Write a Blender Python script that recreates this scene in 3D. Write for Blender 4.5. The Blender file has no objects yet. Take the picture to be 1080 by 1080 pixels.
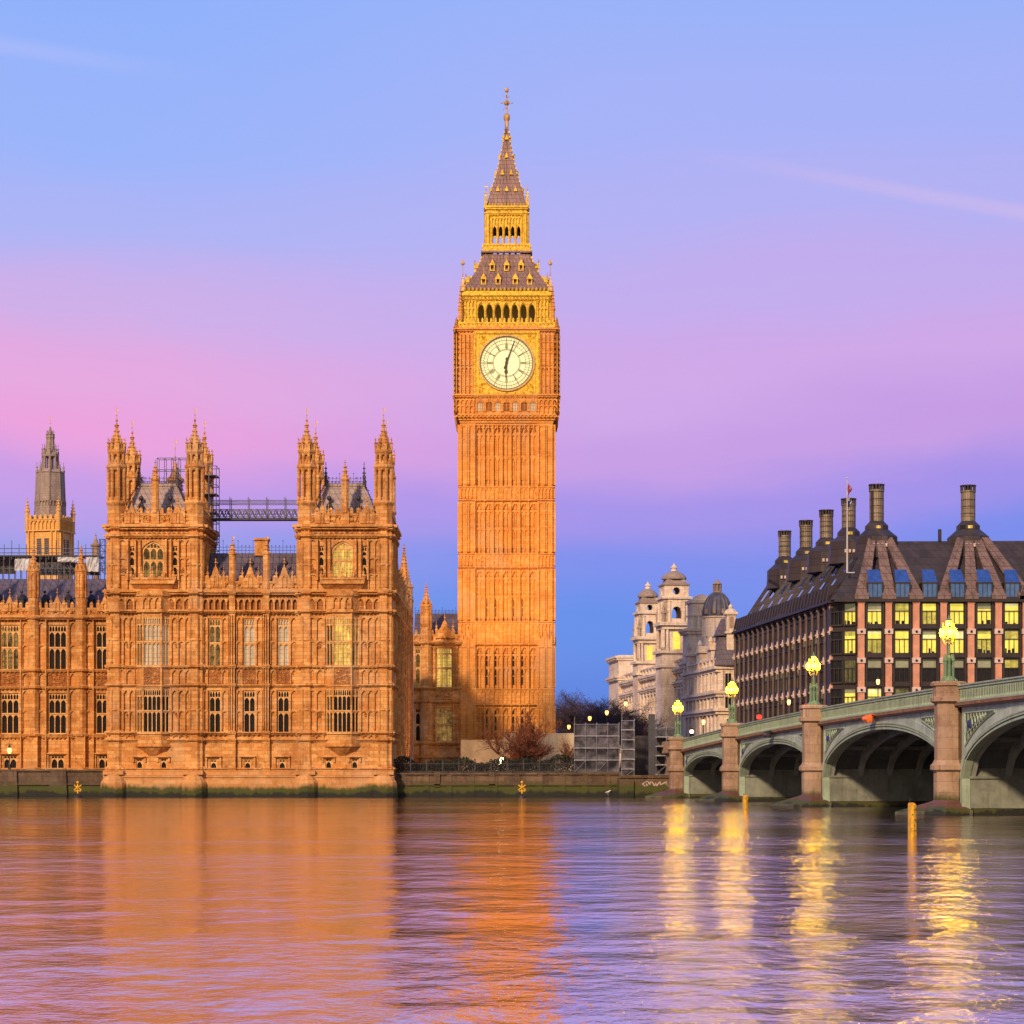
import bpy, bmesh, math, random
from mathutils import Matrix, Vector
R = math.radians
scene = bpy.context.scene
COL = scene.collection
random.seed(7)

# ------------------------------------------------------------------ camera
EYE = 2.85            # eye height above the water, metres
F = 2400.0            # focal length in pixels of the 1080 px photograph
HZ = 815.0            # horizon row
cam_d = bpy.data.cameras.new('camera')
cam = bpy.data.objects.new('camera', cam_d)
COL.objects.link(cam)
cam.location = (0, 0, EYE)
cam.rotation_euler = (R(90), 0, 0)
cam_d.sensor_width = 36
cam_d.lens = 36 * F / 1080
cam_d.shift_y = (HZ - 540) / 1080
cam_d.clip_start = 0.5
cam_d.clip_end = 6000
scene.camera = cam
scene.render.resolution_x = scene.render.resolution_y = 1024

# ------------------------------------------------------------------ colour management, sampling
vs = scene.view_settings
vs.view_transform = 'Standard'
vs.look = 'None'
vs.gamma = 1
vs.use_curve_mapping = False
vs.exposure = 0.0
cy = scene.cycles
cy.use_denoising = True
cy.max_bounces = 5
cy.diffuse_bounces = 2
cy.glossy_bounces = 3
cy.transparent_max_bounces = 8
cy.sample_clamp_indirect = 30
cy.caustics_reflective = False
cy.caustics_refractive = False

def lin(r, g, b):
    def f(c):
        c /= 255.0
        return c / 12.92 if c <= 0.04045 else ((c + 0.055) / 1.055) ** 2.4
    return (f(r), f(g), f(b), 1)

# ------------------------------------------------------------------ sky
SUN_EL, SUN_AZ = R(28), R(157)         # dawn light from behind the viewer, over the left shoulder
world = bpy.data.worlds.new('World')
scene.world = world
world.use_nodes = True
nt = world.node_tree
nt.nodes.clear()
N, L = nt.nodes.new, nt.links.new
def math_node(t, op, a, b=None, c=None, clamp=False):
    n = t.nodes.new('ShaderNodeMath'); n.operation = op; n.use_clamp = clamp
    for i, v in enumerate((a, b, c)):
        if v is None: continue
        if isinstance(v, (int, float)): n.inputs[i].default_value = v
        else: t.links.new(v, n.inputs[i])
    return n.outputs[0]
def ramp_node(t, fac, stops, interp='LINEAR'):
    n = t.nodes.new('ShaderNodeValToRGB'); cr = n.color_ramp; cr.interpolation = interp
    while len(cr.elements) < len(stops): cr.elements.new(0.5)
    for e, (p, c) in zip(cr.elements, stops): e.position = p; e.color = c
    t.links.new(fac, n.inputs[0])
    return n.outputs[0]
def mix_node(t, fac, a, b, blend='MIX'):
    n = t.nodes.new('ShaderNodeMix'); n.data_type = 'RGBA'; n.blend_type = blend
    if isinstance(fac, (int, float)): n.inputs[0].default_value = fac
    else: t.links.new(fac, n.inputs[0])
    for i, v in ((6, a), (7, b)):
        if isinstance(v, tuple): n.inputs[i].default_value = v
        else: t.links.new(v, n.inputs[i])
    return n.outputs[2]
def map_range(t, v, a, b, c=0.0, d=1.0, smooth=True):
    n = t.nodes.new('ShaderNodeMapRange'); n.interpolation_type = 'SMOOTHSTEP' if smooth else 'LINEAR'
    t.links.new(v, n.inputs[0])
    for i, x in enumerate((a, b, c, d)): n.inputs[i + 1].default_value = x
    return n.outputs[0]
tc = N('ShaderNodeTexCoord')
sep = N('ShaderNodeSeparateXYZ'); L(tc.outputs['Generated'], sep.inputs[0])
dx, dy, dz = sep.outputs
nz = N('ShaderNodeTexNoise'); nz.inputs['Scale'].default_value = 3.0; nz.inputs['Detail'].default_value = 5
mp = N('ShaderNodeMapping'); mp.inputs['Scale'].default_value = (1.0, 1.0, 3.5)
L(tc.outputs['Generated'], mp.inputs[0]); L(mp.outputs[0], nz.inputs[0])
wob = math_node(nt, 'MULTIPLY_ADD', nz.outputs[0], 0.085, -0.0425)
el = math_node(nt, 'MULTIPLY', math_node(nt, 'ADD', dz, wob), 2.0)
def P(z): return max(0.0, min(1.0, z * 2))
def tone(z, r, g, b):
    """wanted sky colour at this height less the small share the Sky Texture adds"""
    c = lin(r, g, b); k = max(0.0, 1 - z * 1.6)
    return (P(z), (max(0, c[0] - .072*k), max(0, c[1] - .068*k), max(0, c[2] - .034), 1))
mid_stops = [tone(0, 66, 108, 208), tone(.03, 76, 122, 226), tone(.056, 86, 130, 232), tone(.092, 118, 130, 233),
             tone(.122, 164, 136, 230), tone(.147, 203, 151, 225), tone(.173, 213, 165, 229), tone(.20, 200, 172, 236),
             tone(.232, 184, 178, 244), tone(.27, 172, 180, 249), tone(.325, 158, 181, 252), (1, lin(110, 140, 222))]
left_stops = [tone(0, 70, 110, 206), tone(.06, 108, 136, 226), tone(.09, 148, 146, 228), tone(.12, 200, 146, 226),
              tone(.15, 242, 154, 214), tone(.172, 236, 163, 218), tone(.2, 212, 172, 229), tone(.235, 178, 179, 244),
              tone(.28, 158, 180, 251), tone(.325, 148, 178, 253), (1, lin(110, 140, 222))]
c_mid = ramp_node(nt, el, mid_stops, 'EASE')
c_left = ramp_node(nt, el, left_stops, 'EASE')
west = mix_node(nt, map_range(nt, dx, -0.19, 0.06), c_left, c_mid)
# thin pink streaks of cirrus, given as bands of direction
tx = math_node(nt, 'DIVIDE', dx, math_node(nt, 'MAXIMUM', dy, 0.05))
tz = math_node(nt, 'DIVIDE', dz, math_node(nt, 'MAXIMUM', dy, 0.05))
nz2 = N('ShaderNodeTexNoise'); nz2.inputs['Scale'].default_value = 22; nz2.inputs['Detail'].default_value = 5
mp2 = N('ShaderNodeMapping'); mp2.inputs['Scale'].default_value = (1, 1, 4)
L(tc.outputs['Generated'], mp2.inputs[0]); L(mp2.outputs[0], nz2.inputs[0])
def streak(x0, x1, z_at0, slope, wid):
    d = math_node(nt, 'ABSOLUTE', math_node(nt, 'SUBTRACT', tz, math_node(nt, 'MULTIPLY_ADD', tx, slope, z_at0)))
    d = math_node(nt, 'SUBTRACT', d, math_node(nt, 'MULTIPLY', nz2.outputs[0], wid * 0.6))
    a = map_range(nt, d, wid, -wid * 0.2)
    return math_node(nt, 'MULTIPLY', a, map_range(nt, tx, x0, x1))
s1 = math_node(nt, 'MULTIPLY', streak(0.05, 0.2, 0.2865, -0.18, 0.0042), 0.34)
s2 = math_node(nt, 'MULTIPLY', streak(-0.12, -0.22, 0.285, -0.155, 0.005), 0.22)
west = mix_node(nt, s1, west, lin(224, 186, 226))
west = mix_node(nt, s2, west, lin(205, 200, 246))
# dawn side of the sky, behind the viewer
east = ramp_node(nt, dz, [(0, (.62, .40, .30, 1)), (.12, (.56, .40, .36, 1)), (.35, (.38, .36, .46, 1)), (1, (.22, .30, .56, 1))])
sky_c = mix_node(nt, map_range(nt, dy, 0.25, -0.45), west, east)
bg = N('ShaderNodeBackground'); L(sky_c, bg.inputs[0]); bg.inputs[1].default_value = 0.91
sky = N('ShaderNodeTexSky'); sky.sky_type = 'NISHITA'; sky.sun_disc = False
sky.sun_elevation = SUN_EL; sky.sun_rotation = SUN_AZ
bg2 = N('ShaderNodeBackground'); L(sky.outputs[0], bg2.inputs[0]); bg2.inputs[1].default_value = 0.02
add = N('ShaderNodeAddShader'); L(bg.outputs[0], add.inputs[0]); L(bg2.outputs[0], add.inputs[1])
wo = N('ShaderNodeOutputWorld'); L(add.outputs[0], wo.inputs[0])

# ------------------------------------------------------------------ sun: the low, soft dawn light behind the viewer
sd = bpy.data.lights.new('sun', 'SUN')
sd.energy = 3.7; sd.angle = R(4); sd.color = (1.0, .72, .48)
sun = bpy.data.objects.new('sun', sd); COL.objects.link(sun)
sun_dir = Vector((math.sin(SUN_AZ) * math.cos(SUN_EL) * -1, math.cos(SUN_AZ) * math.cos(SUN_EL), math.sin(SUN_EL)))
sun.rotation_euler = sun_dir.to_track_quat('Z', 'Y').to_euler()

# ------------------------------------------------------------------ helpers
def X(px, D): return (px - 540.0) * D / F
def Z(py, D): return EYE + (HZ - py) * D / F

def tag(o, label=None, cat=None, group=None, kind=None):
    if label: o['label'] = label
    if cat: o['category'] = cat
    if group: o['group'] = group
    if kind: o['kind'] = kind
    return o
def empty(name, loc, rz=0.0, label=None, cat=None, group=None):
    o = bpy.data.objects.new(name, None); o.empty_display_size = 0.5
    COL.objects.link(o); o.location = loc; o.rotation_euler = (0, 0, rz)
    return tag(o, label, cat, group)
def link_mesh(name, me, parent=None, loc=(0, 0, 0), rz=0.0):
    o = bpy.data.objects.new(name, me); COL.objects.link(o)
    o.parent = parent; o.location = loc; o.rotation_euler = (0, 0, rz)
    return o
def copy_tree(o, parent=None):
    c = o.copy(); COL.objects.link(c); c.parent = parent
    for ch in [k for k in o.children]: copy_tree(ch, c)
    return c

class MB:
    """collects shapes; build() links them as one mesh object"""
    def __init__(s): s.v = []; s.f = []; s.mi = []; s.cur = 0; s.M = None
    def add(s, vs_, fs_):
        b = len(s.v)
        if s.M is not None: vs_ = [tuple(s.M @ Vector(p)) for p in vs_]
        s.v.extend(vs_)
        for f in fs_:
            s.f.append(tuple(i + b for i in f)); s.mi.append(s.cur)
    def box(s, x0, x1, y0, y1, z0, z1):
        s.add([(x0,y0,z0),(x1,y0,z0),(x1,y1,z0),(x0,y1,z0),(x0,y0,z1),(x1,y0,z1),(x1,y1,z1),(x0,y1,z1)],
              [(0,3,2,1),(4,5,6,7),(0,1,5,4),(1,2,6,5),(2,3,7,6),(3,0,4,7)])
    def taper(s, a, z0, b, z1):
        """frustum between rectangles a, b = (x0,x1,y0,y1)"""
        s.add([(a[0],a[2],z0),(a[1],a[2],z0),(a[1],a[3],z0),(a[0],a[3],z0),(b[0],b[2],z1),(b[1],b[2],z1),(b[1],b[3],z1),(b[0],b[3],z1)],
              [(0,3,2,1),(4,5,6,7),(0,1,5,4),(1,2,6,5),(2,3,7,6),(3,0,4,7)])
    def quad(s, a, b, c, d): s.add([a, b, c, d], [(0,1,2,3)])
    def prism(s, pts, z0, z1, top=None):
        n = len(pts); t = top or pts
        s.add([(x,y,z0) for x,y in pts] + [(x,y,z1) for x,y in t],
              [tuple(range(n))[::-1], tuple(range(n, 2*n))] + [(i,(i+1)%n,n+(i+1)%n,n+i) for i in range(n)])
    def polyxz(s, pts, y0, y1):
        n = len(pts)
        s.add([(x,y0,z) for x,z in pts] + [(x,y1,z) for x,z in pts],
              [tuple(range(n)), tuple(range(n, 2*n))[::-1]] + [(i,n+i,n+(i+1)%n,(i+1)%n) for i in range(n)])
    def lathe(s, cx, cy, prof, n=8, rot=None):
        rot = math.pi / n if rot is None else rot
        vs_, fs_ = [], []
        for r, z in prof:
            for k in range(n):
                a = rot + 2 * math.pi * k / n
                vs_.append((cx + r * math.cos(a), cy + r * math.sin(a), z))
        for j in range(len(prof) - 1):
            for k in range(n):
                k2 = (k + 1) % n
                fs_.append((j*n+k, j*n+k2, (j+1)*n+k2, (j+1)*n+k))
        fs_.append(tuple(range(n))[::-1]); m = (len(prof) - 1) * n
        fs_.append(tuple(range(m, m + n)))
        s.add(vs_, fs_)
    def tube(s, p0, p1, r0, r1=None, n=5):
        r1 = r0 if r1 is None else r1
        a, b = Vector(p0), Vector(p1); d = b - a
        if d.length < 1e-6: return
        q = d.to_track_quat('Z', 'Y')
        vs_ = []
        for p, r in ((a, r0), (b, r1)):
            for k in range(n):
                t = 2 * math.pi * k / n
                vs_.append(tuple(p + q @ Vector((r * math.cos(t), r * math.sin(t), 0))))
        fs_ = [(k, (k+1)%n, n+(k+1)%n, n+k) for k in range(n)] + [tuple(range(n))[::-1], tuple(range(n, 2*n))]
        s.add(vs_, fs_)
    def ball(s, c, r, n=10, m=6, sz=1.0):
        vs_, fs_ = [], []
        for j in range(1, m):
            t = math.pi * j / m
            for k in range(n):
                a = 2 * math.pi * k / n
                vs_.append((c[0] + r*math.sin(t)*math.cos(a), c[1] + r*math.sin(t)*math.sin(a), c[2] + r*sz*math.cos(t)))
        for j in range(m - 2):
            for k in range(n): fs_.append((j*n+k, (j+1)*n+k, (j+1)*n+(k+1)%n, j*n+(k+1)%n))
        t = len(vs_); vs_ += [(c[0],c[1],c[2]+r*sz), (c[0],c[1],c[2]-r*sz)]
        for k in range(n):
            fs_.append((t, k, (k+1)%n)); fs_.append((t+1, (m-2)*n+(k+1)%n, (m-2)*n+k))
        s.add(vs_, fs_)
    def mesh(s, name, mats, smooth=False):
        me = bpy.data.meshes.new(name)
        me.from_pydata(s.v, [], s.f)
        mats = mats if isinstance(mats, (list, tuple)) else [mats]
        for m in mats: me.materials.append(m)
        me.polygons.foreach_set('material_index', s.mi)
        bm = bmesh.new(); bm.from_mesh(me); bmesh.ops.recalc_face_normals(bm, faces=bm.faces); bm.to_mesh(me); bm.free()
        if smooth: me.polygons.foreach_set('use_smooth', [True] * len(me.polygons))
        me.update()
        return me
    def build(s, name, mats, parent=None, loc=(0,0,0), rz=0.0, smooth=False):
        return link_mesh(name, s.mesh(name, mats, smooth), parent, loc, rz)

# ------------------------------------------------------------------ materials
def new_mat(name):
    m = bpy.data.materials.new(name); m.use_nodes = True
    t = m.node_tree; b = t.nodes['Principled BSDF']
    return m, t, b
def world_uv(t):
    g = t.nodes.new('ShaderNodeNewGeometry'); sp = t.nodes.new('ShaderNodeSeparateXYZ'); t.links.new(g.outputs['Position'], sp.inputs[0])
    u = math_node(t, 'ADD', sp.outputs[0], math_node(t, 'MULTIPLY', sp.outputs[1], 0.93))
    cb = t.nodes.new('ShaderNodeCombineXYZ'); t.links.new(u, cb.inputs[0]); t.links.new(sp.outputs[2], cb.inputs[1])
    return g, cb.outputs[0], sp
def noise(t, vec, scale, detail=4, rough=0.6, stretch=None):
    n = t.nodes.new('ShaderNodeTexNoise'); n.inputs['Scale'].default_value = scale; n.inputs['Detail'].default_value = detail
    n.inputs['Roughness'].default_value = rough
    if stretch:
        m = t.nodes.new('ShaderNodeMapping'); m.inputs['Scale'].default_value = stretch; t.links.new(vec, m.inputs[0]); vec = m.outputs[0]
    t.links.new(vec, n.inputs['Vector'])
    return n.outputs[0]
def bump(t, b, h, strength=0.4, dist=0.05):
    n = t.nodes.new('ShaderNodeBump'); n.inputs['Strength'].default_value = strength; n.inputs['Distance'].default_value = dist
    t.links.new(h, n.inputs['Height']); t.links.new(n.outputs[0], b.inputs['Normal'])
def ashlar(name, base, pale, dark, bw=0.95, bh=0.42, stain=0.45, rough=0.85, soot_and_shade=None, algae=None):
    """cut stone blocks: colour from block to block, weather streaks, dark joints"""
    m, t, b = new_mat(name)
    g, uv, sp = world_uv(t)
    br = t.nodes.new('ShaderNodeTexBrick'); t.links.new(uv, br.inputs['Vector'])
    br.inputs['Color1'].default_value = base; br.inputs['Color2'].default_value = pale; br.inputs['Mortar'].default_value = tuple(.62 * v for v in base[:3]) + (1,)
    br.inputs['Scale'].default_value = 1; br.inputs['Mortar Size'].default_value = 0.014; br.inputs['Bias'].default_value = -0.2
    br.inputs['Brick Width'].default_value = bw; br.inputs['Row Height'].default_value = bh
    n1 = noise(t, g.outputs['Position'], 0.22, 5, 0.65)
    n2 = noise(t, g.outputs['Position'], 1.6, 5, 0.7, (1, 1, 0.16))
    c = mix_node(t, map_range(t, n1, .42, .72, 0, stain), br.outputs[0], dark)
    n4 = noise(t, g.outputs['Position'], 3.2, 4, .7)
    c = mix_node(t, map_range(t, n4, .52, .74, 0, .45), c, dark)
    c = mix_node(t, map_range(t, n4, .48, .26, 0, .75), c, pale)
    c = mix_node(t, map_range(t, n2, .47, .72, 0, stain), c, dark)
    n5 = noise(t, g.outputs['Position'], .13, 4, .6)      # whole areas cleaned or left greyer
    c = mix_node(t, map_range(t, n5, .5, .68, 0, .45), c, tuple(.55*p + .25*sum(pale[:3])/3 for p in pale[:3]) + (1,))
    if soot_and_shade:
        n3 = noise(t, g.outputs['Position'], 0.9, 6, 0.75)
        c = mix_node(t, map_range(t, n3, .52, .72, 0, .85), c, soot_and_shade)
    if algae:      # green growth and black tide line near the water
        zz = math_node(t, 'ADD', sp.outputs[2], math_node(t, 'MULTIPLY_ADD', n2, 1.1, -0.55))
        zz = math_node(t, 'ADD', zz, math_node(t, 'MULTIPLY_ADD', n1, 2.0, -1.0))
        c = mix_node(t, map_range(t, zz, algae, algae * 0.55), c, (.060, .066, .008, 1))
        c = mix_node(t, map_range(t, zz, algae * 0.42, algae * 0.2), c, (.012, .013, .008, 1))
    t.links.new(c, b.inputs['Base Color']); b.inputs['Roughness'].default_value = rough
    h = math_node(t, 'MULTIPLY_ADD', br.outputs['Fac'], -0.6, noise(t, g.outputs['Position'], 5, 4))
    bump(t, b, h, 0.5, 0.06)
    return m
def plain(name, col, rough=0.6, metal=0.0, var=0.25, scale=1.5, bmp=0.15, spec=0.5, streak=None):
    m, t, b = new_mat(name)
    g = t.nodes.new('ShaderNodeNewGeometry')
    n1 = noise(t, g.outputs['Position'], scale, 5, 0.65)
    d = tuple(x * (1 - var) for x in col[:3]) + (1,); l = tuple(min(1, x * (1 + var)) for x in col[:3]) + (1,)
    c = mix_node(t, map_range(t, n1, .3, .7), d, l)
    if streak:       # rust and rain runs down painted iron, grime in patches
        n2 = noise(t, g.outputs['Position'], 2.2, 5, .7, (1, 1, .12)); n3 = noise(t, g.outputs['Position'], .8, 6, .75)
        c = mix_node(t, map_range(t, n2, .5, .74, 0, .6), c, streak)
        c = mix_node(t, map_range(t, n3, .54, .74, 0, .6), c, tuple(.35 * v for v in col[:3]) + (1,))
    t.links.new(c, b.inputs['Base Color'])
    b.inputs['Roughness'].default_value = rough; b.inputs['Metallic'].default_value = metal; b.inputs['Specular IOR Level'].default_value = spec
    if bmp: bump(t, b, noise(t, g.outputs['Position'], scale * 6, 3), bmp, 0.03)
    return m
def sheet_roof(name, col, seam, pitch=0.6, rough=0.5, metal=0.2):
    """roof covering laid in courses: brick pattern of slabs with thin dark joints"""
    m, t, b = new_mat(name)
    g, uv, sp = world_uv(t)
    br = t.nodes.new('ShaderNodeTexBrick'); t.links.new(uv, br.inputs['Vector'])
    l = tuple(min(1, x * 1.35) for x in col[:3]) + (1,)
    br.inputs['Color1'].default_value = col; br.inputs['Color2'].default_value = l; br.inputs['Mortar'].default_value = seam
    br.inputs['Scale'].default_value = 1; br.inputs['Mortar Size'].default_value = 0.03
    br.inputs['Brick Width'].default_value = pitch; br.inputs['Row Height'].default_value = pitch * 1.1
    br.offset = 0.0
    n1 = noise(t, g.outputs['Position'], 0.7, 5, 0.7, (1, 1, 0.3))
    t.links.new(mix_node(t, map_range(t, n1, .4, .75, 0, .6), br.outputs[0], seam), b.inputs['Base Color'])
    b.inputs['Roughness'].default_value = rough; b.inputs['Metallic'].default_value = metal
    bump(t, b, math_node(t, 'MULTIPLY', br.outputs['Fac'], -1), 0.4, 0.03)
    return m
def emit_mat(name, col, strength, base=(.8, .8, .8, 1)):
    m, t, b = new_mat(name)
    b.inputs['Base Color'].default_value = base
    b.inputs['Emission Color'].default_value = col; b.inputs['Emission Strength'].default_value = strength
    return m
def glass_mat(name, col, emit=None, strength=0.0, var=0.5, lead=True, rough=0.12):
    """window glass: leaded grid, uneven room behind; lit ones glow"""
    m, t, b = new_mat(name)
    g, uv, sp = world_uv(t)
    n1 = noise(t, g.outputs['Position'], 0.9, 3, 0.6)
    n2 = noise(t, g.outputs['Position'], 3.5, 4, 0.7)
    k = map_range(t, math_node(t, 'MULTIPLY_ADD', n2, 0.5, math_node(t, 'MULTIPLY', n1, 0.5)), .35, .65)
    n3 = noise(t, g.outputs['Position'], 1.0, 2, .5, (1.7, 1.7, .15))       # curtains, partitions
    k = math_node(t, 'MULTIPLY', k, map_range(t, n3, .38, .56, .35, 1.0))
    d = tuple(x * (1 - var) for x in col[:3]) + (1,)
    c = mix_node(t, k, d, col)
    lf = None
    if lead:
        br = t.nodes.new('ShaderNodeTexBrick'); t.links.new(uv, br.inputs['Vector']); br.offset = 0
        br.inputs['Scale'].default_value = 1; br.inputs['Mortar Size'].default_value = 0.014
        br.inputs['Brick Width'].default_value = 0.34; br.inputs['Row Height'].default_value = 0.5
        lf = br.outputs['Fac']
        c = mix_node(t, lf, c, (.02, .018, .016, 1))
    t.links.new(c, b.inputs['Base Color'])
    b.inputs['Roughness'].default_value = rough; b.inputs['Specular IOR Level'].default_value = 0.2
    if emit:
        e = mix_node(t, k, tuple(x * (1 - var) for x in emit[:3]) + (1,), emit)
        if lf is not None: e = mix_node(t, lf, e, (0, 0, 0, 1))
        t.links.new(e, b.inputs['Emission Color']); b.inputs['Emission Strength'].default_value = strength
    return m

M = {}
M['honey'] = ashlar('honey_limestone', (.68, .275, .058, 1), (.92, .50, .17, 1), (.20, .062, .013, 1), soot_and_shade=(.19, .055, .012, 1), stain=.5)
M['honey_pale'] = ashlar('clean_window_stone', (.80, .42, .13, 1), (.92, .56, .24, 1), (.34, .12, .03, 1), stain=.25)
M['honey_shaded'] = ashlar('shaded_carved_limestone', (.34, .115, .022, 1), (.46, .18, .045, 1), (.12, .035, .008, 1), stain=.5)  # darker copy of the honey stone, shade of carved recesses painted in
M['honey_low'] = ashlar('honey_limestone_riverside', (.66, .29, .08, 1), (.76, .41, .16, 1), (.28, .11, .035, 1), 1.3, 0.5, algae=1.6)
M['tower'] = ashlar('tower_limestone', (.76, .305, .05, 1), (.90, .44, .12, 1), (.38, .12, .02, 1), 0.8, 0.38, stain=.4)
M['far_honey'] = ashlar('lantern_limestone', (.86, .43, .10, 1), (.9, .5, .16, 1), (.3, .13, .03, 1), stain=.3)
M['grey_stone'] = ashlar('weathered_grey_stone', (.36, .27, .22, 1), (.44, .34, .28, 1), (.15, .105, .085, 1))
M['slate'] = sheet_roof('iron_tile_roof', (.115, .088, .105, 1), (.045, .032, .042, 1), 0.75, .55, 0)
M['slate_pale'] = sheet_roof('pale_iron_tile_roof', (.34, .25, .21, 1), (.15, .10, .085, 1), 0.6, .6, 0)
M['tower_roof'] = sheet_roof('tower_iron_roof', (.26, .15, .125, 1), (.12, .065, .05, 1), 0.55, .5)
M['gold'] = plain('gilded_stone', (.84, .45, .03, 1), .42, .25, .4, 2.2)
M['goldleaf'] = plain('gold_leaf', (.62, .38, .16, 1), .4, .3, .2, 3)
M['iron'] = plain('dark_iron', (.035, .03, .035, 1), .5, .3, .3)
M['steel'] = plain('galvanised_steel', (.24, .23, .25, 1), .5, .4, .25)
M['void'] = plain('unlit_interior', (.012, .010, .009, 1), .9, 0, .3, bmp=0)
M['river_wall'] = ashlar('river_wall_granite', (.125, .075, .04, 1), (.21, .13, .075, 1), (.045, .025, .014, 1), 1.5, .6, .7, algae=1.9)
M['cream'] = ashlar('portland_stone', (.84, .65, .48, 1), (.92, .78, .62, 1), (.26, .165, .11, 1), 1.1, .5, .5)
M['cream_grey'] = ashlar('portland_stone_roofs', (.33, .24, .19, 1), (.4, .3, .25, 1), (.15, .1, .09, 1), 1.1, .5, .4)
M['lead'] = plain('lead_dome', (.095, .09, .115, 1), .5, .1, .35, 1.0)
M['granite'] = ashlar('pink_granite', (.42, .27, .165, 1), (.52, .35, .23, 1), (.17, .085, .05, 1), 1.6, .75, .7, algae=1.5)
M['granite_wet'] = ashlar('wet_pink_granite', (.14, .06, .045, 1), (.19, .085, .065, 1), (.06, .025, .018, 1), 1.6, .75, .6, .5, algae=.7)
M['green'] = plain('bridge_green_paint', (.38, .47, .33, 1), .5, 0, .2, .8, .08, streak=(.20, .17, .10, 1))
M['green_dark'] = plain('bridge_dark_green_paint', (.09, .12, .085, 1), .5, 0, .25, 1.2, .08)
M['green_pale'] = plain('bridge_pale_panel', (.44, .51, .40, 1), .6, 0, .25, .5, .1, streak=(.22, .18, .12, 1))
M['cornice'] = plain('bridge_cornice_brown', (.20, .10, .06, 1), .6, 0, .35, 1.5, .1)
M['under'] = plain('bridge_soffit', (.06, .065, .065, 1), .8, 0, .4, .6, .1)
M['skirt'] = plain('bridge_pier_panel', (.23, .245, .19, 1), .6, 0, .3, .5, .15, streak=(.08, .075, .05, 1))  # shadow under the bridge put into a darker panel colour
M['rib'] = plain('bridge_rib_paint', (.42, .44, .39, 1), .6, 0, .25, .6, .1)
M['lampgreen'] = plain('lamp_green_paint', (.15, .24, .12, 1), .45, 0, .2, 3, .05)
M['bronze'] = sheet_roof('bronze_cladding', (.055, .040, .039, 1), (.018, .014, .014, 1), .9, .5, .25)
M['bronze_fan'] = sheet_roof('bronze_roof_slabs', (.185, .115, .093, 1), (.03, .019, .017, 1), .95, .55, .1)
M['bronze_dark'] = plain('dark_bronze', (.034, .024, .023, 1), .5, .3, .3, .8)
M['chimney'] = sheet_roof('bronze_chimney', (.22, .17, .11, 1), (.05, .035, .028, 1), 1.0, .5, .3)
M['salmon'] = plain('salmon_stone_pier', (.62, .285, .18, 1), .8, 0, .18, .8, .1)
M['salmon_dark'] = plain('shaded_stone_pier', (.165, .11, .10, 1), .8, 0, .25, .8, .1)  # dimness of the street side put into a darker pier colour
M['bracket'] = plain('pale_bracket_stone', (.66, .50, .43, 1), .7, 0, .15, 2, .05)
M['blackdot'] = plain('black_metal', (.01, .01, .012, 1), .4, .2, .2)
M['bark'] = plain('bare_twigs', (.085, .040, .032, 1), .9, 0, .3, 3, .1)
M['bark_far'] = plain('far_bare_twigs', (.065, .040, .048, 1), .9, 0, .3, 3, .1)
M['bark_warm'] = plain('warm_bare_twigs', (.20, .060, .026, 1), .9, 0, .35, 3, .1)
M['hedge'] = plain('dark_hedge_leaves', (.022, .026, .012, 1), .9, 0, .4, 3, .2)
M['yellow'] = plain('yellow_marker_paint', (.80, .40, .02, 1), .5, 0, .3, 5, .1)
M['orange'] = plain('orange_signal_paint', (.75, .16, .03, 1), .5, 0, .2, 5, .1)
M['white'] = plain('white_sheeting', (.55, .54, .54, 1), .7, 0, .25, 1.2, .2)
M['greyboard'] = plain('grey_hoarding', (.055, .055, .068, 1), .7, 0, .25, .8, .1)
M['tanboard'] = plain('cream_hoarding', (.72, .55, .34, 1), .7, 0, .15, .8, .1)
M['asphalt'] = plain('asphalt', (.05, .05, .055, 1), .9, 0, .25, 1.2, .2)
M['earth'] = plain('ground_paving', (.10, .085, .07, 1), .95, 0, .3, .4, .2)
M['redpaint'] = plain('red_paint', (.55, .02, .015, 1), .4, 0, .15, 3, 0)
M['bluepaint'] = plain('navy_cloth', (.02, .03, .16, 1), .8, 0, .2, 3, 0)
M['whitepaint'] = plain('white_paint', (.8, .8, .8, 1), .5, 0, .08, 3, 0)
M['pole'] = plain('pale_pole', (.55, .52, .5, 1), .5, 0, .1, 3, 0)
M['scaf_blue'] = plain('blue_ladder_steel', (.10, .16, .36, 1), .5, .3, .2, 3, 0)
M['dial'] = emit_mat('opal_dial_glass', lin(255, 242, 175), .78, (.38, .35, .2, 1))
M['dial_line'] = plain('dial_ironwork', (.20, .19, .07, 1), .5, 0, .3, 4, 0)
M['hand'] = plain('copper_hand', (.06, .04, .025, 1), .5, .2, .2, 4, 0)
M['lamp'] = emit_mat('lamp_globe_glow', (1.0, .60, .002, 1), 75.0, (.9, .8, .5, 1))
M['lamp_far'] = emit_mat('far_lamp_glow', (1.0, .45, .08, 1), 4.0, (.9, .8, .5, 1))
M['flood'] = emit_mat('floodlight_glow', (1.0, .95, .45, 1), 30.0, (.9, .9, .7, 1))
M['redlight'] = emit_mat('red_signal_glow', (1.0, .015, .01, 1), 5.0, (.6, .02, .02, 1))
M['pinklight'] = emit_mat('pale_red_signal_glow', (1.0, .45, .35, 1), 6.0, (.8, .4, .4, 1))
M['belfry'] = emit_mat('belfry_inner_glow', (1.0, .50, .03, 1), .05, (.05, .03, .008, 1))
M['g_dark'] = glass_mat('dark_leaded_glass', (.028, .022, .018, 1), None, 0, .75)
M['g_blind'] = glass_mat('pale_blind_glass', (.58, .48, .34, 1), (.8, .66, .42, 1), .2, .3)
M['g_lit'] = glass_mat('warm_lit_glass', (.5, .36, .1, 1), (1.0, .62, .12, 1), 1.0, .65)
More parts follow.
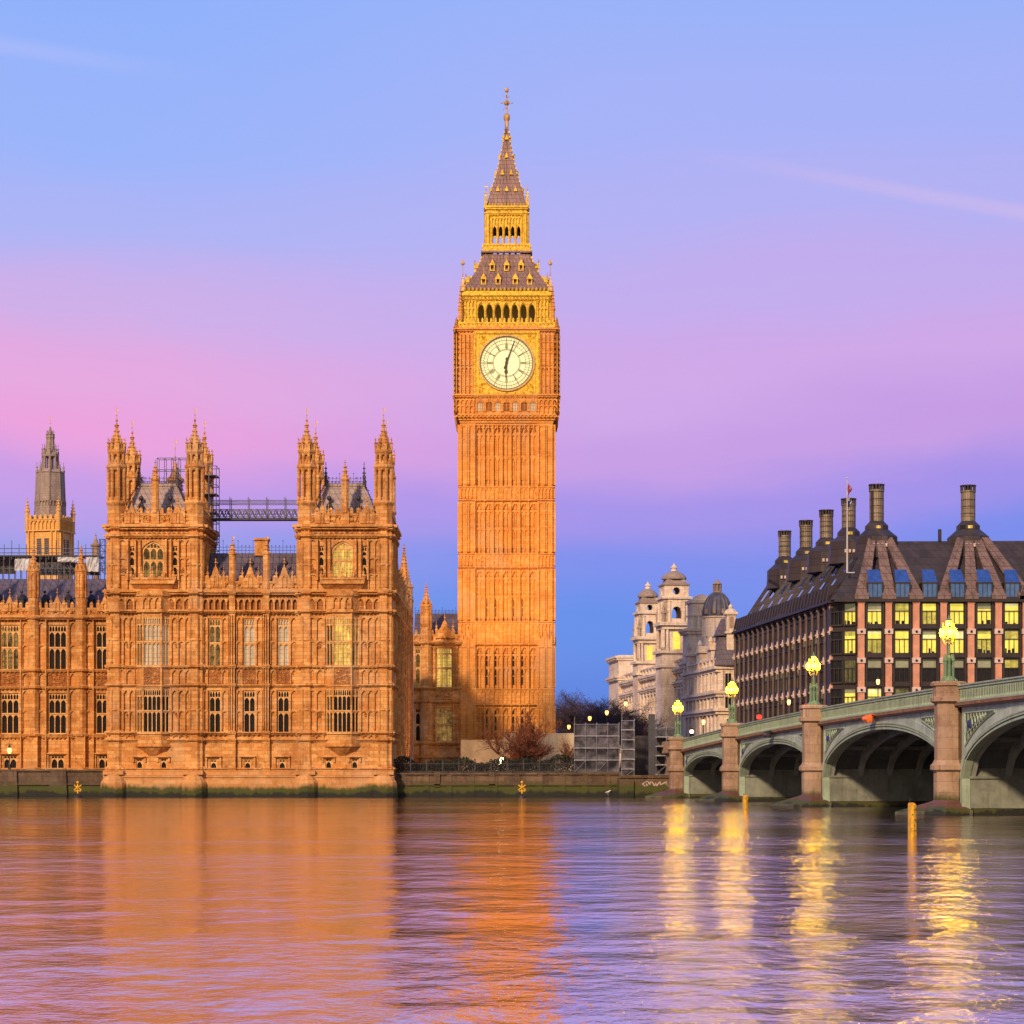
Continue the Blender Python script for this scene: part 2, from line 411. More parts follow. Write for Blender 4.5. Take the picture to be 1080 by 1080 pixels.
M['g_half'] = glass_mat('dim_lit_glass', (.16, .11, .05, 1), (.9, .5, .12, 1), .42, .93)
M['o_lit'] = glass_mat('office_lit_glass', (.5, .4, .1, 1), (1.0, .80, .10, 1), .95, .32, False)
M['o_dim'] = glass_mat('office_dim_glass', (.10, .09, .05, 1), (.7, .62, .2, 1), .30, .75, False)
M['o_pale'] = glass_mat('office_pale_lit_glass', (.5, .45, .25, 1), (1.0, .88, .34, 1), .85, .35, False)
M['o_mid'] = glass_mat('office_screened_glass', (.3, .26, .08, 1), (.95, .78, .12, 1), .62, .6, False)
M['o_blind'] = glass_mat('office_blind_glass', (.30, .29, .20, 1), (.6, .62, .3, 1), .16, .3, False)
M['o_dark'] = glass_mat('office_dark_glass', (.025, .024, .028, 1), None, 0, .5, False)
M['o_sky'] = plain('sky_tinted_glass', (.10, .20, .42, 1), .06, .75, .2, 1.5, 0)  # blue of the reflected sky painted into the mirror colour

# ------------------------------------------------------------------ gothic vocabulary (fronts lie in y = 0, outward is -y)
def arch_curve(t, kind):
    t = abs(t)
    if kind == 'round': return math.sqrt(max(0, 1 - t * t))
    if kind == 'tudor': return (1 - t) ** 0.55 * 0.45 + 0.55 * math.sqrt(max(0, 1 - t * t))
    return math.sqrt(max(0, 1 - ((1 + t) / 2) ** 2)) / 0.8660254       # pointed
def arch_plate(mb, x0, x1, zs, za, zt, y0, y1, kind='pointed', n=8):
    """the masonry between an arch (springing zs, apex za) and the flat line zt above it"""
    xs = [x0 + (x1 - x0) * i / n for i in range(n + 1)]
    zz = [zs + (za - zs) * arch_curve(2 * i / n - 1, kind) for i in range(n + 1)]
    for i in range(n):
        a, b, za_, zb_ = xs[i], xs[i+1], zz[i], zz[i+1]
        mb.add([(a,y0,za_),(b,y0,zb_),(b,y0,zt),(a,y0,zt),(a,y1,za_),(b,y1,zb_)], [(0,1,2,3),(0,4,5,1)])
def wall(mb, x0, x1, z0, z1, holes=(), y=0.0, depth=0.45):
    """a wall face with rectangular openings and their reveals"""
    xs = sorted({x0, x1, *[h[0] for h in holes], *[h[1] for h in holes]})
    zs = sorted({z0, z1, *[h[2] for h in holes], *[h[3] for h in holes]})
    for i in range(len(xs) - 1):
        for j in range(len(zs) - 1):
            cx, cz = (xs[i] + xs[i+1]) / 2, (zs[j] + zs[j+1]) / 2
            if any(h[0] < cx < h[1] and h[2] < cz < h[3] for h in holes): continue
            mb.quad((xs[i],y,zs[j]), (xs[i+1],y,zs[j]), (xs[i+1],y,zs[j+1]), (xs[i],y,zs[j+1]))
    for a, b, c, d in holes:
        e = y + depth
        mb.quad((a,y,c),(a,e,c),(a,e,d),(a,y,d)); mb.quad((b,y,c),(b,y,d),(b,e,d),(b,e,c))
        mb.quad((a,y,c),(b,y,c),(b,e,c),(a,e,c)); mb.quad((a,y,d),(a,e,d),(b,e,d),(b,y,d))
def string(mb, x0, x1, z, h=.35, p=.3, y=0.0, boss=0.0, ret=0.0):
    p *= 1.3
    """moulded string course, optionally with carved bosses below"""
    mb.box(x0, x1, y - p, y + ret + .02, z + h * .45, z + h)
    mb.box(x0 + .01, x1 - .01, y - p * .6, y + ret + .01, z, z + h * .45 - .003)
    if boss:
        n = max(1, int((x1 - x0) / boss)); s = (x1 - x0) / n
        for i in range(n):
            c = x0 + s * (i + .5)
            mb.taper((c - .06, c + .06, y - p * .3, y + .01), z - .22, (c - .13, c + .13, y - p * .9, y + .01), z - .004)
REL = 2.2          # how boldly ribs and panel heads stand out
def ribs(mb, xs, z0, z1, w=.13, p=.12, y=0.0):
    for x in xs: mb.box(x - w/2, x + w/2, y - p*REL, y + .01, z0, z1)
def part(root, name, stone, fn, *args):
    mb = MB(); fn(mb, *args)
    return mb.build(name, M[stone], root)
def panelled(mb, x0, x1, z0, z1, step=.62, y=0.0, p=.11, bars=(), w=.11):
    """blind gothic panelling: slim ribs, a cusped head to each panel, cross bars"""
    n = max(1, round((x1 - x0) / step)); s = (x1 - x0) / n
    ribs(mb, [x0 + s * i for i in range(n + 1)], z0, z1, w, p, y)
    p *= REL
    for i in range(n):
        a, b = x0 + s * i + w/2, x0 + s * (i + 1) - w/2
        h = min(.55, (z1 - z0) * .45)
        arch_plate(mb, a, b, z1 - h, z1 - .08, z1, y - p * .8, y, 'pointed', 4)
        for t in bars:
            zb = z0 + (z1 - z0) * t
            mb.box(a, b, y - p * .7, y + .01, zb, zb + .1)
            arch_plate(mb, a, b, zb - .3, zb - .05, zb, y - p * .65, y, 'pointed', 4)
def carving(mb, x0, x1, z0, z1, y=0.0, n=40, rnd=None, d=.16):
    """carved relief (shields, supporters, foliage) as many small facets"""
    rnd = rnd or random.Random(3)
    for i in range(n):
        x, z = rnd.uniform(x0 + .1, x1 - .1), rnd.uniform(z0 + .1, z1 - .1)
        a, b = rnd.uniform(.06, .17), rnd.uniform(.06, .2)
        k = rnd.uniform(.4, 1) * d
        mb.add([(x-a,y,z),(x,y,z-b),(x+a,y,z),(x,y,z+b),(x+rnd.uniform(-.05,.05),y-k,z+rnd.uniform(-.05,.05))], [(0,1,4),(1,2,4),(2,3,4),(3,0,4)])
def merlons(mb, x0, x1, z, h=.6, w=.5, gap=.4, y=0.0, d=.25):
    n = max(1, round((x1 - x0) / (w + gap))); s = (x1 - x0) / n; w_ = s * w / (w + gap)
    for i in range(n):
        c = x0 + s * (i + .5)
        mb.box(c - w_/2, c + w_/2, y, y + d, z, z + h)
        mb.taper((c - w_/2 - .04, c + w_/2 + .04, y - .05, y + d + .05), z + h, (c - .05, c + .05, y + d/2 - .03, y + d/2 + .03), z + h + .3)
def parapet(mb, x0, x1, z0, z1, y=0.0, step=.9, d=.3):
    """pierced parapet: rails, posts and small cusped openings over a dark gap"""
    mb.box(x0, x1, y, y + d, z0, z0 + .28); mb.box(x0, x1, y - .06, y + d + .06, z1 - .24, z1)
    n = max(1, round((x1 - x0) / step)); s = (x1 - x0) / n
    for i in range(n + 1): mb.box(x0 + s*i - .12, x0 + s*i + .12, y + .02, y + d - .02, z0 + .27, z1 - .23)
    for i in range(n):
        a, b = x0 + s*i + .12, x0 + s*(i+1) - .12
        arch_plate(mb, a, b, z1 - .75, z1 - .3, z1 - .2, y + .03, y + d - .03, 'pointed', 6)
        mb.box(a, b, y + d * .6, y + d * .8, z0 + .25, z1 - .2)
def crockets(mb, cx, cy_, prof, n=8, size=.1, every=.45, rot=None):
    rot = math.pi / n if rot is None else rot
    for (r0, z0), (r1, z1) in zip(prof[:-1], prof[1:]):
        k = max(1, int((z1 - z0) / every))
        for j in range(k):
            t = (j + .5) / k; r = r0 + (r1 - r0) * t + size * .5; z = z0 + (z1 - z0) * t
            for q in range(n):
                a = rot + 2 * math.pi * q / n
                x, y = cx + r * math.cos(a), cy_ + r * math.sin(a)
                mb.box(x - size/2, x + size/2, y - size/2, y + size/2, z - size*.5, z + size * .6)
def finial(mb, cx, cy_, z, s=1.0):
    mb.lathe(cx, cy_, [(.05*s,z),(.17*s,z+.12*s),(.05*s,z+.25*s),(.05*s,z+.45*s),(.26*s,z+.62*s),(.08*s,z+.75*s),(.05*s,z+.95*s),(.13*s,z+1.08*s),(.02*s,z+1.3*s)], 8)
def pinnacle(mb, cx, cy_, z0, w, hs, ht, n=4):
    k = math.sqrt(2) if n == 4 else 1.05
    r = w / 2 * k
    mb.lathe(cx, cy_, [(r, z0), (r, z0 + hs)], n)
    mb.lathe(cx, cy_, [(r * 1.02, z0 + hs - .25), (r * 1.28, z0 + hs - .08), (r * 1.28, z0 + hs + .08), (r * .9, z0 + hs + .2)], n)
    prof = [(r * .82, z0 + hs + .19), (r * .08 + .02, z0 + hs + ht * .85)]
    mb.lathe(cx, cy_, prof, n)
    crockets(mb, cx, cy_, prof, n, .11 + w * .04, .5)
    finial(mb, cx, cy_, z0 + hs + ht * .82, .35 + w * .25)
def gable(mb, xc, z0, w, h, y=0.0, d=.3):
    """little ogee gable on a parapet with a niche and a finial"""
    pts = [(xc - w/2, z0), (xc + w/2, z0), (xc + w*.46, z0 + h*.32), (xc + w*.22, z0 + h*.62), (xc + w*.1, z0 + h*.9), (xc, z0 + h),
           (xc - w*.1, z0 + h*.9), (xc - w*.22, z0 + h*.62), (xc - w*.46, z0 + h*.32)]
    mb.polyxz(pts, y - .08, y + d)
    for s in (-1, 1):
        mb.box(xc + s*w*.13 - .06, xc + s*w*.13 + .06, y - .2, y - .07, z0 + .1, z0 + h * .6)
        pinnacle(mb, xc + s*w*.5, y + .1, z0, .28, h * .45, h * .4)
    arch_plate(mb, xc - w*.13, xc + w*.13, z0 + h*.35, z0 + h*.55, z0 + h*.62, y - .19, y - .08, 'pointed', 4)
    finial(mb, xc, y + .1, z0 + h * .95, .8)

class Panels:
    """dark slabs behind the carving, recess shade painted into their colour, each a part of its own"""
    def __init__(s, root): s.root = root
    def box(s, *a): s.put('box', a)
    def polyxz(s, *a): s.put('polyxz', a)
    def put(s, how, a):
        mb = MB(); getattr(mb, how)(*a); mb.build('shaded_panel_back', M['honey_shaded'], s.root)

# windows: one prototype mesh per kind, shared by every window object of that kind
_win = {}
def window_meshes(kind):
    """kind = (width, height, lights, tiers, head) -> frame mesh, pane builder; origin at sill centre, y=0 is the wall face"""
    if kind in _win: return _win[kind]
    w, h, nl, tiers, head = kind
    fr = MB(); j = .10; mw = .095
    y0, y1 = .12, .42
    fr.box(-w/2, -w/2 + j, y0, y1, 0, h); fr.box(w/2 - j, w/2, y0, y1, 0, h)
    fr.box(-w/2, w/2, y0 - .16, y1, -.14, .1)
    lw = (w - 2*j - (nl - 1) * mw) / nl
    tops = [h * (k + 1) / tiers for k in range(tiers)]
    if head == 'arch':
        arch_plate(fr, -w/2, w/2, h - w * .62, h - .05, h + .02, .03, .34, 'pointed', 14)
    for i in range(nl):
        a = -w/2 + j + i * (lw + mw); b = a + lw
        if i < nl - 1: fr.box(b, b + mw, y0 + .02, y1, .09, h)
        for k, tz_ in enumerate(tops):
            hh = min(lw * .8, .7)
            t1 = tz_ - (.12 if k < tiers - 1 else .1)
            if k == tiers - 1:                       # tracery row above the top lights
                tr = min(.75, h * .14)
                t1 -= tr
                arch_plate(fr, a, a + lw/2 - .03, t1 + tr * .55, t1 + tr * .97, t1 + tr + .1, y0 + .05, y1, 'pointed', 4)
                arch_plate(fr, a + lw/2 + .03, b, t1 + tr * .55, t1 + tr * .97, t1 + tr + .1, y0 + .05, y1, 'pointed', 4)
                fr.box(a + lw/2 - .03, a + lw/2 + .03, y0 + .06, y1, t1, t1 + tr)
            arch_plate(fr, a, b, t1 - hh, t1 - .06, t1 + .05, y0 + .04, y1, 'pointed', 8)
            if k < tiers - 1: fr.box(a - .01, b + .01, y0 - .03, y1, tz_ - .12, tz_ + .06)
    pn = MB(); pn.box(-w/2 + .02, w/2 - .02, .36, .44, -.02, h)
    _win[kind] = (fr, pn, {})
    return _win[kind]
def put_window(parent, kind, loc, glass='g_dark', rz=0.0, stone='honey', name='window'):
    fr, pn, cache = window_meshes(kind)
    stone = {'honey': 'honey_pale'}.get(stone, stone)
    if ('f', stone) not in cache: cache[('f', stone)] = fr.mesh(name + '_frame', M[stone])
    if glass not in cache: cache[glass] = pn.mesh('pane', M[glass])
    o = link_mesh(name, cache[('f', stone)], parent, loc, rz)
    link_mesh('pane', cache[glass], o)
    return o

def vane(parent, x, y, z, h=1.6, name='weather_vane'):
    mb = MB()
    mb.tube((x, y, z), (x, y, z + h), .035, .02)
    mb.box(x - .18, x + .18, y - .02, y + .02, z + h * .55, z + h * .6)
    mb.box(x + .03, x + .24, y - .015, y + .015, z + h * .74, z + h * .92)
    mb.ball((x, y, z + h * .4), .09)
    return mb.build(name, M['goldleaf'], parent)

_turret = None
def palace_turret(parent, x, y, z0, z_body, z1, z2, z3, r, stone='honey'):
    """octagonal corner turret: solid body, open arcaded stage, upper stage, crocketed spire, gilded vane"""
    mb = MB()
    mb.lathe(x, y, [(r, z0), (r, z_body)], 8)
    for z in (z_body - .15, z1 - .1, z2 - .1):
        k = 1.0 if z < z1 - 1 else (.98 if z < z2 - 1 else .86)
        mb.lathe(x, y, [(r*k*.97, z - .35), (r*k*1.16, z), (r*k*1.16, z + .2), (r*k*.9, z + .38)], 8)
    def arcade(za, zb, rr):
        mb.lathe(x, y, [(rr * .62, za), (rr * .62, zb)], 8)
        for q in range(8):
            a = math.pi / 8 + q * math.pi / 4
            px_, py_ = x + rr * .9 * math.cos(a), y + rr * .9 * math.sin(a)
            mb.lathe(px_, py_, [(.17 * rr, za), (.17 * rr, zb)], 6)
            a2 = a + math.pi / 8
            sv = mb.M
            T = Matrix.Translation((x, y, 0)) @ Matrix.Rotation(a2 + math.pi / 2, 4, 'Z')
            mb.M = T if sv is None else sv @ T
            hw = rr * .9 * math.sin(math.pi / 8) - .1 * rr
            arch_plate(mb, -hw, hw, zb - .75, zb - .2, zb, -rr * .86, -rr * .62, 'pointed', 4)
            mb.box(-hw, hw, -rr * .8, -rr * .62, za + .0, za + .5)
            mb.taper((-hw - .05, hw + .05, -rr * .98, -rr * .8), zb + .05, (-.04, .04, -rr * .9, -rr * .85), zb + .9)
            mb.M = sv
    arcade(z_body + .1, z1 - .1, r)
    arcade(z1 + .2, z2 - .1, r * .88)
    prof = [(r * .86, z2 + .15), (r * .62, z2 + (z3 - z2) * .38), (r * .26, z2 + (z3 - z2) * .66), (.07, z3)]
    mb.lathe(x, y, prof, 8)
    crockets(mb, x, y, prof, 8, .13, .42)
    for q in range(8):
        a = math.pi / 8 + q * math.pi / 4
        pinnacle(mb, x + r * .92 * math.cos(a), y + r * .92 * math.sin(a), z2 + .1, .16, .5, .7)
    finial(mb, x, y, z3 - .9, 1.25)
    o = mb.build('turret', M[stone], parent)
    vane(o, x, y, z3 + .5, 1.5)
    return o
def small_turret(parent, x, y, z0, z1, z2, r, stone='honey', n=8):
    """slim buttress turret with slotted top and short spire"""
    mb = MB()
    mb.lathe(x, y, [(r, z0), (r, z1)], n)
    for q in range(n):
        a = 2 * math.pi * q / n
        T = Matrix.Translation((x, y, 0)) @ Matrix.Rotation(a + math.pi / 2, 4, 'Z')
        mb.M = T
        ap = r * math.cos(math.pi / n)
        for s in (-1, 1): mb.box(s * r * .3 - .07, s * r * .3 + .07, -ap - .1, -ap + .02, z1 - 3.2, z1)
        arch_plate(mb, -r*.25, r*.25, z1 - .8, z1 - .35, z1 - .05, -ap - .09, -ap + .02, 'pointed', 4)
        mb.taper((-r*.38, r*.38, -ap - .16, -ap), z1, (-.03, .03, -ap - .03, -ap), z1 + .9)
        mb.M = None
    mb.lathe(x, y, [(r * .95, z1 - .2), (r * 1.2, z1), (r * 1.2, z1 + .16), (r * .9, z1 + .3)], n)
    prof = [(r * .85, z1 + .25), (r * .45, z1 + (z2 - z1) * .5), (.06, z2)]
    mb.lathe(x, y, prof, n); crockets(mb, x, y, prof, n, .12, .4)
    finial(mb, x, y, z2 - .6, .95)
    return mb.build('turret', M[stone], parent)
def cresting(mb, p0, p1, h=.7, step=.35):
    a, b = Vector(p0), Vector(p1); n = max(2, int((b - a).length / step))
    for i in range(n + 1):
        p = a.lerp(b, i / n)
        k = h * (1.35 if i % 4 == 0 else .8)
        mb.tube(p, (p.x, p.y, p.z + k), .03, .02, 3)
        mb.ball((p.x, p.y, p.z + k), .07, 4, 3)
    mb.tube((a.x, a.y, a.z + h * .3), (b.x, b.y, b.z + h * .3), .03, n=3)
    mb.tube((a.x, a.y, a.z + h * .65), (b.x, b.y, b.z + h * .65), .025, n=3)

# ------------------------------------------------------------------ river, ground
def setting():
    # river surface
    # dark silty water under a rippled mirror
    m, t, b = new_mat('river_water')
    t.nodes.remove(b)
    g = t.nodes.new('ShaderNodeNewGeometry')
    pos = g.outputs['Position']
    a1 = noise(t, pos, 1.0, 7, .57, (.52, .34, 1))     # waves of every length, from swell to ripples
    a3 = noise(t, pos, 1.0, 3, .55, (.012, .05, 1))     # calmer and rougher reaches
    am = map_range(t, a3, .36, .64, .6, 1.25)
    h = math_node(t, 'MULTIPLY', a1, am)
    n = t.nodes.new('ShaderNodeBump'); n.inputs['Strength'].default_value = 1.0; n.inputs['Distance'].default_value = .16
    t.links.new(h, n.inputs['Height'])
    gl = t.nodes.new('ShaderNodeBsdfGlossy'); gl.inputs['Color'].default_value = (1.0, .92, .93, 1); gl.inputs['Roughness'].default_value = .05
    df = t.nodes.new('ShaderNodeBsdfDiffuse'); df.inputs['Color'].default_value = (.045, .030, .05, 1)
    fr = t.nodes.new('ShaderNodeFresnel'); fr.inputs['IOR'].default_value = 1.45
    for nd in (gl, df, fr): t.links.new(n.outputs[0], nd.inputs['Normal'])
    mx = t.nodes.new('ShaderNodeMixShader')
    t.links.new(math_node(t, 'MULTIPLY_ADD', fr.outputs[0], .60, .64, clamp=True), mx.inputs[0])
    t.links.new(df.outputs[0], mx.inputs[1]); t.links.new(gl.outputs[0], mx.inputs[2])
    t.links.new(mx.outputs[0], t.nodes['Material Output'].inputs[0])
    M['water'] = m
    w = MB()
    # graded sheet, finer towards the viewer
    ys = [-250, -60, 10, 60, 120, 180, 240, 276]
    for a, c in zip(ys[:-1], ys[1:]):
        w.quad((-700, a, 0), (700, a, 0), (700, c, 0), (-700, c, 0))
    tag(w.build('river', M['water']), kind='structure')
    gr = MB(); gr.box(-2500, 2500, 274.5, 5000, -2, 3.0)
    tag(gr.build('ground', M['earth']), kind='structure')
setting()

# ------------------------------------------------------------------ the palace pavilion on the river
def palace_pavilion():
    D = 270.0
    root = empty('palace_pavilion', (X(113, D), D, 0), 0,
                 'honey stone gothic palace block with two turreted towers rising from the river', 'palace')
    u = lambda px: (px - 113) * D / F
    z = lambda py: Z(py, D)
    rnd = random.Random(11)
    W = u(413)
    wl = MB(); orn = MB(); low = MB(); soot_and_shade = Panels(root)  # Panels paints recess shade as dark slabs
    towers = [(u(113), u(213.5), u(161.7)), (u(314), u(413), u(361.5))]
    # plinth standing in the river
    def plinth(x0, x1, y):
        low.taper((x0, x1, y - .9, y + 3), -1.5, (x0, x1, y - .45, y + 3), z(818))
        low.box(x0, x1, y - .32, y + 3, z(818), z(812.5))
        low.box(x0 - .02, x1 + .02, y - .62, y + 3.02, z(818) - .22, z(818) + .1)
    plinth(u(113) - .3, u(213.5), -.25); plinth(u(213.5), u(314), .15); plinth(u(314), u(413) + .3, -.25)
    for px in (121, 204.5, 322.5, 405):
        low.lathe(u(px), -.4, [(1.75, -1.5), (1.6, z(828)), (1.55, z(825)), (1.2, z(820)), (.9, z(817))], 12)
        low.box(u(px) - 1.2, u(px) + 1.2, -1.2, .5, z(817), z(812.6))
    holes_t = []
    def level_courses(x0, x1, y):
        string(orn, x0, x1, z(812.5), .3, .34, y)
        string(orn, x0, x1, z(782), .32, .26, y); string(orn, x0, x1, z(774.5), .3, .34, y, .55)
        string(orn, x0, x1, z(724), .26, .26, y); string(orn, x0, x1, z(704.5), .3, .3, y, .5)
        string(orn, x0, x1, z(646.5), .38, .42, y, .45); string(orn, x0, x1, z(627), .55, .5, y, .4)
    for ti, (x0, x1, c) in enumerate(towers):
        # openings
        ob = [(c - 2.0, c + 2.0, z(774), z(727)), (c - 2.0, c + 2.0, z(703), z(650))]
        tw = (c - 1.28, c + 1.28, z(609), z(572))
        bas = [(b - .38, b + .38, z(815), z(800)) for b in ((u(147), u(172.5)) if ti == 0 else (u(346.5), u(374)))]
        nar = [(c + s * 2.55 - .36, c + s * 2.55 + .36, z(607), z(576)) for s in (-1, 1)]
        wall(wl, x0, x1, z(812.5), z(555), ob + [tw] + bas + nar, 0, .5)
        for h in ob: wl.quad((h[0], .48, h[2]), (h[1], .48, h[2]), (h[1], .48, h[3]), (h[0], .48, h[3]))
        wl.quad((x0, 11.2, 0), (x1, 11.2, 0), (x1, 11.2, z(555)), (x0, 11.2, z(555)))
        for x in (x0, x1):
            wl.quad((x, 0, z(812.5)), (x, 11.2, z(812.5)), (x, 11.2, z(555)), (x, 0, z(555)))
        wl.quad((x0, 0, z(556)), (x1, 0, z(556)), (x1, 11.2, z(556)), (x0, 11.2, z(556)))
        level_courses(x0 - .05, x1 + .05, 0)
        string(orn, x0 - .1, x1 + .1, z(567), .4, .35, 0, .5); string(orn, x0 - .15, x1 + .15, z(558.5), .6, .55, 0, .45)
        sx = x1 if ti == 1 else x0
        # tower flank mouldings (the outward side is seen from the right)
        for s_, xx in ((-1, x0), (1, x1)):
            orn.M = Matrix.Translation((xx, 5.6 , 0)) @ Matrix.Rotation(math.pi / 2 * s_, 4, 'Z')
            for zz, hh, pp in ((812.5,.3,.3),(782,.3,.25),(774.5,.3,.3),(724,.26,.25),(704.5,.3,.28),(646.5,.38,.4),(627,.55,.45),(567,.4,.32),(558.5,.6,.5)):
                string(orn, -5.6, 5.6, z(zz), hh, pp, 0, .5)
            for a, b_ in ((773, 725), (703, 647)):
                panelled(orn, -4.4, 4.4, z(a) + .25, z(b_) - .25, .7, 0, .12, (.5,))
            panelled(orn, -4.4, 4.4, z(622), z(570), .8, 0, .12, (.35, .7))
            parapet(orn, -4.6, 4.6, z(553), z(541.5), .0)
            merlons(orn, -4.6, 4.6, z(541.5), .5, .45, .4, .02, .25)
            orn.M = None
        # panelling between turret and windows
        e0, e1 = x0 + 1.25, x1 - 1.25
        for a, b_ in ((773, 725), (703, 648)):
            for p0, p1 in ((e0, c - 2.15), (c + 2.15, e1)):
                panelled(orn, p0, p1, z(a) + .3, z(b_) - .3, .78, 0, .13, (.48,), .13)
        panelled(orn, e0, c - 2.3, z(781) + .1, z(775.5), .8, 0, .1); panelled(orn, c + 2.3, e1, z(781) + .1, z(775.5), .8, 0, .1)
        panelled(orn, e0, c - 2.2, z(722), z(706) + .0, .85, 0, .12); panelled(orn, c + 2.2, e1, z(722), z(706), .85, 0, .12)
        panelled(orn, e0, e1, z(643.5), z(631), .98, 0, .16, (), .2); soot_and_shade.box(e0, e1, -.03, .02, z(643.4), z(631.2)); soot_and_shade.box(e0, e1, -.04, .02, z(566), z(560.5))
        for s in (-1, 1):
            for a_, b_ in ((606, 599), (684, 677), (757, 749)):
                xx = c + s*(3.55 if a_ == 606 else 2.9); soot_and_shade.polyxz([(xx - .42, z((a_ + b_)/2)), (xx, z(a_) - .12), (xx + .42, z((a_ + b_)/2)), (xx, z(b_) + .12)], -.05, .01)
        panelled(orn, e0, e1, z(565.5), z(561), .6, 0, .1)
        for p0, p1 in ((e0, c - 3.05), (c + 3.05, e1)):
            panelled(orn, p0, p1, z(621.5), z(569), .95, 0, .12, (.3, .62), .12)
        ribs(orn, (c - 3.0, c - 2.1, c - 1.55, c + 1.55, c + 2.1, c + 3.0), z(612), z(569), .2, .2)
        carving(orn, e0, e1, z(643), z(632), -.02, 60, rnd); carving(orn, c - 2.9, c + 2.9, z(567), z(560), -.02, 30, rnd)
        for s in (-1, 1):                       # carved shields on the wall
            carving(orn, c + s*3.55 - .5, c + s*3.55 + .5, z(606), z(599), -.02, 14, rnd, .3)
            carving(orn, c + s*2.9 - .35, c + s*2.9 + .35, z(684), z(677), -.05, 8, rnd, .25)
            carving(orn, c + s*2.9 - .35, c + s*2.9 + .35, z(757), z(749), -.05, 8, rnd, .25)
        # hood of the arched window
        arch_plate(orn, c - 1.5, c + 1.5, z(584), z(570.3), z(569.4), -.14, .02, 'pointed', 14)
        # two-storey oriel
        f, s_, d = 1.08, 2.05, .95
        poly = [(c - s_, .05), (c - f, -d), (c + f, -d), (c + s_, .05)]
        def grow(k): return [(c - s_ - k, .05), (c - f - k * .6, -d - k), (c + f + k * .6, -d - k), (c + s_ + k, .05)]
        small = [(c - .5, .05), (c - .3, -.05), (c + .3, -.05), (c + .5, .05)]
        wall_orn, orn = orn, MB()
        orn.prism(small, z(797), z(787.5), grow(.0)); orn.prism(grow(.12), z(787.5), z(785.5)); orn.prism(poly, z(785.5), z(773.7))
        orn.prism(grow(.14), z(774.6), z(773)); orn.prism(poly, z(726.6), z(703.2)); orn.prism(grow(.15), z(724.4), z(722.8)); orn.prism(grow(.15), z(704.4), z(702.8))
        orn.prism(poly, z(651.2), z(644.6)); orn.prism(grow(.3), z(646.5), z(643.2)); orn.prism(grow(.12), z(643.2), z(629)); orn.prism(grow(.3), z(629), z(623.5))
        orn.M = Matrix.Translation((c, -d, 0)); carving(orn, -1.0, 1.0, z(722.3), z(705), -.03, 60, rnd, .22)
        soot_and_shade.box(c - 1.0, c + 1.0, -d - .03, -d + .02, z(722.3), z(705))
        panelled(orn, -1.06, 1.06, z(642), z(630.5), .7, -.13, .12, (), .14)
        orn.M = None
        for q in (-1, 1):
            for k in (f, s_):
                yy = -d if k == f else 0
                orn.box(c + q*k - .1, c + q*k + .1, yy - .1, yy + .14, z(773.4), z(645))
        orn.build('oriel', M['honey'], root); orn = wall_orn
        g_up, g_low = ('g_blind', 'g_dark') if ti == 0 else ('g_lit', 'g_dark')
        hu, hl = z(651.2) - z(702.6), z(726.6) - z(772.8)
        put_window(root, (2.14, round(hu, 3), 4, 2, 'flat'), (c, -d - .12, z(702.6)), g_up)
        put_window(root, (2.14, round(hl, 3), 4, 2, 'flat'), (c, -d - .12, z(772.8)), g_low)
        ang = math.atan2(d, s_ - f)
        for q in (-1, 1):
            mx, my = c + q * (f + s_) / 2, -d / 2
            sd_ = math.sqrt(d*d + (s_-f)**2) - .16
            nx, ny = q * math.sin(ang) * .12, -math.cos(ang) * .12
            put_window(root, (round(sd_, 3), round(hu, 3), 2, 2, 'flat'), (mx + nx, my + ny, z(702.6)), 'g_dark' if q < 0 else ('g_blind' if ti == 0 else 'g_half'), q * ang)
            put_window(root, (round(sd_, 3), round(hl, 3), 2, 2, 'flat'), (mx + nx, my + ny, z(772.8)), 'g_dark', q * ang)
        # upper window, narrow niches, balcony
        put_window(root, (2.5, round(z(572) - z(609), 3), 3, 2, 'arch'), (c, .02, z(609)), 'g_half' if ti == 0 else 'g_lit')
        for s in (-1, 1):
            put_window(root, (.7, round(z(576) - z(607), 3), 1, 3, 'flat'), (c + s * 2.55, .02, z(607)), 'g_dark', 0, 'honey', 'niche')
        wall_orn, orn = orn, MB()
        orn.taper((c - 2.2, c + 2.2, -.25, .05), z(622), (c - 2.5, c + 2.5, -.9, .05), z(616.5))
        orn.box(c - 2.6, c + 2.6, -1.0, .05, z(616.5), z(615.5))
        parapet(orn, c - 2.5, c + 2.5, z(615.5), z(609.8), -.95, .62, .22)
        for k in range(5): pinnacle(orn, c - 2.5 + 1.25 * k, -.84, z(615.4), .26, .85, .75)
        orn.build('balcony', M['honey'], root); orn = wall_orn
        for b in bas:
            bx = (b[0] + b[1]) / 2
            put_window(root, (.76, round(b[3] - b[2], 3), 1, 1, 'flat'), (bx, 0, b[2]), 'g_dark', 0, 'honey', 'basement_window')
            string(orn, bx - .75, bx + .75, b[3] + .05, .22, .3, 0)
            for s in (-1, 1): orn.box(bx + s*.68 - .1, bx + s*.68 + .1, -.22, .02, b[3] - .45, b[3] + .05)
        # parapet with gables
        wall_orn, orn = orn, MB()
        parapet(orn, x0 + 1.0, x1 - 1.0, z(553.5), z(541.5), -.05, .8)
        carving(orn, x0 + 1.1, x1 - 1.1, z(552), z(543), -.08, 90, rnd, .14)
        merlons(orn, x0 + 1.1, x1 - 1.1, z(541.5), .42, .4, .42, -.04, .25)
        orn.build('parapet', M['honey'], root); orn = wall_orn
        for s in (-.24, .24): part(root, 'gable', 'honey', gable, (x0 + x1)/2 + s * (x1 - x0), z(552), 1.5, 2.3, -.14)
        pm = (x0 + x1) / 2 + .05
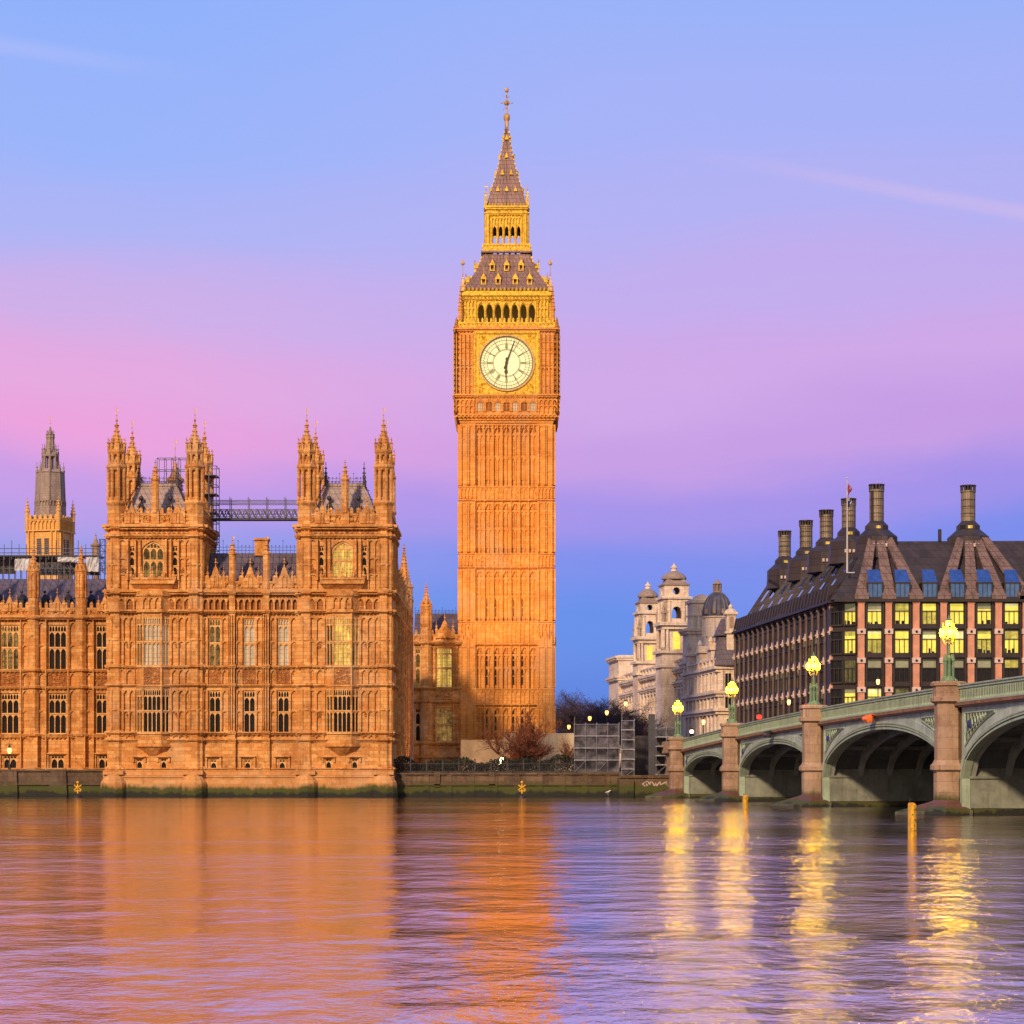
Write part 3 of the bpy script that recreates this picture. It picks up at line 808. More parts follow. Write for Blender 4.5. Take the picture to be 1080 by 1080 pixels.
        orn.box(pm - .5, pm + .5, -.28, .25, z(553), z(540))
        part(root, 'pinnacle', 'honey', pinnacle, pm, .0, z(541), .85, 4.0, 2.0, 8)
        # turrets: front pair, back pair
        r = 1.12
        for i, (tx_, ty_) in enumerate(((x0 + 1.0, .75), (x1 - 1.0, .75), (x0 + 1.2, 10.6), (x1 - 1.2, 10.6))):
            if i < 2:
                wl.lathe(tx_, ty_, [(r + .12, 1.9), (r + .12, z(812)), (r, z(811)), (r, z(556))], 8)
                for zz in (812.5, 782, 774.5, 724, 704.5, 646.5, 627, 567, 558.5):
                    orn.lathe(tx_, ty_, [(r, z(zz) - .1), (r + .34, z(zz) + .12), (r + .34, z(zz) + .36), (r, z(zz) + .5)], 8)
                for a, b_ in ((773, 725), (703, 648), (622, 570)):
                    for q in range(8):
                        an = math.pi / 8 + q * math.pi / 4
                        if math.sin(an) > .5: continue
                        orn.lathe(tx_ + r*math.cos(an), ty_ + r*math.sin(an), [(.14, z(a) + .3), (.14, z(b_) - .3)], 6)
                    zm = z((a + b_) / 2)
                    orn.lathe(tx_, ty_, [(r, zm - .12), (r + .12, zm), (r + .12, zm + .1), (r, zm + .2)], 8)
            else:
                wl.lathe(tx_, ty_, [(r, 3), (r, z(556))], 8)
            palace_turret(root, tx_, ty_, z(556), z(529.5), z(491.5), z(475.5), z(446.5), r)
        # roof of the tower
        rf = MB()
        xa, xb = x0 + 1.5, x1 - 1.5
        rf.taper((xa, xb, 1.2, 10.0), z(545), (c - 2.3, c + 2.3, 3.6, 7.6), z(509))
        rf.box(c - 2.4, c + 2.4, 3.5, 7.7, z(509) + .01, z(509) + .35)
        ro = rf.build('roof', M['slate_pale'], root)
        cr = MB()
        for p, q in (((c-2.3, 3.6), (c+2.3, 3.6)), ((c-2.3, 7.6), (c+2.3, 7.6)), ((c-2.3, 3.6), (c-2.3, 7.6)), ((c+2.3, 3.6), (c+2.3, 7.6))):
            cresting(cr, (p[0], p[1], z(506)), (q[0], q[1], z(506)), .9, .4)
        for s in (-1, 1): cresting(cr, (c + s*(2.4), 3.5, z(509)), (c + s*(x1-x0-3.1)/2, 1.2, z(543)), .45, .35)
        for s in (-1, 1):
            pinnacle(cr, c + s * 2.3, 3.6, z(508), .28, 1.0, 1.6)
        cr.build('roof_cresting', M['iron'], ro)
        for s in (-1, 1):
            dm = MB()
            xx = c + s * 1.75
            dm.box(xx - .3, xx + .3, 1.5, 3.0, z(541), z(533)); dm.taper((xx - .4, xx + .4, 1.4, 3.0), z(533), (xx - .03, xx + .03, 1.8, 3.2), z(527))
            dm.ball((xx, 1.9, z(523.5)), .3)
            dm.tube((xx, 1.9, z(527)), (xx, 1.9, z(520)), .05)
            dm.build('dormer', M['iron'], ro)
    # middle range, set back
    y = .55
    x0, x1 = u(213.5), u(314)
    wins = [u(226), u(262.5), u(298.5)]
    ww = 1.42
    h1 = [(c - ww/2, c + ww/2, z(773), z(728)) for c in wins]; h2 = [(c - ww/2, c + ww/2, z(703), z(652)) for c in wins]
    bas = [(c - .42, c + .42, z(815), z(801)) for c in (u(224.5), u(260.5), u(297))]
    wall(wl, x0, x1, z(812.5), z(623), h1 + h2 + bas, y, .5)
    level_courses(x0, x1, y)
    kinds = [(ww - .02, round(z(728) - z(773), 3), 2, 2, 'flat'), (ww - .02, round(z(652) - z(703), 3), 2, 2, 'flat')]
    for i, c in enumerate(wins):
        put_window(root, kinds[0], (c, y, z(773)), 'g_dark')
        put_window(root, kinds[1], (c, y, z(703)), 'g_half' if i == 0 else 'g_blind')
        for b_ in (bas[i],):
            bx = (b_[0] + b_[1]) / 2
            put_window(root, (.82, round(b_[3] - b_[2], 3), 1, 1, 'flat'), (bx, y, b_[2]), 'g_dark', 0, 'honey', 'basement_window')
            string(orn, bx - .95, bx + .95, b_[3] + .2, .25, .32, y)
            for s in (-1, 1): orn.box(bx + s*.85 - .12, bx + s*.85 + .12, y - .25, y + .02, b_[2], b_[3] + .2)
        part(root, 'gable', 'honey', gable, c + .1, z(619.5), 1.9, 2.6, y - .1)
        carving(orn, c - 1.2, c + 1.2, z(721.5), z(706), y - .05, 40, rnd, .2); soot_and_shade.box(c - .95, c + .95, y - .05, y + .02, z(721.5), z(706))
    piers = [u(244.5), u(280.5), u(214.5), u(313)]
    for p_ in piers[:2]:
        wall_orn, orn = orn, MB()
        orn.box(p_ - .42, p_ + .42, y - .5, y + .05, z(812), z(782)); orn.box(p_ - .36, p_ + .36, y - .42, y + .05, z(782), z(624))
        ribs(orn, (p_ - .3, p_, p_ + .3), z(773), z(648), .09, .1, y - .42)
        for zz in (812.5, 782, 774.5, 724, 704.5, 646.5, 627): string(orn, p_ - .5, p_ + .5, z(zz) + .01, .36, .2, y - .42)
        pinnacle(orn, p_, y, z(624), .78, 4.6, 1.5, 8)
        ob = orn.build('buttress', M['honey'], root); orn = wall_orn
        vane(ob, p_, y, z(576), 1.3)
    for a, b_ in ((u(213.5), wins[0]-.8), (wins[0] + .8, piers[0] - .45), (piers[0] + .45, wins[1] - .8), (wins[1] + .8, piers[1] - .45), (piers[1] + .45, wins[2] - .8), (wins[2] + .8, u(314))):
        for p0, p1 in ((773, 725), (703, 648)): panelled(orn, a + .06, b_ - .06, z(p0) + .3, z(p1) - .3, .6, y, .12, (.48,))
        panelled(orn, a + .06, b_ - .06, z(722), z(706), .6, y, .11)
    panelled(orn, x0, x1, z(643.5), z(631), .72, y, .22, (), .16); soot_and_shade.box(x0 + .02, x1 - .02, y - .03, y + .02, z(643.4), z(631.2))
    wall_orn, orn = orn, MB()
    parapet(orn, x0, x1, z(622.5), z(612.5), y - .1, .8)
    carving(orn, x0, x1, z(621), z(614), y - .12, 90, rnd, .14)
    merlons(orn, x0, x1, z(612.5), .4, .38, .42, y - .08, .25)
    orn.build('parapet', M['honey'], root); orn = wall_orn
    rf = MB()
    rf.add([(x0, y + .8, z(620)), (x1, y + .8, z(620)), (x1, y + 4.6, z(579)), (x0, y + 4.6, z(579)), (x1, y + 9, z(620)), (x0, y + 9, z(620))],
           [(0,1,2,3), (3,2,4,5), (0,3,5), (1,4,2)])
    for k in range(15):
        xx = x0 + (x1 - x0) * (k + .5) / 15
        rf.tube((xx, y + .78, z(620)), (xx, y + 4.58, z(579)), .05, n=4)
    ro = rf.build('roof', M['slate'], root)
    cr = MB(); cresting(cr, (x0, y + 4.6, z(579)), (x1, y + 4.6, z(579)), 1.1, .45)
    for c in wins:
        cr.ball((c + .1, y + 1.9, z(592)), .28); cr.tube((c + .1, y + 1.9, z(604)), (c + .1, y + 1.9, z(588)), .06)
    cr.build('roof_cresting', M['iron'], ro)
    ch = MB(); ch.box(u(264), u(278), y + 4.0, y + 5.6, z(582), z(565.5)); ch.box(u(263), u(279), y + 3.8, y + 5.8, z(565.5), z(563.5))
    ch.build('chimney', M['honey'], ro)
    # rear of the block and the long north flank, seen edge-on from the river
    wl.box(u(113) + .3, W - .3, 11.6, 46, 1.0, z(624))
    xs = W
    orn.M = Matrix.Translation((xs, 11.2, 0)) @ Matrix.Rotation(math.pi / 2, 4, 'Z')   # local x runs back along the flank
    Lf = 35.0
    nh = []
    for k in range(7):
        cx_ = 2.6 + 5 * k
        nh.append((cx_ - .9, cx_ + .9, z(773), z(728))); nh.append((cx_ - .9, cx_ + .9, z(703), z(652)))
    wl.M = orn.M
    wall(wl, 0, Lf, z(812.5), z(626), nh, 0, .35)
    wl.M = None
    for zz, hh, pp in ((812.5,.3,.3),(782,.3,.25),(774.5,.3,.3),(724,.26,.25),(704.5,.3,.28),(646.5,.38,.4),(627,.5,.45)):
        string(orn, 0, Lf, z(zz), hh, pp, 0, .5)
    for k in range(8):
        bx = .1 + 5 * k
        orn.box(bx - .4, bx + .4, -.55, .02, z(812), z(626)); pinnacle(orn, bx, -.2, z(626), .7, 2.6, 1.6, 8)
    for k in range(7):
        for a, b_ in ((773, 725), (703, 648)):
            panelled(orn, .5 + 5*k, 1.6 + 5*k, z(a) + .3, z(b_) - .3, .55, 0, .12, (.5,)); panelled(orn, 3.6 + 5*k, 4.7 + 5*k, z(a) + .3, z(b_) - .3, .55, 0, .12, (.5,))
    panelled(orn, 0, Lf, z(643.5), z(631), .9, 0, .15, (), .16)
    parapet(orn, 0, Lf, z(622.5), z(613), 0, .9); merlons(orn, 0, Lf, z(613), .4, .4, .4, .02, .25)
    orn.M = None
    for k in range(7):
        put_window(root, (1.78, round(z(728) - z(773), 3), 3, 2, 'flat'), (xs, 11.2 + 2.6 + 5*k, z(773)), 'g_dark', math.pi / 2)
        put_window(root, (1.78, round(z(652) - z(703), 3), 3, 2, 'flat'), (xs, 11.2 + 2.6 + 5*k, z(703)), 'g_dark', math.pi / 2)
    small_turret(root, xs - .7, 46, 2, Z(620, 316), Z(578, 316), 1.15)
    rf = MB()
    rf.add([(u(113) + 1, 12.5, z(622)), (W - 1, 12.5, z(622)), (W - 1, 45, z(622)), (u(113) + 1, 45, z(622)), (u(113) + 8, 20, z(596)), (W - 8, 20, z(596)), (W - 8, 40, z(596)), (u(113) + 8, 40, z(596))],
           [(0,1,5,4),(1,2,6,5),(2,3,7,6),(3,0,4,7),(4,5,6,7)])
    rf.build('roof', M['slate'], root)
    wl.build('wall', M['honey'], root); orn.build('carved_stonework', M['honey'], root); low.build('plinth', M['honey_low'], root)
palace_pavilion()

# ------------------------------------------------------------------ gothic ranges with regular bays
def gothic_range(root, D, bays, bw, x_first, z, ends, stone='honey', lights=3, ww=2.2, lit={}, turret_tops=None, base_win=True):
    """long front of equal bays; bays = number, x_first = centre of first bay (local), z = row -> height"""
    rnd = random.Random(5)
    wl, orn, soot_and_shade = MB(), MB(), Panels(root)  # Panels paints recess shade as dark slabs
    x0, x1 = ends
    cs = [x_first + bw * i for i in range(bays)]
    h1 = [(c - ww/2, c + ww/2, z(774), z(731)) for c in cs]; h2 = [(c - ww/2, c + ww/2, z(706.5), z(659)) for c in cs]
    bs = [(c - .85, c + .85, z(813), z(797)) for c in cs] if base_win else []
    wall(wl, x0, x1, z(818), z(652), h1 + h2 + bs, 0, .5)
    wl.box(x0, x1, .55, 14, 2.0, z(655))
    for zz, h, p, bo in ((812.5,.3,.3,0),(778,.28,.25,.5),(776,.22,.34,0),(726.5,.3,.3,.5),(708.5,.3,.28,.5),(653.5,.5,.5,.4)):
        string(orn, x0, x1, z(zz), h, p, 0, bo)
    for i, c in enumerate(cs):
        put_window(root, (ww - .02, round(z(731) - z(774), 3), lights, 2, 'flat'), (c, 0, z(774)), lit.get((i, 0), 'g_dark'), 0, stone)
        put_window(root, (ww - .02, round(z(659) - z(706.5), 3), lights, 2, 'flat'), (c, 0, z(706.5)), lit.get((i, 1), 'g_dark'), 0, stone)
        if base_win:
            put_window(root, (1.68, round(z(797) - z(813), 3), 2, 1, 'flat'), (c, 0, z(813)), 'g_dark', 0, stone, 'basement_window')
            string(orn, c - 1.25, c + 1.25, z(797) + .1, .24, .3, 0)
            for s in (-1, 1): orn.box(c + s*1.15 - .1, c + s*1.15 + .1, -.24, .02, z(813), z(797) + .1)
        carving(orn, c - 1.2, c + 1.2, z(725.5), z(709.5), -.05, 60, rnd, .24); soot_and_shade.box(c - 1.25, c + 1.25, -.05, .02, z(725.5), z(709.5))
        part(root, 'gable', stone, gable, c, z(645), 1.6, 1.9, -.14)
        # thin shafts beside each window, blind panels
        ribs(orn, (c - ww/2 - .25, c + ww/2 + .25), z(812), z(653), .16, .2)
        for s in (-1, 1):
            a, b = c + s * (ww/2 + .4), c + s * (bw/2 - .6)
            a, b = min(a, b), max(a, b)
            if b - a > .3:
                panelled(orn, a, b, z(774) + .3, z(728), .62, 0, .12, (.5,)); panelled(orn, a, b, z(706.5) + .1, z(656), .62, 0, .12, (.5,))
                panelled(orn, a, b, z(725), z(710), .62, 0, .12)
        b = c + bw / 2
        for bb in ((c - bw/2,) if i == 0 else ()) + (b,):
            if bb > x1 - .2 or bb < x0 + .2: continue
            wall_orn, orn = orn, MB()
            orn.box(bb - .62, bb + .62, -.75, .02, z(816), z(776)); orn.lathe(bb, -.1, [(.72, z(778)), (.72, z(640))], 8)
            for zz in (812.5, 777, 726.5, 708.5, 653.5): orn.lathe(bb, -.1, [(.7, z(zz)-.1), (.98, z(zz)+.1), (.98, z(zz)+.32), (.7, z(zz)+.45)], 8)
            orn.build('buttress', M[stone], root); orn = wall_orn
            if turret_tops: small_turret(root, bb, .0, z(645), z(turret_tops[0]), z(turret_tops[1]), .66, stone)
    wall_orn, orn = orn, MB()
    parapet(orn, x0, x1, z(650), z(641), -.1, .75)
    carving(orn, x0, x1, z(649), z(642), -.12, int((x1 - x0) * 7), rnd, .14)
    merlons(orn, x0, x1, z(641), .42, .4, .4, -.08, .25)
    orn.build('parapet', M[stone], root); orn = wall_orn
    wl.build('wall', M[stone], root); orn.build('carved_stonework', M[stone], root)

def palace_wing():
    D = 280.0
    root = empty('palace_wing', (X(0, D), D, 0), 0, 'long honey stone gothic palace range set back behind the river terrace wall', 'palace')
    k = D / F
    z = lambda py: Z(py, D)
    gothic_range(root, D, 6, 50.1 * k, -139.8 * k, z, (-165 * k, 113.5 * k), 'honey', 3, 2.25,
                 {(3, 1): 'g_half', (4, 1): 'g_dark'}, (603, 580))
    rf = MB()
    x0, x1 = -165 * k, 113.5 * k
    rf.add([(x0, .9, z(646)), (x1, .9, z(646)), (x1, 6.5, z(606)), (x0, 6.5, z(606)), (x1, 13, z(646)), (x0, 13, z(646))], [(0,1,2,3), (3,2,4,5), (0,3,5), (1,4,2)])
    for i in range(38):
        xx = x0 + (x1 - x0) * (i + .5) / 38
        rf.tube((xx, .88, z(646)), (xx, 6.48, z(606)), .05, n=4)
    ro = rf.build('roof', M['slate'], root)
    for i in range(14):
        dm = MB()
        xx = -6.5 + (i - 5) * 25.05 * k * .98 + 3.0
        dm.box(xx - .32, xx + .32, 1.5, 3.4, z(640), z(631)); dm.taper((xx - .42, xx + .42, 1.4, 3.4), z(631), (xx - .04, xx + .04, 2, 3.6), z(625))
        dm.ball((xx, 2.0, z(623)), .2)
        dm.build('dormer', M['iron'], ro)
palace_wing()

def palace_rear():
    D = 330.0
    k = D / F
    x0, x1 = X(436, D), X(487, D)
    root = empty('palace_range', (X(436, D), D, 0), 0, 'narrow honey stone palace range wedged between the river block and the clock tower', 'palace')
    u = lambda px: (px - 436) * k
    z = lambda py: Z(py, D)
    wl, orn = MB(), MB()
    hs = [(u(460), u(477), z(782), z(746)), (u(460), u(477), z(725), z(683)), (u(438), u(443.5), z(782), z(746)), (u(438), u(443.5), z(725), z(683))]
    wall(wl, 0, u(487), 2.5, z(678), hs, 0, .5)
    wl.box(0, u(487), .6, 14, 2, z(680))
    for zz, h, p, bo in ((800,.3,.3,0),(785,.3,.3,.5),(741,.3,.3,.5),(727,.3,.3,.5),(679.5,.5,.5,.4)): string(orn, 0, u(487), z(zz), h, p, 0, bo)
    put_window(root, (round(u(477) - u(460), 3), round(z(746) - z(782), 3), 3, 2, 'flat'), (u(468.5), 0, z(782)), 'g_half')
    put_window(root, (round(u(477) - u(460), 3), round(z(683) - z(725), 3), 3, 2, 'flat'), (u(468.5), 0, z(725)), 'g_lit')
    put_window(root, (round(u(443.5) - u(438), 3), round(z(746) - z(782), 3), 1, 2, 'flat'), (u(440.75), 0, z(782)), 'g_dark')
    put_window(root, (round(u(443.5) - u(438), 3), round(z(683) - z(725), 3), 1, 2, 'flat'), (u(440.75), 0, z(725)), 'g_half')
    rnd = random.Random(2)
    carving(orn, u(459), u(478), z(740), z(728.5), -.02, 60, rnd, .22)
    for a, b in ((u(454.5), u(459)), (u(478), u(486))):
        for p, q in ((783, 743), (726, 682)): panelled(orn, a, b, z(p), z(q), .6, 0, .12, (.5,))
    orn.lathe(u(449.5), -.1, [(.85, 2.5), (.85, z(665))], 8)
    for zz in (800, 785, 741, 727, 679.5): orn.lathe(u(449.5), -.1, [(.85, z(zz)-.1), (1.1, z(zz)+.1), (1.1, z(zz)+.32), (.85, z(zz)+.45)], 8)
    parapet(orn, 0, u(487), z(677), z(669), -.1, .8); merlons(orn, 0, u(487), z(669), .42, .4, .4, -.08, .25)
    part(root, 'gable', 'honey', gable, u(469), z(673), 2.4, 2.6, -.14)
    small_turret(root, u(449.5), 0, z(668), z(640), z(619), .8)
    rf = MB(); e = u(487)
    rf.add([(0, .9, z(674)), (e, .9, z(674)), (e, 6, z(644)), (0, 6, z(644)), (e, 12, z(674)), (0, 12, z(674))], [(0,1,2,3), (3,2,4,5), (0,3,5), (1,4,2)])
    ro = rf.build('roof', M['slate'], root)
    cr = MB(); cresting(cr, (0, 6, z(644)), (e, 6, z(644)), .6, .5); cr.build('roof_cresting', M['iron'], ro)
    # dark lower opening at the foot
    orn.box(u(462), u(474), -.05, .02, z(813), z(800))
    wl.build('wall', M['honey'], root); orn.build('carved_stonework', M['honey'], root)
palace_rear()

# ------------------------------------------------------------------ clock tower
def clock_tower():
    D = 330.0; k = D / F
    cx0 = X(534.3, D)
    HW = 6.72
    root = empty('clock_tower', (cx0, D + HW, 3.0), 0, 'tall honey stone gothic clock tower with a lit dial and a pointed iron spire', 'clock tower')
    z = lambda py: Z(py, D) - 3.0
    rnd = random.Random(21)
    sh, belt, gold, stage = MB(), MB(), MB(), MB()
    def side(mb_list, q):
        Mx = Matrix.Rotation(q * math.pi / 2, 4, 'Z') @ Matrix.Translation((0, -HW, 0))
        for m in mb_list: m.M = Mx
    stages = [(446, 513.5), (527, 584.4), (598, 656), (679, 727), (742.8, 806)]
    sh.box(-HW + .55, HW - .55, -HW + .55, HW - .55, 0, z(440))
    for q in range(4):
        side([sh, belt, gold, stage], q)
        # corner piers with panelled faces
        for s in (-1, 1):
            a, b = (s * 4.5, s * 6.72); a, b = min(a, b), max(a, b)
            sh.box(a + (.012 if s < 0 else 0), b - (.012 if s > 0 else 0), 0, 2.2, 0, z(440))
            m_ = (a + b) / 2
            for y0, y1 in stages:
                ribs(belt, (a + .14, m_ - .12, m_ + .12, b - .14), z(y1) + .3, z(y0) - .25, .16, .17)
                for zz in (.25, .5, .75):
                    zb = z(y1) + (z(y0) - z(y1)) * zz
                    for p, r_ in ((a + .2, m_ - .18), (m_ + .18, b - .2)):
                        belt.box(p, r_, -.1, .01, zb, zb + .12); arch_plate(belt, p, r_, zb - .5, zb - .06, zb, -.11, .01, 'pointed', 5)
                for p, r_ in ((a + .2, m_ - .18), (m_ + .18, b - .2)): arch_plate(belt, p, r_, z(y0) - 1.1, z(y0) - .45, z(y0) - .25, -.13, .01, 'pointed', 5)
        # the recessed middle with seven bays
        for y0, y1 in stages:
            za, zb = z(y1) + .1, z(y0) - .1
            n = 7; st = 9.0 / n
            for i in range(n + 1):
                x = -4.5 + st * i
                belt.box(x - .1, x + .1, .1, .72, za, zb)
                belt.box(x - .06, x + .06, -.04, .11, za, zb)
            for i in range(n):
                a, b = -4.5 + st * i + .1, -4.5 + st * (i + 1) - .1
                c = (a + b) / 2
                belt.box(c - .06, c + .06, .3, .72, za, zb)
                arch_plate(belt, a, b, zb - 1.4, zb - .4, zb + .05, .2, .72, 'pointed', 8)
                arch_plate(belt, a, c - .05, zb - 2.3, zb - 1.6, zb - 1.35, .36, .72, 'pointed', 4); arch_plate(belt, c + .05, b, zb - 2.3, zb - 1.6, zb - 1.35, .36, .72, 'pointed', 4)
                zm = za + (zb - za) * .47
                belt.box(a, b, .34, .72, zm, zm + .2)
                arch_plate(belt, a, c - .05, zm - .75, zm - .15, zm, .38, .72, 'pointed', 4); arch_plate(belt, c + .05, b, zm - .75, zm - .15, zm, .38, .72, 'pointed', 4)
        # band of carved panels between the stages
        zs = [440] + [v for s_ in stages for v in s_] + [806]
        for (a_, b_) in ((513.5, 527), (584.4, 598), (656, 679), (727, 742.8)):
            belt.box(-HW, HW, -.05, 1.0, z(b_), z(a_))
            string(belt, -HW - .1, HW + .1, z(a_) - .12, .22, .2, -.0); string(belt, -HW - .1, HW + .1, z(b_) - .16, .22, .2, -.0)
            panelled(belt, -4.4, 4.4, z(b_) + .2, z(a_) - .15, .64, -.05, .07)
            for i in range(8): belt.box(-4.5 + 9.0/7*i - .07, -4.5 + 9.0/7*i + .07, -.3, -.04, z(b_) - .2, z(a_) + .3)
            for s in (-1, 1): panelled(belt, s*5.6 - 1.0, s*5.6 + 1.0, z(b_) + .2, z(a_) - .15, .5, -.05, .12)
            carving(belt, -4.3, 4.3, z(b_) + .3, z(a_) - .3, -.05, 40, rnd, .14)
        # gablets on the lowest belt, wider foot
        for s in (-1, 1):
            gable(belt, s * 5.6, z(683), 1.7, 2.6, -.25)
        belt.box(-HW - .15, HW + .15, -.25, .1, 0, z(790)); string(belt, -HW - .25, HW + .25, z(790), .35, .4, -.05)
        for s in (-1, 1): belt.box(s*5.6 - 1.2, s*5.6 + 1.2, -.2, .02, 0, z(683))
        # corbelled stage under the dial
        e = 7.45
        for i, (zz, o) in enumerate(((446, .1), (443.5, .32), (441, .55), (438.8, .74))):
            stage.box(-HW - o + .012, HW + o - .012, -o, 1.5, z(zz), z(zz) + .36)
        panelled(belt, -4.6, 4.6, z(452), z(447), .65, .0, .1)
        for i in range(26):
            x = -7.2 + i * .576; stage.box(x - .1, x + .1, -.86, -.5, z(440.5), z(439))
        o = -.72
        stage.box(-HW - .7, HW + .7, o, 2, z(438.5), z(419))
        n = 7; st = 8.9 / n
        for i in range(n):
            c = -4.45 + st * (i + .5)
            if i % 2 == 0:
                sw = MB(); sw.M = stage.M; sw.box(c - .34, c + .34, o - .03, o + .05, z(434), z(426.5)); sw.polyxz([(c - .34, z(426.5) + .003), (c + .34, z(426.5) + .003), (c + .2, z(424)), (c, z(422.6)), (c - .2, z(424))], o - .03, o + .05); sw.build('stage_window', M['g_blind'], root)
            else:
                sn = MB(); sn.M = stage.M; sn.box(c - .42, c + .42, o - .025, o + .05, z(434.5), z(425)); sn.build('niche', M['honey_shaded'], root)  # flat slab, the niche's shade painted in its darker colour
            arch_plate(stage, c - .45, c + .45, z(427), z(422.5), z(421.5), o - .22, o, 'pointed', 8)
            for s in (-1, 1): stage.box(c + s*.54 - .09, c + s*.54 + .09, o - .2, o, z(435), z(421.5))
            stage.box(c - .04, c + .04, o - .08, o, z(433), z(424.5)); gable(stage, c, z(425.5), .95, .95, o - .12, .1)
        for s in (-1, 1): panelled(stage, s*6.0 - 1.3, s*6.0 + 1.3, z(436), z(422), .65, o, .12, (.5,))
        string(stage, -HW - .75, HW + .75, z(419.5), .4, .3, o, .5)
        # dial stage
        stage.box(-HW - .6, HW + .6, -.62, 2, z(419), z(350))
        for s in (-1, 1):
            for j in (-1.15, -.55, .05, .65, 1.2): ribs(stage, (s * 6.1 + j,), z(417), z(353), .13, .16, -.62)
            for t in (408, 397, 386, 373, 362):
                stage.box(s*6.1 - 1.15, s*6.1 + 1.2, -.72, -.6, z(t), z(t) + .18)
            panelled(stage, s*6.1 - 1.15, s*6.1 + 1.2, z(396.5), z(388), .6, -.62, .13); carving(stage, s*6.1 - 1.2, s*6.1 + 1.2, z(395), z(388), -.62, 26, rnd, .2); carving(stage, s*6.1 - 1.2, s*6.1 + 1.2, z(375), z(367), -.62, 26, rnd, .2)
            stage.lathe(s * 7.28, -.56, [(.32, z(438)), (.32, z(347)), (.45, z(346)), (.3, z(344)), (.04, z(335))], 8)
            crockets(stage, s * 7.28, -.56, [(.28, z(438)), (.28, z(350))], 4, .15, .75)
        # gilded frame round the dial
        f = 4.62; zc = z(384)
        gold.box(-f, f, -.8, -.6, z(418), z(351))
        for s in (-1, 1):
            gold.box(s*f - .16, s*f + .16, -1.0, -.62, z(418.5), z(350.5)); gold.box(s*(f - .55) - .06, s*(f - .55) + .06, -.92, -.78, z(416), z(353))
        gold.box(-f - .15, f + .15, -1.02, -.62, z(418.8), z(416.2)); gold.box(-f - .15, f + .15, -1.02, -.62, z(353), z(350.4))
        for i in range(34):
            t = -f + .2 + (2*f - .4) * i / 33
            for zz in (417.5, 351.7): gold.ball((t, -1.04, z(zz)), .09, 5, 4)
            tz_ = z(418) + (z(351) - z(418)) * i / 33
            for s in (-1, 1): gold.ball((s * f, -1.02, tz_), .09, 5, 4)
        for sx in (-1, 1):
            for szz in (-1, 1):
                carving(gold, sx*3.55 - .75, sx*3.55 + .75, zc + szz*3.55 - .75, zc + szz*3.55 + .75, -.8, 40, rnd, .16)
        # corner pedestals, parapet above the dial
        string(stage, -HW - .75, HW + .75, z(350), .45, .3, -.62, .5)
        for i in range(7):
            c = -4.0 + 8.0 * i / 6
            stage.box(c - .4, c + .4, -.78, -.5, z(347.5), z(344.5))
        parapet(gold, -7.0, 7.0, z(346), z(340.5), -.55, .62, .25)
        merlons(gold, -7.0, 7.0, z(340.5), .35, .3, .35, -.52, .2)
        # belfry
        hwb = 6.15; yb = HW - hwb
        gold.M = Matrix.Rotation(q * math.pi / 2, 4, 'Z') @ Matrix.Translation((0, -hwb, 0)); stage.M = gold.M
        n = 7; st = 8.6 / n
        hl = [(-4.3 + st*i + .17, -4.3 + st*(i+1) - .17, z(339), z(319.5)) for i in range(n)]
        wall(gold, -hwb, hwb, z(346), z(314), hl, 0, .8)
        for h in hl:
            arch_plate(gold, h[0], h[1], z(326.5), z(319.8), z(319.4), .05, .7, 'pointed', 8)
            arch_plate(gold, h[0] - .12, h[1] + .12, z(326.5), z(318), z(317), -.16, .0, 'pointed', 8)
        for i in range(n + 1):
            x = -4.3 + st*i; gold.lathe(x, -.05, [(.14, z(340)), (.14, z(318)), (.2, z(317.5)), (.02, z(314.5))], 6)
        for s in (-1, 1):
            panelled(gold, s*5.25 - .75, s*5.25 + .75, z(344), z(316), .5, 0, .12, (.4, .7))
        string(gold, -hwb - .1, hwb + .1, z(316), .35, .3, 0, .4); 
        # cornice with shields under the roof
        string(gold, -hwb - .3, hwb + .3, z(313.5), .55, .5, 0, .5)
        gold.box(-hwb - .4, hwb + .4, -.45, .4, z(309.6), z(306.5))
        for i in range(22):
            c = -hwb + .1 + i * (2*hwb - .2) / 21
            gold.lathe(c, -.42, [(.16, z(306.5)), (.2, z(305)), (.02, z(302.5))], 5)
        for s in (-1,):
            pinnacle(stage, s*(hwb + .55), -.55, z(345), .62, 2.6, 3.4, 8)
    for m in (sh, belt, gold, stage): m.M = None
    sh.build('shaft', M['tower'], root); belt.build('panelled_stonework', M['tower'], root)
    stage.build('dial_stage', M['tower'], root); gold.build('gilded_belfry', M['gold'], root)
    # slit windows of the middle bays, front and side
    for q in (0, 1):
        for (za, zb) in ((788, 748), (722, 688), (650, 632), (628, 608), (578, 560), (556, 540), (506, 486), (482, 464)):
            for i in (2, 3, 5, 6):
                h = z(zb) - z(za)
                mb = MB()
                w_ = .12 if za > 700 else .06
                c = -4.5 + 9.0/7 * (i - .5)
                off = -.32
                for w0 in (c + off * .95,):
                    mb.box(w0 - w_, w0 + w_, -HW + .5, -HW + .53, z(za), z(zb))
                    mb.box(w0 - w_ - .07, w0 - w_, -HW + .42, -HW + .56, z(za), z(zb)); mb.box(w0 + w_, w0 + w_ + .07, -HW + .42, -HW + .56, z(za), z(zb))
                    nb = max(1, int(h / 1.1))
                    for t in range(1, nb): mb.box(w0 - w_, w0 + w_, -HW + .44, -HW + .54, z(za) + h*t/nb, z(za) + h*t/nb + .14)
                mb.mi = [0 if f_ < 6 else 1 for f_ in range(len(mb.f))]
                mb.build('slit_window', [M['g_dark'] if za > 640 else M['tower'], M['tower']], root, rz=q * math.pi / 2)
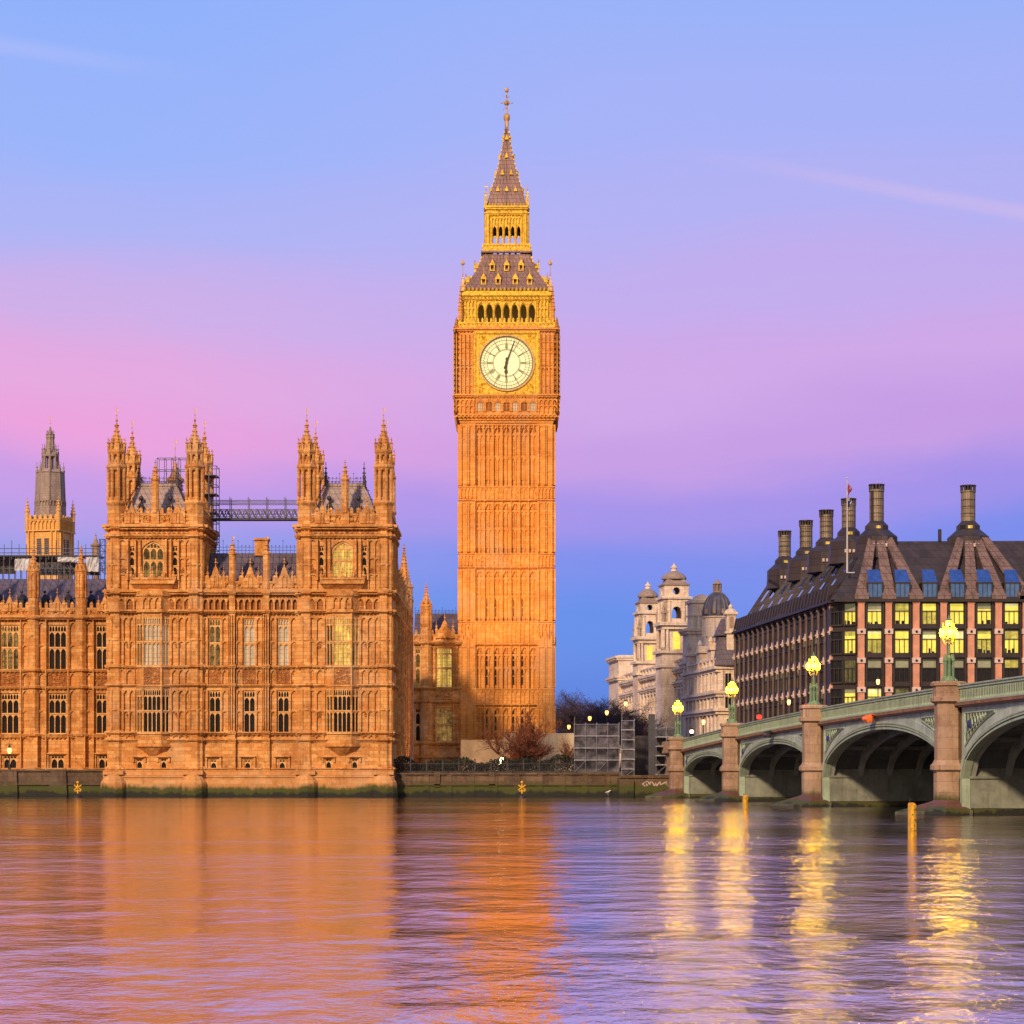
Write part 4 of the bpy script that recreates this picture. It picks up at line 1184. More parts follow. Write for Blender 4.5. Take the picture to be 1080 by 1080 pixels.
    # dials on all four sides
    def dial_meshes():
        R0 = 3.76
        d = MB(); n = 64
        d.add([(R0*math.cos(2*math.pi*i/n), 0, R0*math.sin(2*math.pi*i/n)) for i in range(n)] + [(0, 0, 0)], [(i, (i+1) % n, n) for i in range(n)])
        ring = MB()
        def annulus(mb, r0, r1, y0=-.07, y1=-.0, n=64):
            for i in range(n):
                a, b = 2*math.pi*i/n, 2*math.pi*(i+1)/n
                pa = [(r*math.cos(t), y, r*math.sin(t)) for t in (a, b) for r in (r0, r1) for y in (y0, y1)]
                mb.add(pa, [(0,4,6,2),(2,6,7,3),(0,1,5,4)])
        for r0, r1 in ((3.68, 3.9), (3.27, 3.34), (2.75, 2.81), (1.86, 1.93), (2.02, 2.06)): annulus(ring, r0, r1)
        def bar(mb, ang, r0, r1, w0, w1, y0=-.08, off=0.0):
            s, c = math.sin(ang), math.cos(ang)
            def p(r, w): return (r*s + w*c, r*c - w*s)
            q_ = [p(r0, off - w0/2), p(r0, off + w0/2), p(r1, off + w1/2), p(r1, off - w1/2)]
            mb.polyxz(q_, y0, y0 + .06)
        for i in range(12): bar(ring, math.pi*i/6, 1.9, 3.7, .11, .11)
        for i in range(60): bar(ring, math.pi*i/30, 3.3, 3.68, .05, .05)
        for i in range(48): bar(ring, math.pi*(i + .5)/24, 2.78, 3.3, .035, .035)
        num = MB()
        rom = {12:'XII',1:'I',2:'II',3:'III',4:'IV',5:'V',6:'VI',7:'VII',8:'VIII',9:'IX',10:'X',11:'XI'}
        for h, txt in rom.items():
            a = math.pi * h / 6
            wd = {'I': .13, 'V': .26, 'X': .26}
            tot = sum(wd[c_] for c_ in txt); x = -tot / 2
            for c_ in txt:
                m_ = x + wd[c_] / 2
                if c_ == 'I': bar(num, a, 2.1, 2.72, .07, .07, -.09, m_)
                else:
                    s, c = math.sin(a), math.cos(a)
                    def p(r, w): return (r*s + w*c, r*c - w*s)
                    lines = [((2.72, m_ - .1), (2.1, m_ if c_ == 'V' else m_ + .1)), ((2.72, m_ + .1), (2.1, m_ if c_ == 'V' else m_ - .1))]
                    for (r_a, wa), (r_b, wb) in lines:
                        num.polyxz([p(r_a, wa - .035), p(r_a, wa + .035), p(r_b, wb + .035), p(r_b, wb - .035)], -.09, -.03)
                x += wd[c_]
        frame = MB(); annulus(frame, 3.88, 4.08, -.22, .1)
        for i in range(48):
            a = 2*math.pi*i/48; frame.ball((4.0*math.cos(a), -.22, 4.0*math.sin(a)), .07, 5, 4)
        def hand(L0, tail, w, blob):
            mb = MB()
            mb.polyxz([(-w*.7, -tail), (w*.7, -tail), (w, 0), (w*.45, L0), (-w*.45, L0), (-w, 0)], -.2, -.12)
            n_ = 12
            for zz, rr in blob:
                mb.polyxz([(rr*math.cos(2*math.pi*i/n_), zz + rr*1.25*math.sin(2*math.pi*i/n_)) for i in range(n_)], -.215, -.11)
            return mb
        mh = hand(3.4, .9, .15, ((0, .2), (-.75, .17))).mesh('minute_hand', M['hand'])
        hh = hand(2.1, .6, .17, ((0, .24), (1.3, .27), (-.55, .2))).mesh('hour_hand', M['hand'])
        return d.mesh('dial', M['dial']), ring.mesh('dial_ironwork', M['dial_line']), num.mesh('numerals', M['dial_line']), frame.mesh('dial_frame', M['goldleaf']), mh, hh
    ms = dial_meshes()
    for q in range(4):
        rz = q * math.pi / 2
        yy = -(HW + .86)
        c, s = math.cos(rz), math.sin(rz)
        f = link_mesh('clock_face', ms[0], root, (-yy * s, yy * c, z(384)), rz)
        for nm, me in zip(('dial_ironwork', 'numerals', 'dial_frame'), ms[1:4]): link_mesh(nm, me, f)
        o = link_mesh('minute_hand', ms[4], f, (0, -.05, 0)); o.rotation_euler = (0, R(20), 0)
        o = link_mesh('hour_hand', ms[5], f, (0, -.02, 0)); o.rotation_euler = (0, R(183), 0)
    # dark bell chamber with a faint glow inside
    bc = MB(); bc.box(-4.2, 4.2, -4.2, 4.2, z(345), z(314)); bc.build('bell_chamber', M['belfry'], root)
    # lower roof, lantern and spire stand on the tower's axis, farther back than its face
    zfar = lambda d: (lambda py: Z(py, d) - 3.0)
    z = zfar(D + 1.6)
    rf, rg = MB(), MB(); dormers = []
    prof = [(6.35, z(307)), (5.75, z(300)), (4.75, z(288)), (3.95, z(276)), (3.45, z(265.5))]
    rf.lathe(0, 0, [(r * math.sqrt(2), zz) for r, zz in prof], 4)
    for q in range(4):
        T = Matrix.Rotation(q * math.pi / 2, 4, 'Z'); rf.M = T; rg.M = T
        for i in range(-7, 8):
            for (r0, z0), (r1, z1) in zip(prof[:-1], prof[1:]): rf.tube((i * r0/8, -r0, z0), (i * r1/8, -r1, z1), .05, n=4)
        for (r0, z0), (r1, z1) in zip(prof[:-1], prof[1:]):
            for t in (.2, .6): 
                r = r0 + (r1-r0)*t; zz = z0 + (z1-z0)*t
                rg.box(r - .1, r + .14, -r - .14, -r + .1, zz - .12, zz + .2)
        z = zfar(D + 1.6)
        def dormer(x, zz, w, h, rr):
            rg = MB(); rg.M = T; dormers.append(rg)
            rg.box(x - w*.5, x - w*.28, -rr - .3, -rr + 1, zz, zz + h); rg.box(x + w*.28, x + w*.5, -rr - .3, -rr + 1, zz, zz + h)
            rg.polyxz([(x - w*.62, zz + h*.72), (x + w*.62, zz + h*.72), (x, zz + h*1.65)], -rr - .36, -rr + 1.0); rg.box(x - w*.5, x + w*.5, -rr - .3, -rr + 1, zz - .12, zz + .01)
            finial(rg, x, -rr - .3, zz + h * 1.6, .55)
        def rad(zz):
            for (r0, z0), (r1, z1) in zip(prof[:-1], prof[1:]):
                if z0 <= zz <= z1: return r0 + (r1-r0)*(zz-z0)/(z1-z0)
            return prof[-1][0]
        for x in (-3.35, -1.25, 1.25, 3.35): dormer(x, z(300.5), .75, .95, rad(z(299)))
        for x in (-2.1, 0, 2.1): dormer(x, z(284), .75, .95, rad(z(283)))
        # gilded parapet at the foot of the lantern
        z = zfar(D + 3.5)
        rg.box(-3.6, 3.6, -3.62, -3.3, z(265), z(263.4)); rf.box(-3.73, 3.73, -3.75, -3.2, z(267), z(265) - .01)
        parapet(rg, -3.45, 3.45, z(263), z(257.5), -3.5, .45, .2)
        # lantern arcade
        n = 5; st = 4.4 / n
        hl = [(-2.2 + st*i + .17, -2.2 + st*(i+1) - .17, z(259), z(237.5)) for i in range(n)]
        rg.M = T @ Matrix.Translation((0, -2.95, 0))
        wall(rg, -2.95, 2.95, z(263), z(226), hl, 0, .5)
        for h in hl:
            arch_plate(rg, h[0], h[1], z(242), z(238), z(237.4), .04, .45, 'pointed', 8)
            rg.box(h[0] - .01, h[1] + .01, .1, .3, z(250), z(249) )
        for i in range(n + 1):
            x = -2.2 + st*i; rg.lathe(x, -.06, [(.11, z(262)), (.11, z(229)), (.16, z(228.5)), (.02, z(226))], 6)
        panelled(rg, -2.2, 2.2, z(235.5), z(229), .44, 0, .1)
        for s in (-1, 1): rg.lathe(s*2.75, -.1, [(.28, z(262)), (.28, z(226))], 8)
        string(rg, -3.05, 3.05, z(226), .4, .25, 0, .4); string(rg, -3.1, 3.1, z(220.5), .5, .3, 0)
        carving(rg, -2.8, 2.8, z(225), z(221), -.05, 30, rnd, .15)
        for i in range(14):
            c = -3.0 + i * 6.0 / 13
            rg.lathe(c, -.25, [(.12, z(217.5)), (.15, z(216)), (.02, z(213.5))], 5)
        pinnacle(rg, -3.05, -.1, z(217), .36, 1.0, 1.4)
        rg.tube((-3.0, -.05, z(210)), (-3.0, -.05, z(193)), .04); rg.box(-3.25, -2.75, -.1, -.06, z(197), z(196))
        rg.M = None
    rg.box(-2.95, 2.95, -2.95, 2.95, z(225.5), z(217.5)); 
    rf.M = None
    z = zfar(D + 5.5)
    sp = [(2.98, zfar(D + 3.5)(217.2)), (2.55, z(209)), (1.5, z(183.7)), (.85, z(162)), (.42, z(145)), (.28, z(134)), (.24, z(126))]
    rs = MB()
    rs.lathe(0, 0, [(r * math.sqrt(2), zz) for r, zz in sp], 4)
    for q in range(4):
        T = Matrix.Rotation(q * math.pi / 2, 4, 'Z'); rs.M = T; rg.M = T
        for i in range(-3, 4):
            for (r0, z0), (r1, z1) in zip(sp[:-2], sp[1:-1]): rs.tube((i*r0/4, -r0, z0), (i*r1/4, -r1, z1), .04, n=4)
        def rad2(zz):
            for (r0, z0), (r1, z1) in zip(sp[:-1], sp[1:]):
                if z0 <= zz <= z1: return r0 + (r1-r0)*(zz-z0)/(z1-z0)
            return sp[-1][0]
        for py, xs in ((204, (-1.3, 0, 1.3)), (185, (-.65, .65)), (166, (0,)), (146, (0,))):
            for x in xs:
                rr = rad2(z(py))
                rg.polyxz([(x - .28, z(py)), (x + .28, z(py)), (x, z(py) + .8)], -rr - .22, -rr + .4)
        for py in range(208, 136, -5):
            rr = rad2(z(py)); rg.box(rr - .08, rr + .12, -rr - .12, -rr + .08, z(py) - .1, z(py) + .14)
        rs.M = None; rg.M = None
    ro = rf.build('lower_roof', M['tower_roof'], root)
    for dm in dormers: dm.M = None; dm.build('dormer', M['gold'], ro)
    rs.build('spire', M['tower_roof'], root)
    rg.build('gilded_lantern', M['gold'], root)
    z = zfar(D + HW)
    fn = MB()
    fn.lathe(0, 0, [(.3, z(134)), (.32, z(128)), (.52, z(125)), (.56, z(122.5)), (.4, z(121)), (.12, z(119)), (.1, z(92))], 8)
    fn.ball((0, 0, z(108.5)), .42, 10, 8); fn.ball((0, 0, z(95)), .3, 8, 6, 1.3)
    for a in range(4):
        c, s = math.cos(a*math.pi/2), math.sin(a*math.pi/2)
        fn.tube((0, 0, z(108.5)), (c*.78, s*.78, z(108.5)), .06); fn.ball((c*.78, s*.78, z(108.5)), .13, 6, 4)
        fn.tube((c*.2, s*.2, z(113)), (c*.5, s*.5, z(116)), .05); fn.tube((c*.15, s*.15, z(103)), (c*.45, s*.45, z(101)), .05)
    fn.build('finial', M['goldleaf'], root)
    # gilded weather vanes on the corners of the belfry roof
    z = zfar(D + 1)
    for sx in (-1, 1):
        for sy in (-1, 1):
            mb = MB(); x, y = sx * 6.35, sy * 6.35
            pinnacle(mb, x, y, z(309), .5, .9, 1.6)
            mb.tube((x, y, z(296)), (x, y, z(274)), .06, .04); mb.ball((x, y, z(279)), .28, 8, 6); mb.box(x - .3, x + .3, y - .03, y + .03, z(277), z(276))
            mb.build('weather_vane', M['goldleaf'], root)
clock_tower()

# ------------------------------------------------------------------ lantern tower far left
def lantern_tower():
    D = 400.0; k = D / F
    root = empty('lantern_tower', (X(53, D), D, 3.0), R(-14), 'distant stone lantern tower with a grey spire and gold vane, rising over the palace roofs', 'tower')
    z = lambda py: Z(py, D) - 3.0
    b = MB(); hw = 2.95
    b.box(-hw, hw, -hw, hw, 0, z(562)); b.box(-hw - .35, hw + .35, -hw - .35, hw + .35, z(562), z(560.5))
    b.box(-hw - .05, hw + .05, -hw - .05, hw + .05, z(560.5), z(549))
    for q in range(4):
        b.M = Matrix.Rotation(q*math.pi/2, 4, 'Z') @ Matrix.Translation((0, -hw, 0))
        ribs(b, (-2.6, -1.7, 1.7, 2.6), z(600), z(562), .2, .15)
        panelled(b, -hw, hw, z(560), z(550.5), .75, -.05, .14); merlons(b, -hw, hw, z(549), .5, .5, .5, 0, .3)
        string(b, -hw, hw, z(551), .3, .3, 0)
        pinnacle(b, -hw, 0, z(562), .7, 3.6, 2.2, 8)
    b.M = None
    b.build('belfry', M['far_honey'], root)
    lv = MB()
    for q in range(4):
        lv.M = Matrix.Rotation(q*math.pi/2, 4, 'Z') @ Matrix.Translation((0, -hw, 0))
        for s in (-1, 1):
            for i in range(8):
                zz = z(586) + i * (z(569) - z(586)) / 8
                lv.taper((s*.72 - .42, s*.72 + .42, -.12, .02), zz, (s*.72 - .42, s*.72 + .42, -.02, .02), zz + .26)
    lv.M = None; lv.build('louvre', M['greyboard'], root)
    g = MB()
    g.lathe(0, 0, [(2.75, z(549)), (2.6, z(533)), (2.5, z(531)), (2.4, z(500)), (2.55, z(499)), (2.1, z(497)), (1.6, z(495))], 8)
    for q in range(8):
        a = math.pi/8 + q*math.pi/4
        g.tube((2.7*math.cos(a), 2.7*math.sin(a), z(549)), (2.38*math.cos(a), 2.38*math.sin(a), z(500)), .12, n=4)
        pinnacle(g, 2.3*math.cos(a), 2.3*math.sin(a), z(500), .3, .5, 1.3)
        g.lathe(1.3*math.cos(a), 1.3*math.sin(a), [(.2, z(497)), (.2, z(480))], 6)
        pinnacle(g, 1.35*math.cos(a), 1.35*math.sin(a), z(481), .24, .5, 1.3)
        g.M = Matrix.Rotation(q*math.pi/4, 4, 'Z')
        panelled(g, -.85, .85, z(534), z(529), .55, -2.3, .14)
        g.M = None
    g.lathe(0, 0, [(.6, z(496)), (.6, z(480))], 8)
    g.lathe(0, 0, [(1.5, z(482)), (1.5, z(480)), (1.0, z(477)), (.75, z(474)), (.62, z(462)), (.78, z(461.5)), (.4, z(457)), (.1, z(450))], 8)
    for q in range(8):
        a = math.pi/8 + q*math.pi/4; g.tube((.72*math.cos(a), .72*math.sin(a), z(476)), (.6*math.cos(a), .6*math.sin(a), z(462)), .09, n=4)
        pinnacle(g, .65*math.cos(a), .65*math.sin(a), z(463), .16, .35, .8)
    g.build('spire', M['grey_stone'], root)
    vane(root, 0, 0, z(452), 2.4)
lantern_tower()

# ------------------------------------------------------------------ roof scaffolds and gangway over the palace
def tube_frame(mb, x0, x1, y0, y1, z0, z1, nx, nz, r=.05, brace=True):
    for y in (y0, y1):
        for i in range(nx + 1):
            x = x0 + (x1 - x0) * i / nx; mb.tube((x, y, z0), (x, y, z1), r, n=4)
        for j in range(nz + 1):
            zz = z0 + (z1 - z0) * j / nz; mb.tube((x0, y, zz), (x1, y, zz), r, n=4)
        if brace:
            for i in range(0, nx, 2): mb.tube((x0 + (x1-x0)*i/nx, y, z0), (x0 + (x1-x0)*(i+1)/nx, y, z0 + (z1-z0)/nz), r*.8, n=4)
    for i in range(nx + 1):
        x = x0 + (x1 - x0) * i / nx
        for j in range(nz + 1):
            zz = z0 + (z1 - z0) * j / nz; mb.tube((x, y0, zz), (x, y1, zz), r, n=4)
def roof_works():
    D = 300.0
    z = lambda py: Z(py, D)
    root = empty('roof_scaffold', (X(55, D), D, z(606)), 0, 'long scaffold deck with rails and white sheeting on the palace roofs below the lantern tower', 'scaffold')
    ox, oz = X(55, D), z(606)
    u = lambda px: X(px, D) - ox
    zz = lambda py: z(py) - oz
    mb = MB(); tube_frame(mb, u(-60), u(106), 0, 3.0, zz(640), zz(586), 26, 4, .05)
    for k_ in range(22):
        x = u(-58) + (u(106) - u(-58)) * k_ / 21
        mb.tube((x, 0, zz(590)), (x, 0, zz(574 if k_ % 3 else 570)), .05, n=4)
    for py in (583, 578.5): mb.tube((u(-60), 0, zz(py)), (u(106), 0, zz(py)), .05, n=4)
    for k_ in range(30):
        x = u(38) + k_ * .32; h = (k_ * 37 % 11) / 11
        mb.tube((x, .4, zz(603)), (x + (.6 if k_ % 2 else -.6), .5, zz(592 + 4*h)), .05, n=4)
    mb.build('tube_frame', M['steel'], root)
    d = MB(); d.box(u(-60), u(105), -.1, 3.2, zz(587), zz(585.5)); d.box(u(-60), u(13), 1.8, 2.0, zz(604), zz(588)); d.box(u(33), u(61), 1.8, 2.0, zz(592), zz(587.6)); d.build('boards', M['iron'], root)
    s = MB()
    rnd = random.Random(9)
    def sheet(a, b, c, e):
        n = 10; vs_, fs_ = [], []
        for i in range(n + 1):
            for j in range(4): vs_.append((a + (b-a)*i/n, -.25 + rnd.uniform(-.12, .12), c + (e-c)*j/3 + rnd.uniform(-.04, .04)))
        for i in range(n):
            for j in range(3): fs_.append((i*4+j, (i+1)*4+j, (i+1)*4+j+1, i*4+j+1))
        s = MB(); s.add(vs_, fs_); m_ = len(vs_); s.add([(x, y + .12, z_) for x, y, z_ in vs_], fs_)
        s.build('white_sheeting', M['white'], root)
    sheet(u(16), u(31.5), zz(602), zz(589.5)); sheet(u(91), u(104.5), zz(603), zz(587.8)); sheet(u(61), u(84), zz(592.5), zz(587.6))
    g = MB(); g.box(u(40), u(104), .9, 1.1, zz(606), zz(593)); g.build('grey_screen', M['greyboard'], root)
    t = empty('ladder_mast', (X(108, 296), 296, Z(606, 296)), 0, 'blue steel lattice mast between the roof scaffold and the turreted river block', 'mast')
    lm = MB(); w = 2.9 * 296 / F; h = Z(569, 296) - Z(606, 296)
    for sx in (-1, 1):
        for sy in (-1, 1): lm.tube((sx*w, sy*w, 0), (sx*w, sy*w, h), .045, n=4)
    for i in range(6):
        a, b = h*i/6, h*(i+1)/6
        for sy in (-1, 1): lm.tube((-w, sy*w, a if i % 2 else b), (w, sy*w, b if i % 2 else a), .03, n=4); lm.tube((-w, sy*w, b), (w, sy*w, b), .03, n=4)
        for sx in (-1, 1): lm.tube((sx*w, -w, b), (sx*w, w, b), .03, n=4)
    lm.build('lattice', M['scaf_blue'], t)
    # small stone lantern pinnacle behind the deck
    p = empty('stone_pinnacle', (X(101, 310), 310, 3), 0, 'lone red-brown stone pinnacle behind the roof scaffold, beside the blue mast', 'pinnacle')
    mb = MB(); zz2 = lambda py: Z(py, 310) - 3
    mb.lathe(0, 0, [(.5, 0), (.5, zz2(576))], 8); mb.build('pinnacle_shaft', M['granite'], p)
    mb = MB(); mb.lathe(0, 0, [(.55, zz2(587)), (.55, zz2(577)), (.75, zz2(576)), (.75, zz2(574.5)), (.35, zz2(573)), (.12, zz2(566))], 8); crockets(mb, 0, 0, [(.5, zz2(585)), (.5, zz2(577))], 8, .12, .5); finial(mb, 0, 0, zz2(567.5), .6)
    mb.build('pinnacle_cap', M['granite'], p)
    # gangway between the two river towers
    D = 277.0
    gw = empty('scaffold_gangway', (X(269, D), D, Z(548, D)), 0, 'scaffold gangway with truss and handrails spanning between the two palace towers', 'gangway')
    hx = (X(314, D) - X(224, D)) / 2; h = (548 - 538) * D / F
    mb = MB(); mb.box(-hx, hx, -.7, .7, -.12, .1)
    mb.build('deck', M['iron'], gw)
    mb = MB(); n = 14
    for y in (-.75, .75):
        for zz_ in (.25, h, h + .75, h + 1.1): mb.tube((-hx, y, zz_), (hx, y, zz_), .05, n=4)
        for i in range(n):
            a, b = -hx + 2*hx*i/n, -hx + 2*hx*(i+1)/n
            mb.tube((a, y, .25), ((a+b)/2, y, h), .06, n=4); mb.tube(((a+b)/2, y, h), (b, y, .25), .06, n=4)
            if i % 3 == 0: mb.tube((a, y, 0), (a, y, h + 1.5), .05, n=4)
    mb.build('truss', M['steel'], gw)
    mb = MB()
    for i in range(n * 2): mb.box(-hx + 2*hx*i/(2*n) + .1, -hx + 2*hx*(i+.7)/(2*n), -.68, -.66, .5, h - .12)
    mb.build('toe_board', M['salmon_dark'], gw)
    # scaffold on the rear corner of the left tower
    t2 = empty('tower_scaffold', (X(221, 278), 279, Z(580, 278)), 0, 'tall narrow scaffold clinging to the palace tower where the gangway starts', 'scaffold')
    mb = MB(); tube_frame(mb, -.9, .9, -1.6, 1.2, 0, Z(492, 278) - Z(580, 278), 2, 9, .05)
    mb.build('tube_frame', M['steel'], t2)
    for i in (2, 4, 6, 8): mb = MB(); mb.box(-.95, .95, -1.6, 1.2, i*1.13, i*1.13 + .06); mb.build('boards', M['iron'], t2)
    t3 = empty('roof_scaffold', (X(182, 284), 284, Z(512, 284)), 0, 'small scaffold cage with top rails behind the iron roof of a palace tower', 'scaffold')
    mb = MB(); tube_frame(mb, -1.8, 1.8, -.8, .8, -2.5, Z(484, 284) - Z(512, 284), 4, 4, .045)
    mb.build('tube_frame', M['steel'], t3)
    mb = MB(); mb.lathe(0, 2.2, [(.9, -3), (.9, 0.6), (1.15, .8), (1.15, 1.1), (.7, 1.4), (.1, 3.2)], 8); crockets(mb, 0, 2.2, [(.9, -2), (.9, .5)], 8, .15, .5); finial(mb, 0, 2.2, 3.0, .8)
    o = tag(mb.build('stone_pinnacle', M['honey'], None, (X(182, 284), 284, Z(512, 284))), 'stubby honey stone pinnacle with a gold vane inside the rooftop scaffold cage', 'pinnacle')
    vane(o, 0, 2.2, 4.0, 2.2)
roof_works()

# ------------------------------------------------------------------ embankment
def embankment():
    w = MB()
    D = 271.5
    x0, x1 = X(-170, D), X(112, D)
    w.taper((x0, x1, -.35, 8.2), -2, (x0, x1, 0, 8.2), Z(813.5, D)); w.box(x0, x1, -.25, .6, Z(813.5, D) + .004, Z(811.8, D)); w.box(x0, x1, -.32, .1, Z(828, D), Z(826.4, D))
    for px in (-120, -55, 10, 62):
        c = X(px, D); w.taper((c - 1.2, c + 1.2, -.7, .3), -2, (c - .9, c + .9, -.32, .3), Z(811.4, D))
    tag(w.build('terrace_wall', M['river_wall'], None, (0, D, 0)), 'weathered river wall of the palace terrace with a short lit lamp on it', 'wall')
    w = MB(); x0, x1 = X(414, 272), X(653, 272); D = 272.0
    w.taper((x0, x1, -.4, 1.6), -2, (x0, x1, 0, 1.6), Z(817, D)); w.box(x0, x1, -.22, .7, Z(817, D) + .004, Z(815, D)); w.box(x0, x1, -.3, .1, Z(828.5, D), Z(827, D))
    for i in range(10):
        c = x0 + (x1 - x0) * (i + .5) / 10; w.taper((c - .45, c + .45, -.5, .3), -2, (c - .3, c + .3, -.12, .3), Z(817, D))
    for px in (461, 519): w.box(X(px, D) - .35, X(px, D) + .35, -.3, .4, Z(830, D), Z(814, D))
    tag(w.build('river_wall', M['river_wall'], None, (0, D, 0)), 'long brown river wall with green weed along its foot, below the hedge', 'wall')
    w = MB(); x0, x1 = X(653, 267), X(713, 267); D = 267.0
    w.taper((x0, x1 + .3, -.3, 7), -2, (x0, x1 + .3, 0, 7), Z(820.5, D)); w.box(x0, x1 + .3, -.2, .7, Z(820.5, D) + .004, Z(817.5, D)); w.box(x0, x0 + 1.7, -.45, .2, -2, Z(823, D))
    o = tag(w.build('river_wall', M['river_wall'], None, (0, D, 0)), 'short paler river wall section with white scrawl, beside the first bridge pier', 'wall')
    # white scrawl sprayed on it
    g = MB(); rnd = random.Random(4)
    p = (X(681, D), Z(829, D))
    for i in range(30):
        q = (p[0] + rnd.uniform(-.3, .42), Z(829, D) + rnd.uniform(-.05, .62))
        a, b = Vector((p[0], -.09, p[1])), Vector((q[0], -.09, q[1])); d = (b - a).normalized(); nrm = Vector((-d.z, 0, d.x)) * .045
        g.add([tuple(a + nrm), tuple(b + nrm), tuple(b - nrm), tuple(a - nrm)] + [tuple(v + Vector((0, .03, 0))) for v in (a + nrm, b + nrm, b - nrm, a - nrm)], [(0,1,2,3),(4,5,6,7)]); p = q
    g.build('sprayed_scrawl', M['bracket'], o)
    # iron railing along the river wall
    D = 273.0
    rl = MB(); x0, x1 = X(416, D), X(603, D); n = 110
    zb = Z(815, D)
    for i in range(n): 
        x = x0 + (x1 - x0)*i/(n - 1); rl.tube((x, 0, zb), (x, 0, zb + 1.25), .03, n=3)
    for h in (.15, 1.05): rl.box(x0, x1, -.03, .03, zb + h, zb + h + .06)
    for i in range(12):
        x = x0 + (x1 - x0)*i/11; rl.box(x - .07, x + .07, -.07, .07, zb, zb + 1.5); rl.ball((x, 0, zb + 1.58), .11, 6, 4)
    tag(rl.build('railing', M['iron'], None, (0, D, 0)), 'dark iron railing on top of the river wall in front of the clock tower', 'railing')
    # clipped hedge behind it: leaf-sized faces through the whole volume
    hd = MB(); rnd = random.Random(8)
    D = 276.0; x0, x1 = X(416, D), X(606, D)
    zb = 3.0
    for i in range(15000):
        x = rnd.uniform(x0, x1)
        top = 1.55 + .5*math.sin(x*1.3) * math.sin(x*.37) + (.35 if x > X(560, D) else 0)
        y, zz = rnd.uniform(0, 2.2), zb - .2 + rnd.random()**.8 * top
        s = rnd.uniform(.07, .16); d1 = Vector((rnd.uniform(-1,1), rnd.uniform(-1,1), rnd.uniform(-1,1))).normalized() * s; d2 = Vector((rnd.uniform(-1,1), rnd.uniform(-1,1), rnd.uniform(-1,1))).normalized() * s
        c = Vector((x, y, zz)); hd.add([tuple(c), tuple(c + d1), tuple(c + d1 + d2), tuple(c + d2)], [(0,1,2,3)])
    me = hd.mesh('hedge', M['hedge'])
    tag(link_mesh('hedge', me, None, (0, D, 0)), 'low dark hedge behind the railing at the foot of the clock tower', 'hedge')
    # cream hoarding round the tower foot
    D = 322.0
    h1 = MB()
    def boards(mb, px0, px1, top):
        n = max(2, round((px1 - px0) / 9))
        for i in range(n):
            a, b = X(px0 + (px1-px0)*i/n, D), X(px0 + (px1-px0)*(i+1)/n, D)
            mb.box(a + .02, b - .02, -.06, 0, 3.0, Z(top, D)); mb.box(a - .04, a + .04, .001, .1, 3.0, Z(top, D) - .1)
        mb.box(X(px0, D), X(px1, D), -.1, .02, Z(top, D) + .004, Z(top, D) + .15)
    boards(h1, 486, 531, 781.5)
    tag(h1.build('hoarding', M['tanboard'], None, (0, D, 0)), 'lower cream site hoarding at the clock tower foot, touching the palace', 'hoarding')
    h1 = MB(); boards(h1, 531.5, 606, 774.5)
    tag(h1.build('hoarding', M['tanboard'], None, (0, D, 0)), 'taller cream hoarding between the clock tower and the mesh scaffold', 'hoarding')
embankment()

def sheet_mat():
    m, t, b = new_mat('scaffold_netting')
    g = t.nodes.new('ShaderNodeNewGeometry')
    n1 = noise(t, g.outputs['Position'], .9, 4, .6)
    t.links.new(mix_node(t, map_range(t, n1, .35, .7), (.16, .15, .18, 1), (.30, .27, .30, 1)), b.inputs['Base Color'])
    b.inputs['Roughness'].default_value = .8
    t.links.new(map_range(t, n1, .3, .7, .12, .5), b.inputs['Alpha'])
    return m
M['netting'] = sheet_mat()
def scaffold_block(D, px0, px1, py0, py1, nx, nz, depth, label, net=True):
    x0, x1, z0, z1 = X(px0, D), X(px1, D), Z(py1, D), Z(py0, D)
    root = empty('scaffold', ((x0 + x1)/2, D, z0), 0, label, 'scaffold')
    w, h = (x1 - x0)/2, z1 - z0
    mb = MB(); tube_frame(mb, -w, w, 0, depth, 0, h, nx, nz, .055)
    for i in range(nx + 1): mb.tube((-w + 2*w*i/nx, 0, h), (-w + 2*w*i/nx, 0, h + (.9 if i == 0 else .25)), .05, n=4)
    for i in range(nx + 1):
        for j in range(nz + 1): mb.ball((-w + 2*w*i/nx, -.05, h*j/nz), .1, 5, 4)
    mb.build('tube_frame', M['steel'], root)
    b = MB()
    for j in range(1, nz): b.box(-w, w, .1, depth - .1, h*j/nz + .06, h*j/nz + .12); b.box(-w, w, .0, .04, h*j/nz + .02, h*j/nz + .14)
    b.build('boards', M['steel'], root)
    if net:
        n = MB(); rnd = random.Random(3)
        for i in range(nx):
            for j in range(nz):
                a, c = -w + 2*w*i/nx + .05, -w + 2*w*(i+1)/nx - .05; e, f = h*j/nz + .05, h*(j+1)/nz - .05
                m_ = ((a+c)/2, .12 + rnd.uniform(-.05, .1), (e+f)/2)
                n.add([(a,.08,e),(c,.08,e),(c,.08,f),(a,.08,f),m_], [(0,1,4),(1,2,4),(2,3,4),(3,0,4)])
        n.build('netting', M['netting'], root)
    bk = MB(); bk.box(-w, w, depth + .1, depth + .3, -.5, h * (.62 if net else .98))
    bk.build('dark_hoarding', M['greyboard'], root)
    return root
scaffold_block(276, 606, 653, 764, 815, 4, 4, 1.6, 'wide mesh-covered scaffold on the river wall beside the bare bushes')
scaffold_block(269, 656, 669, 760, 822, 1, 6, 1.3, 'narrow scaffold stair tower reaching down to the river beside the wide scaffold')
scaffold_block(270, 692, 714, 768, 817, 2, 5, 1.6, 'dark panelled scaffold against the first bridge pier', False)
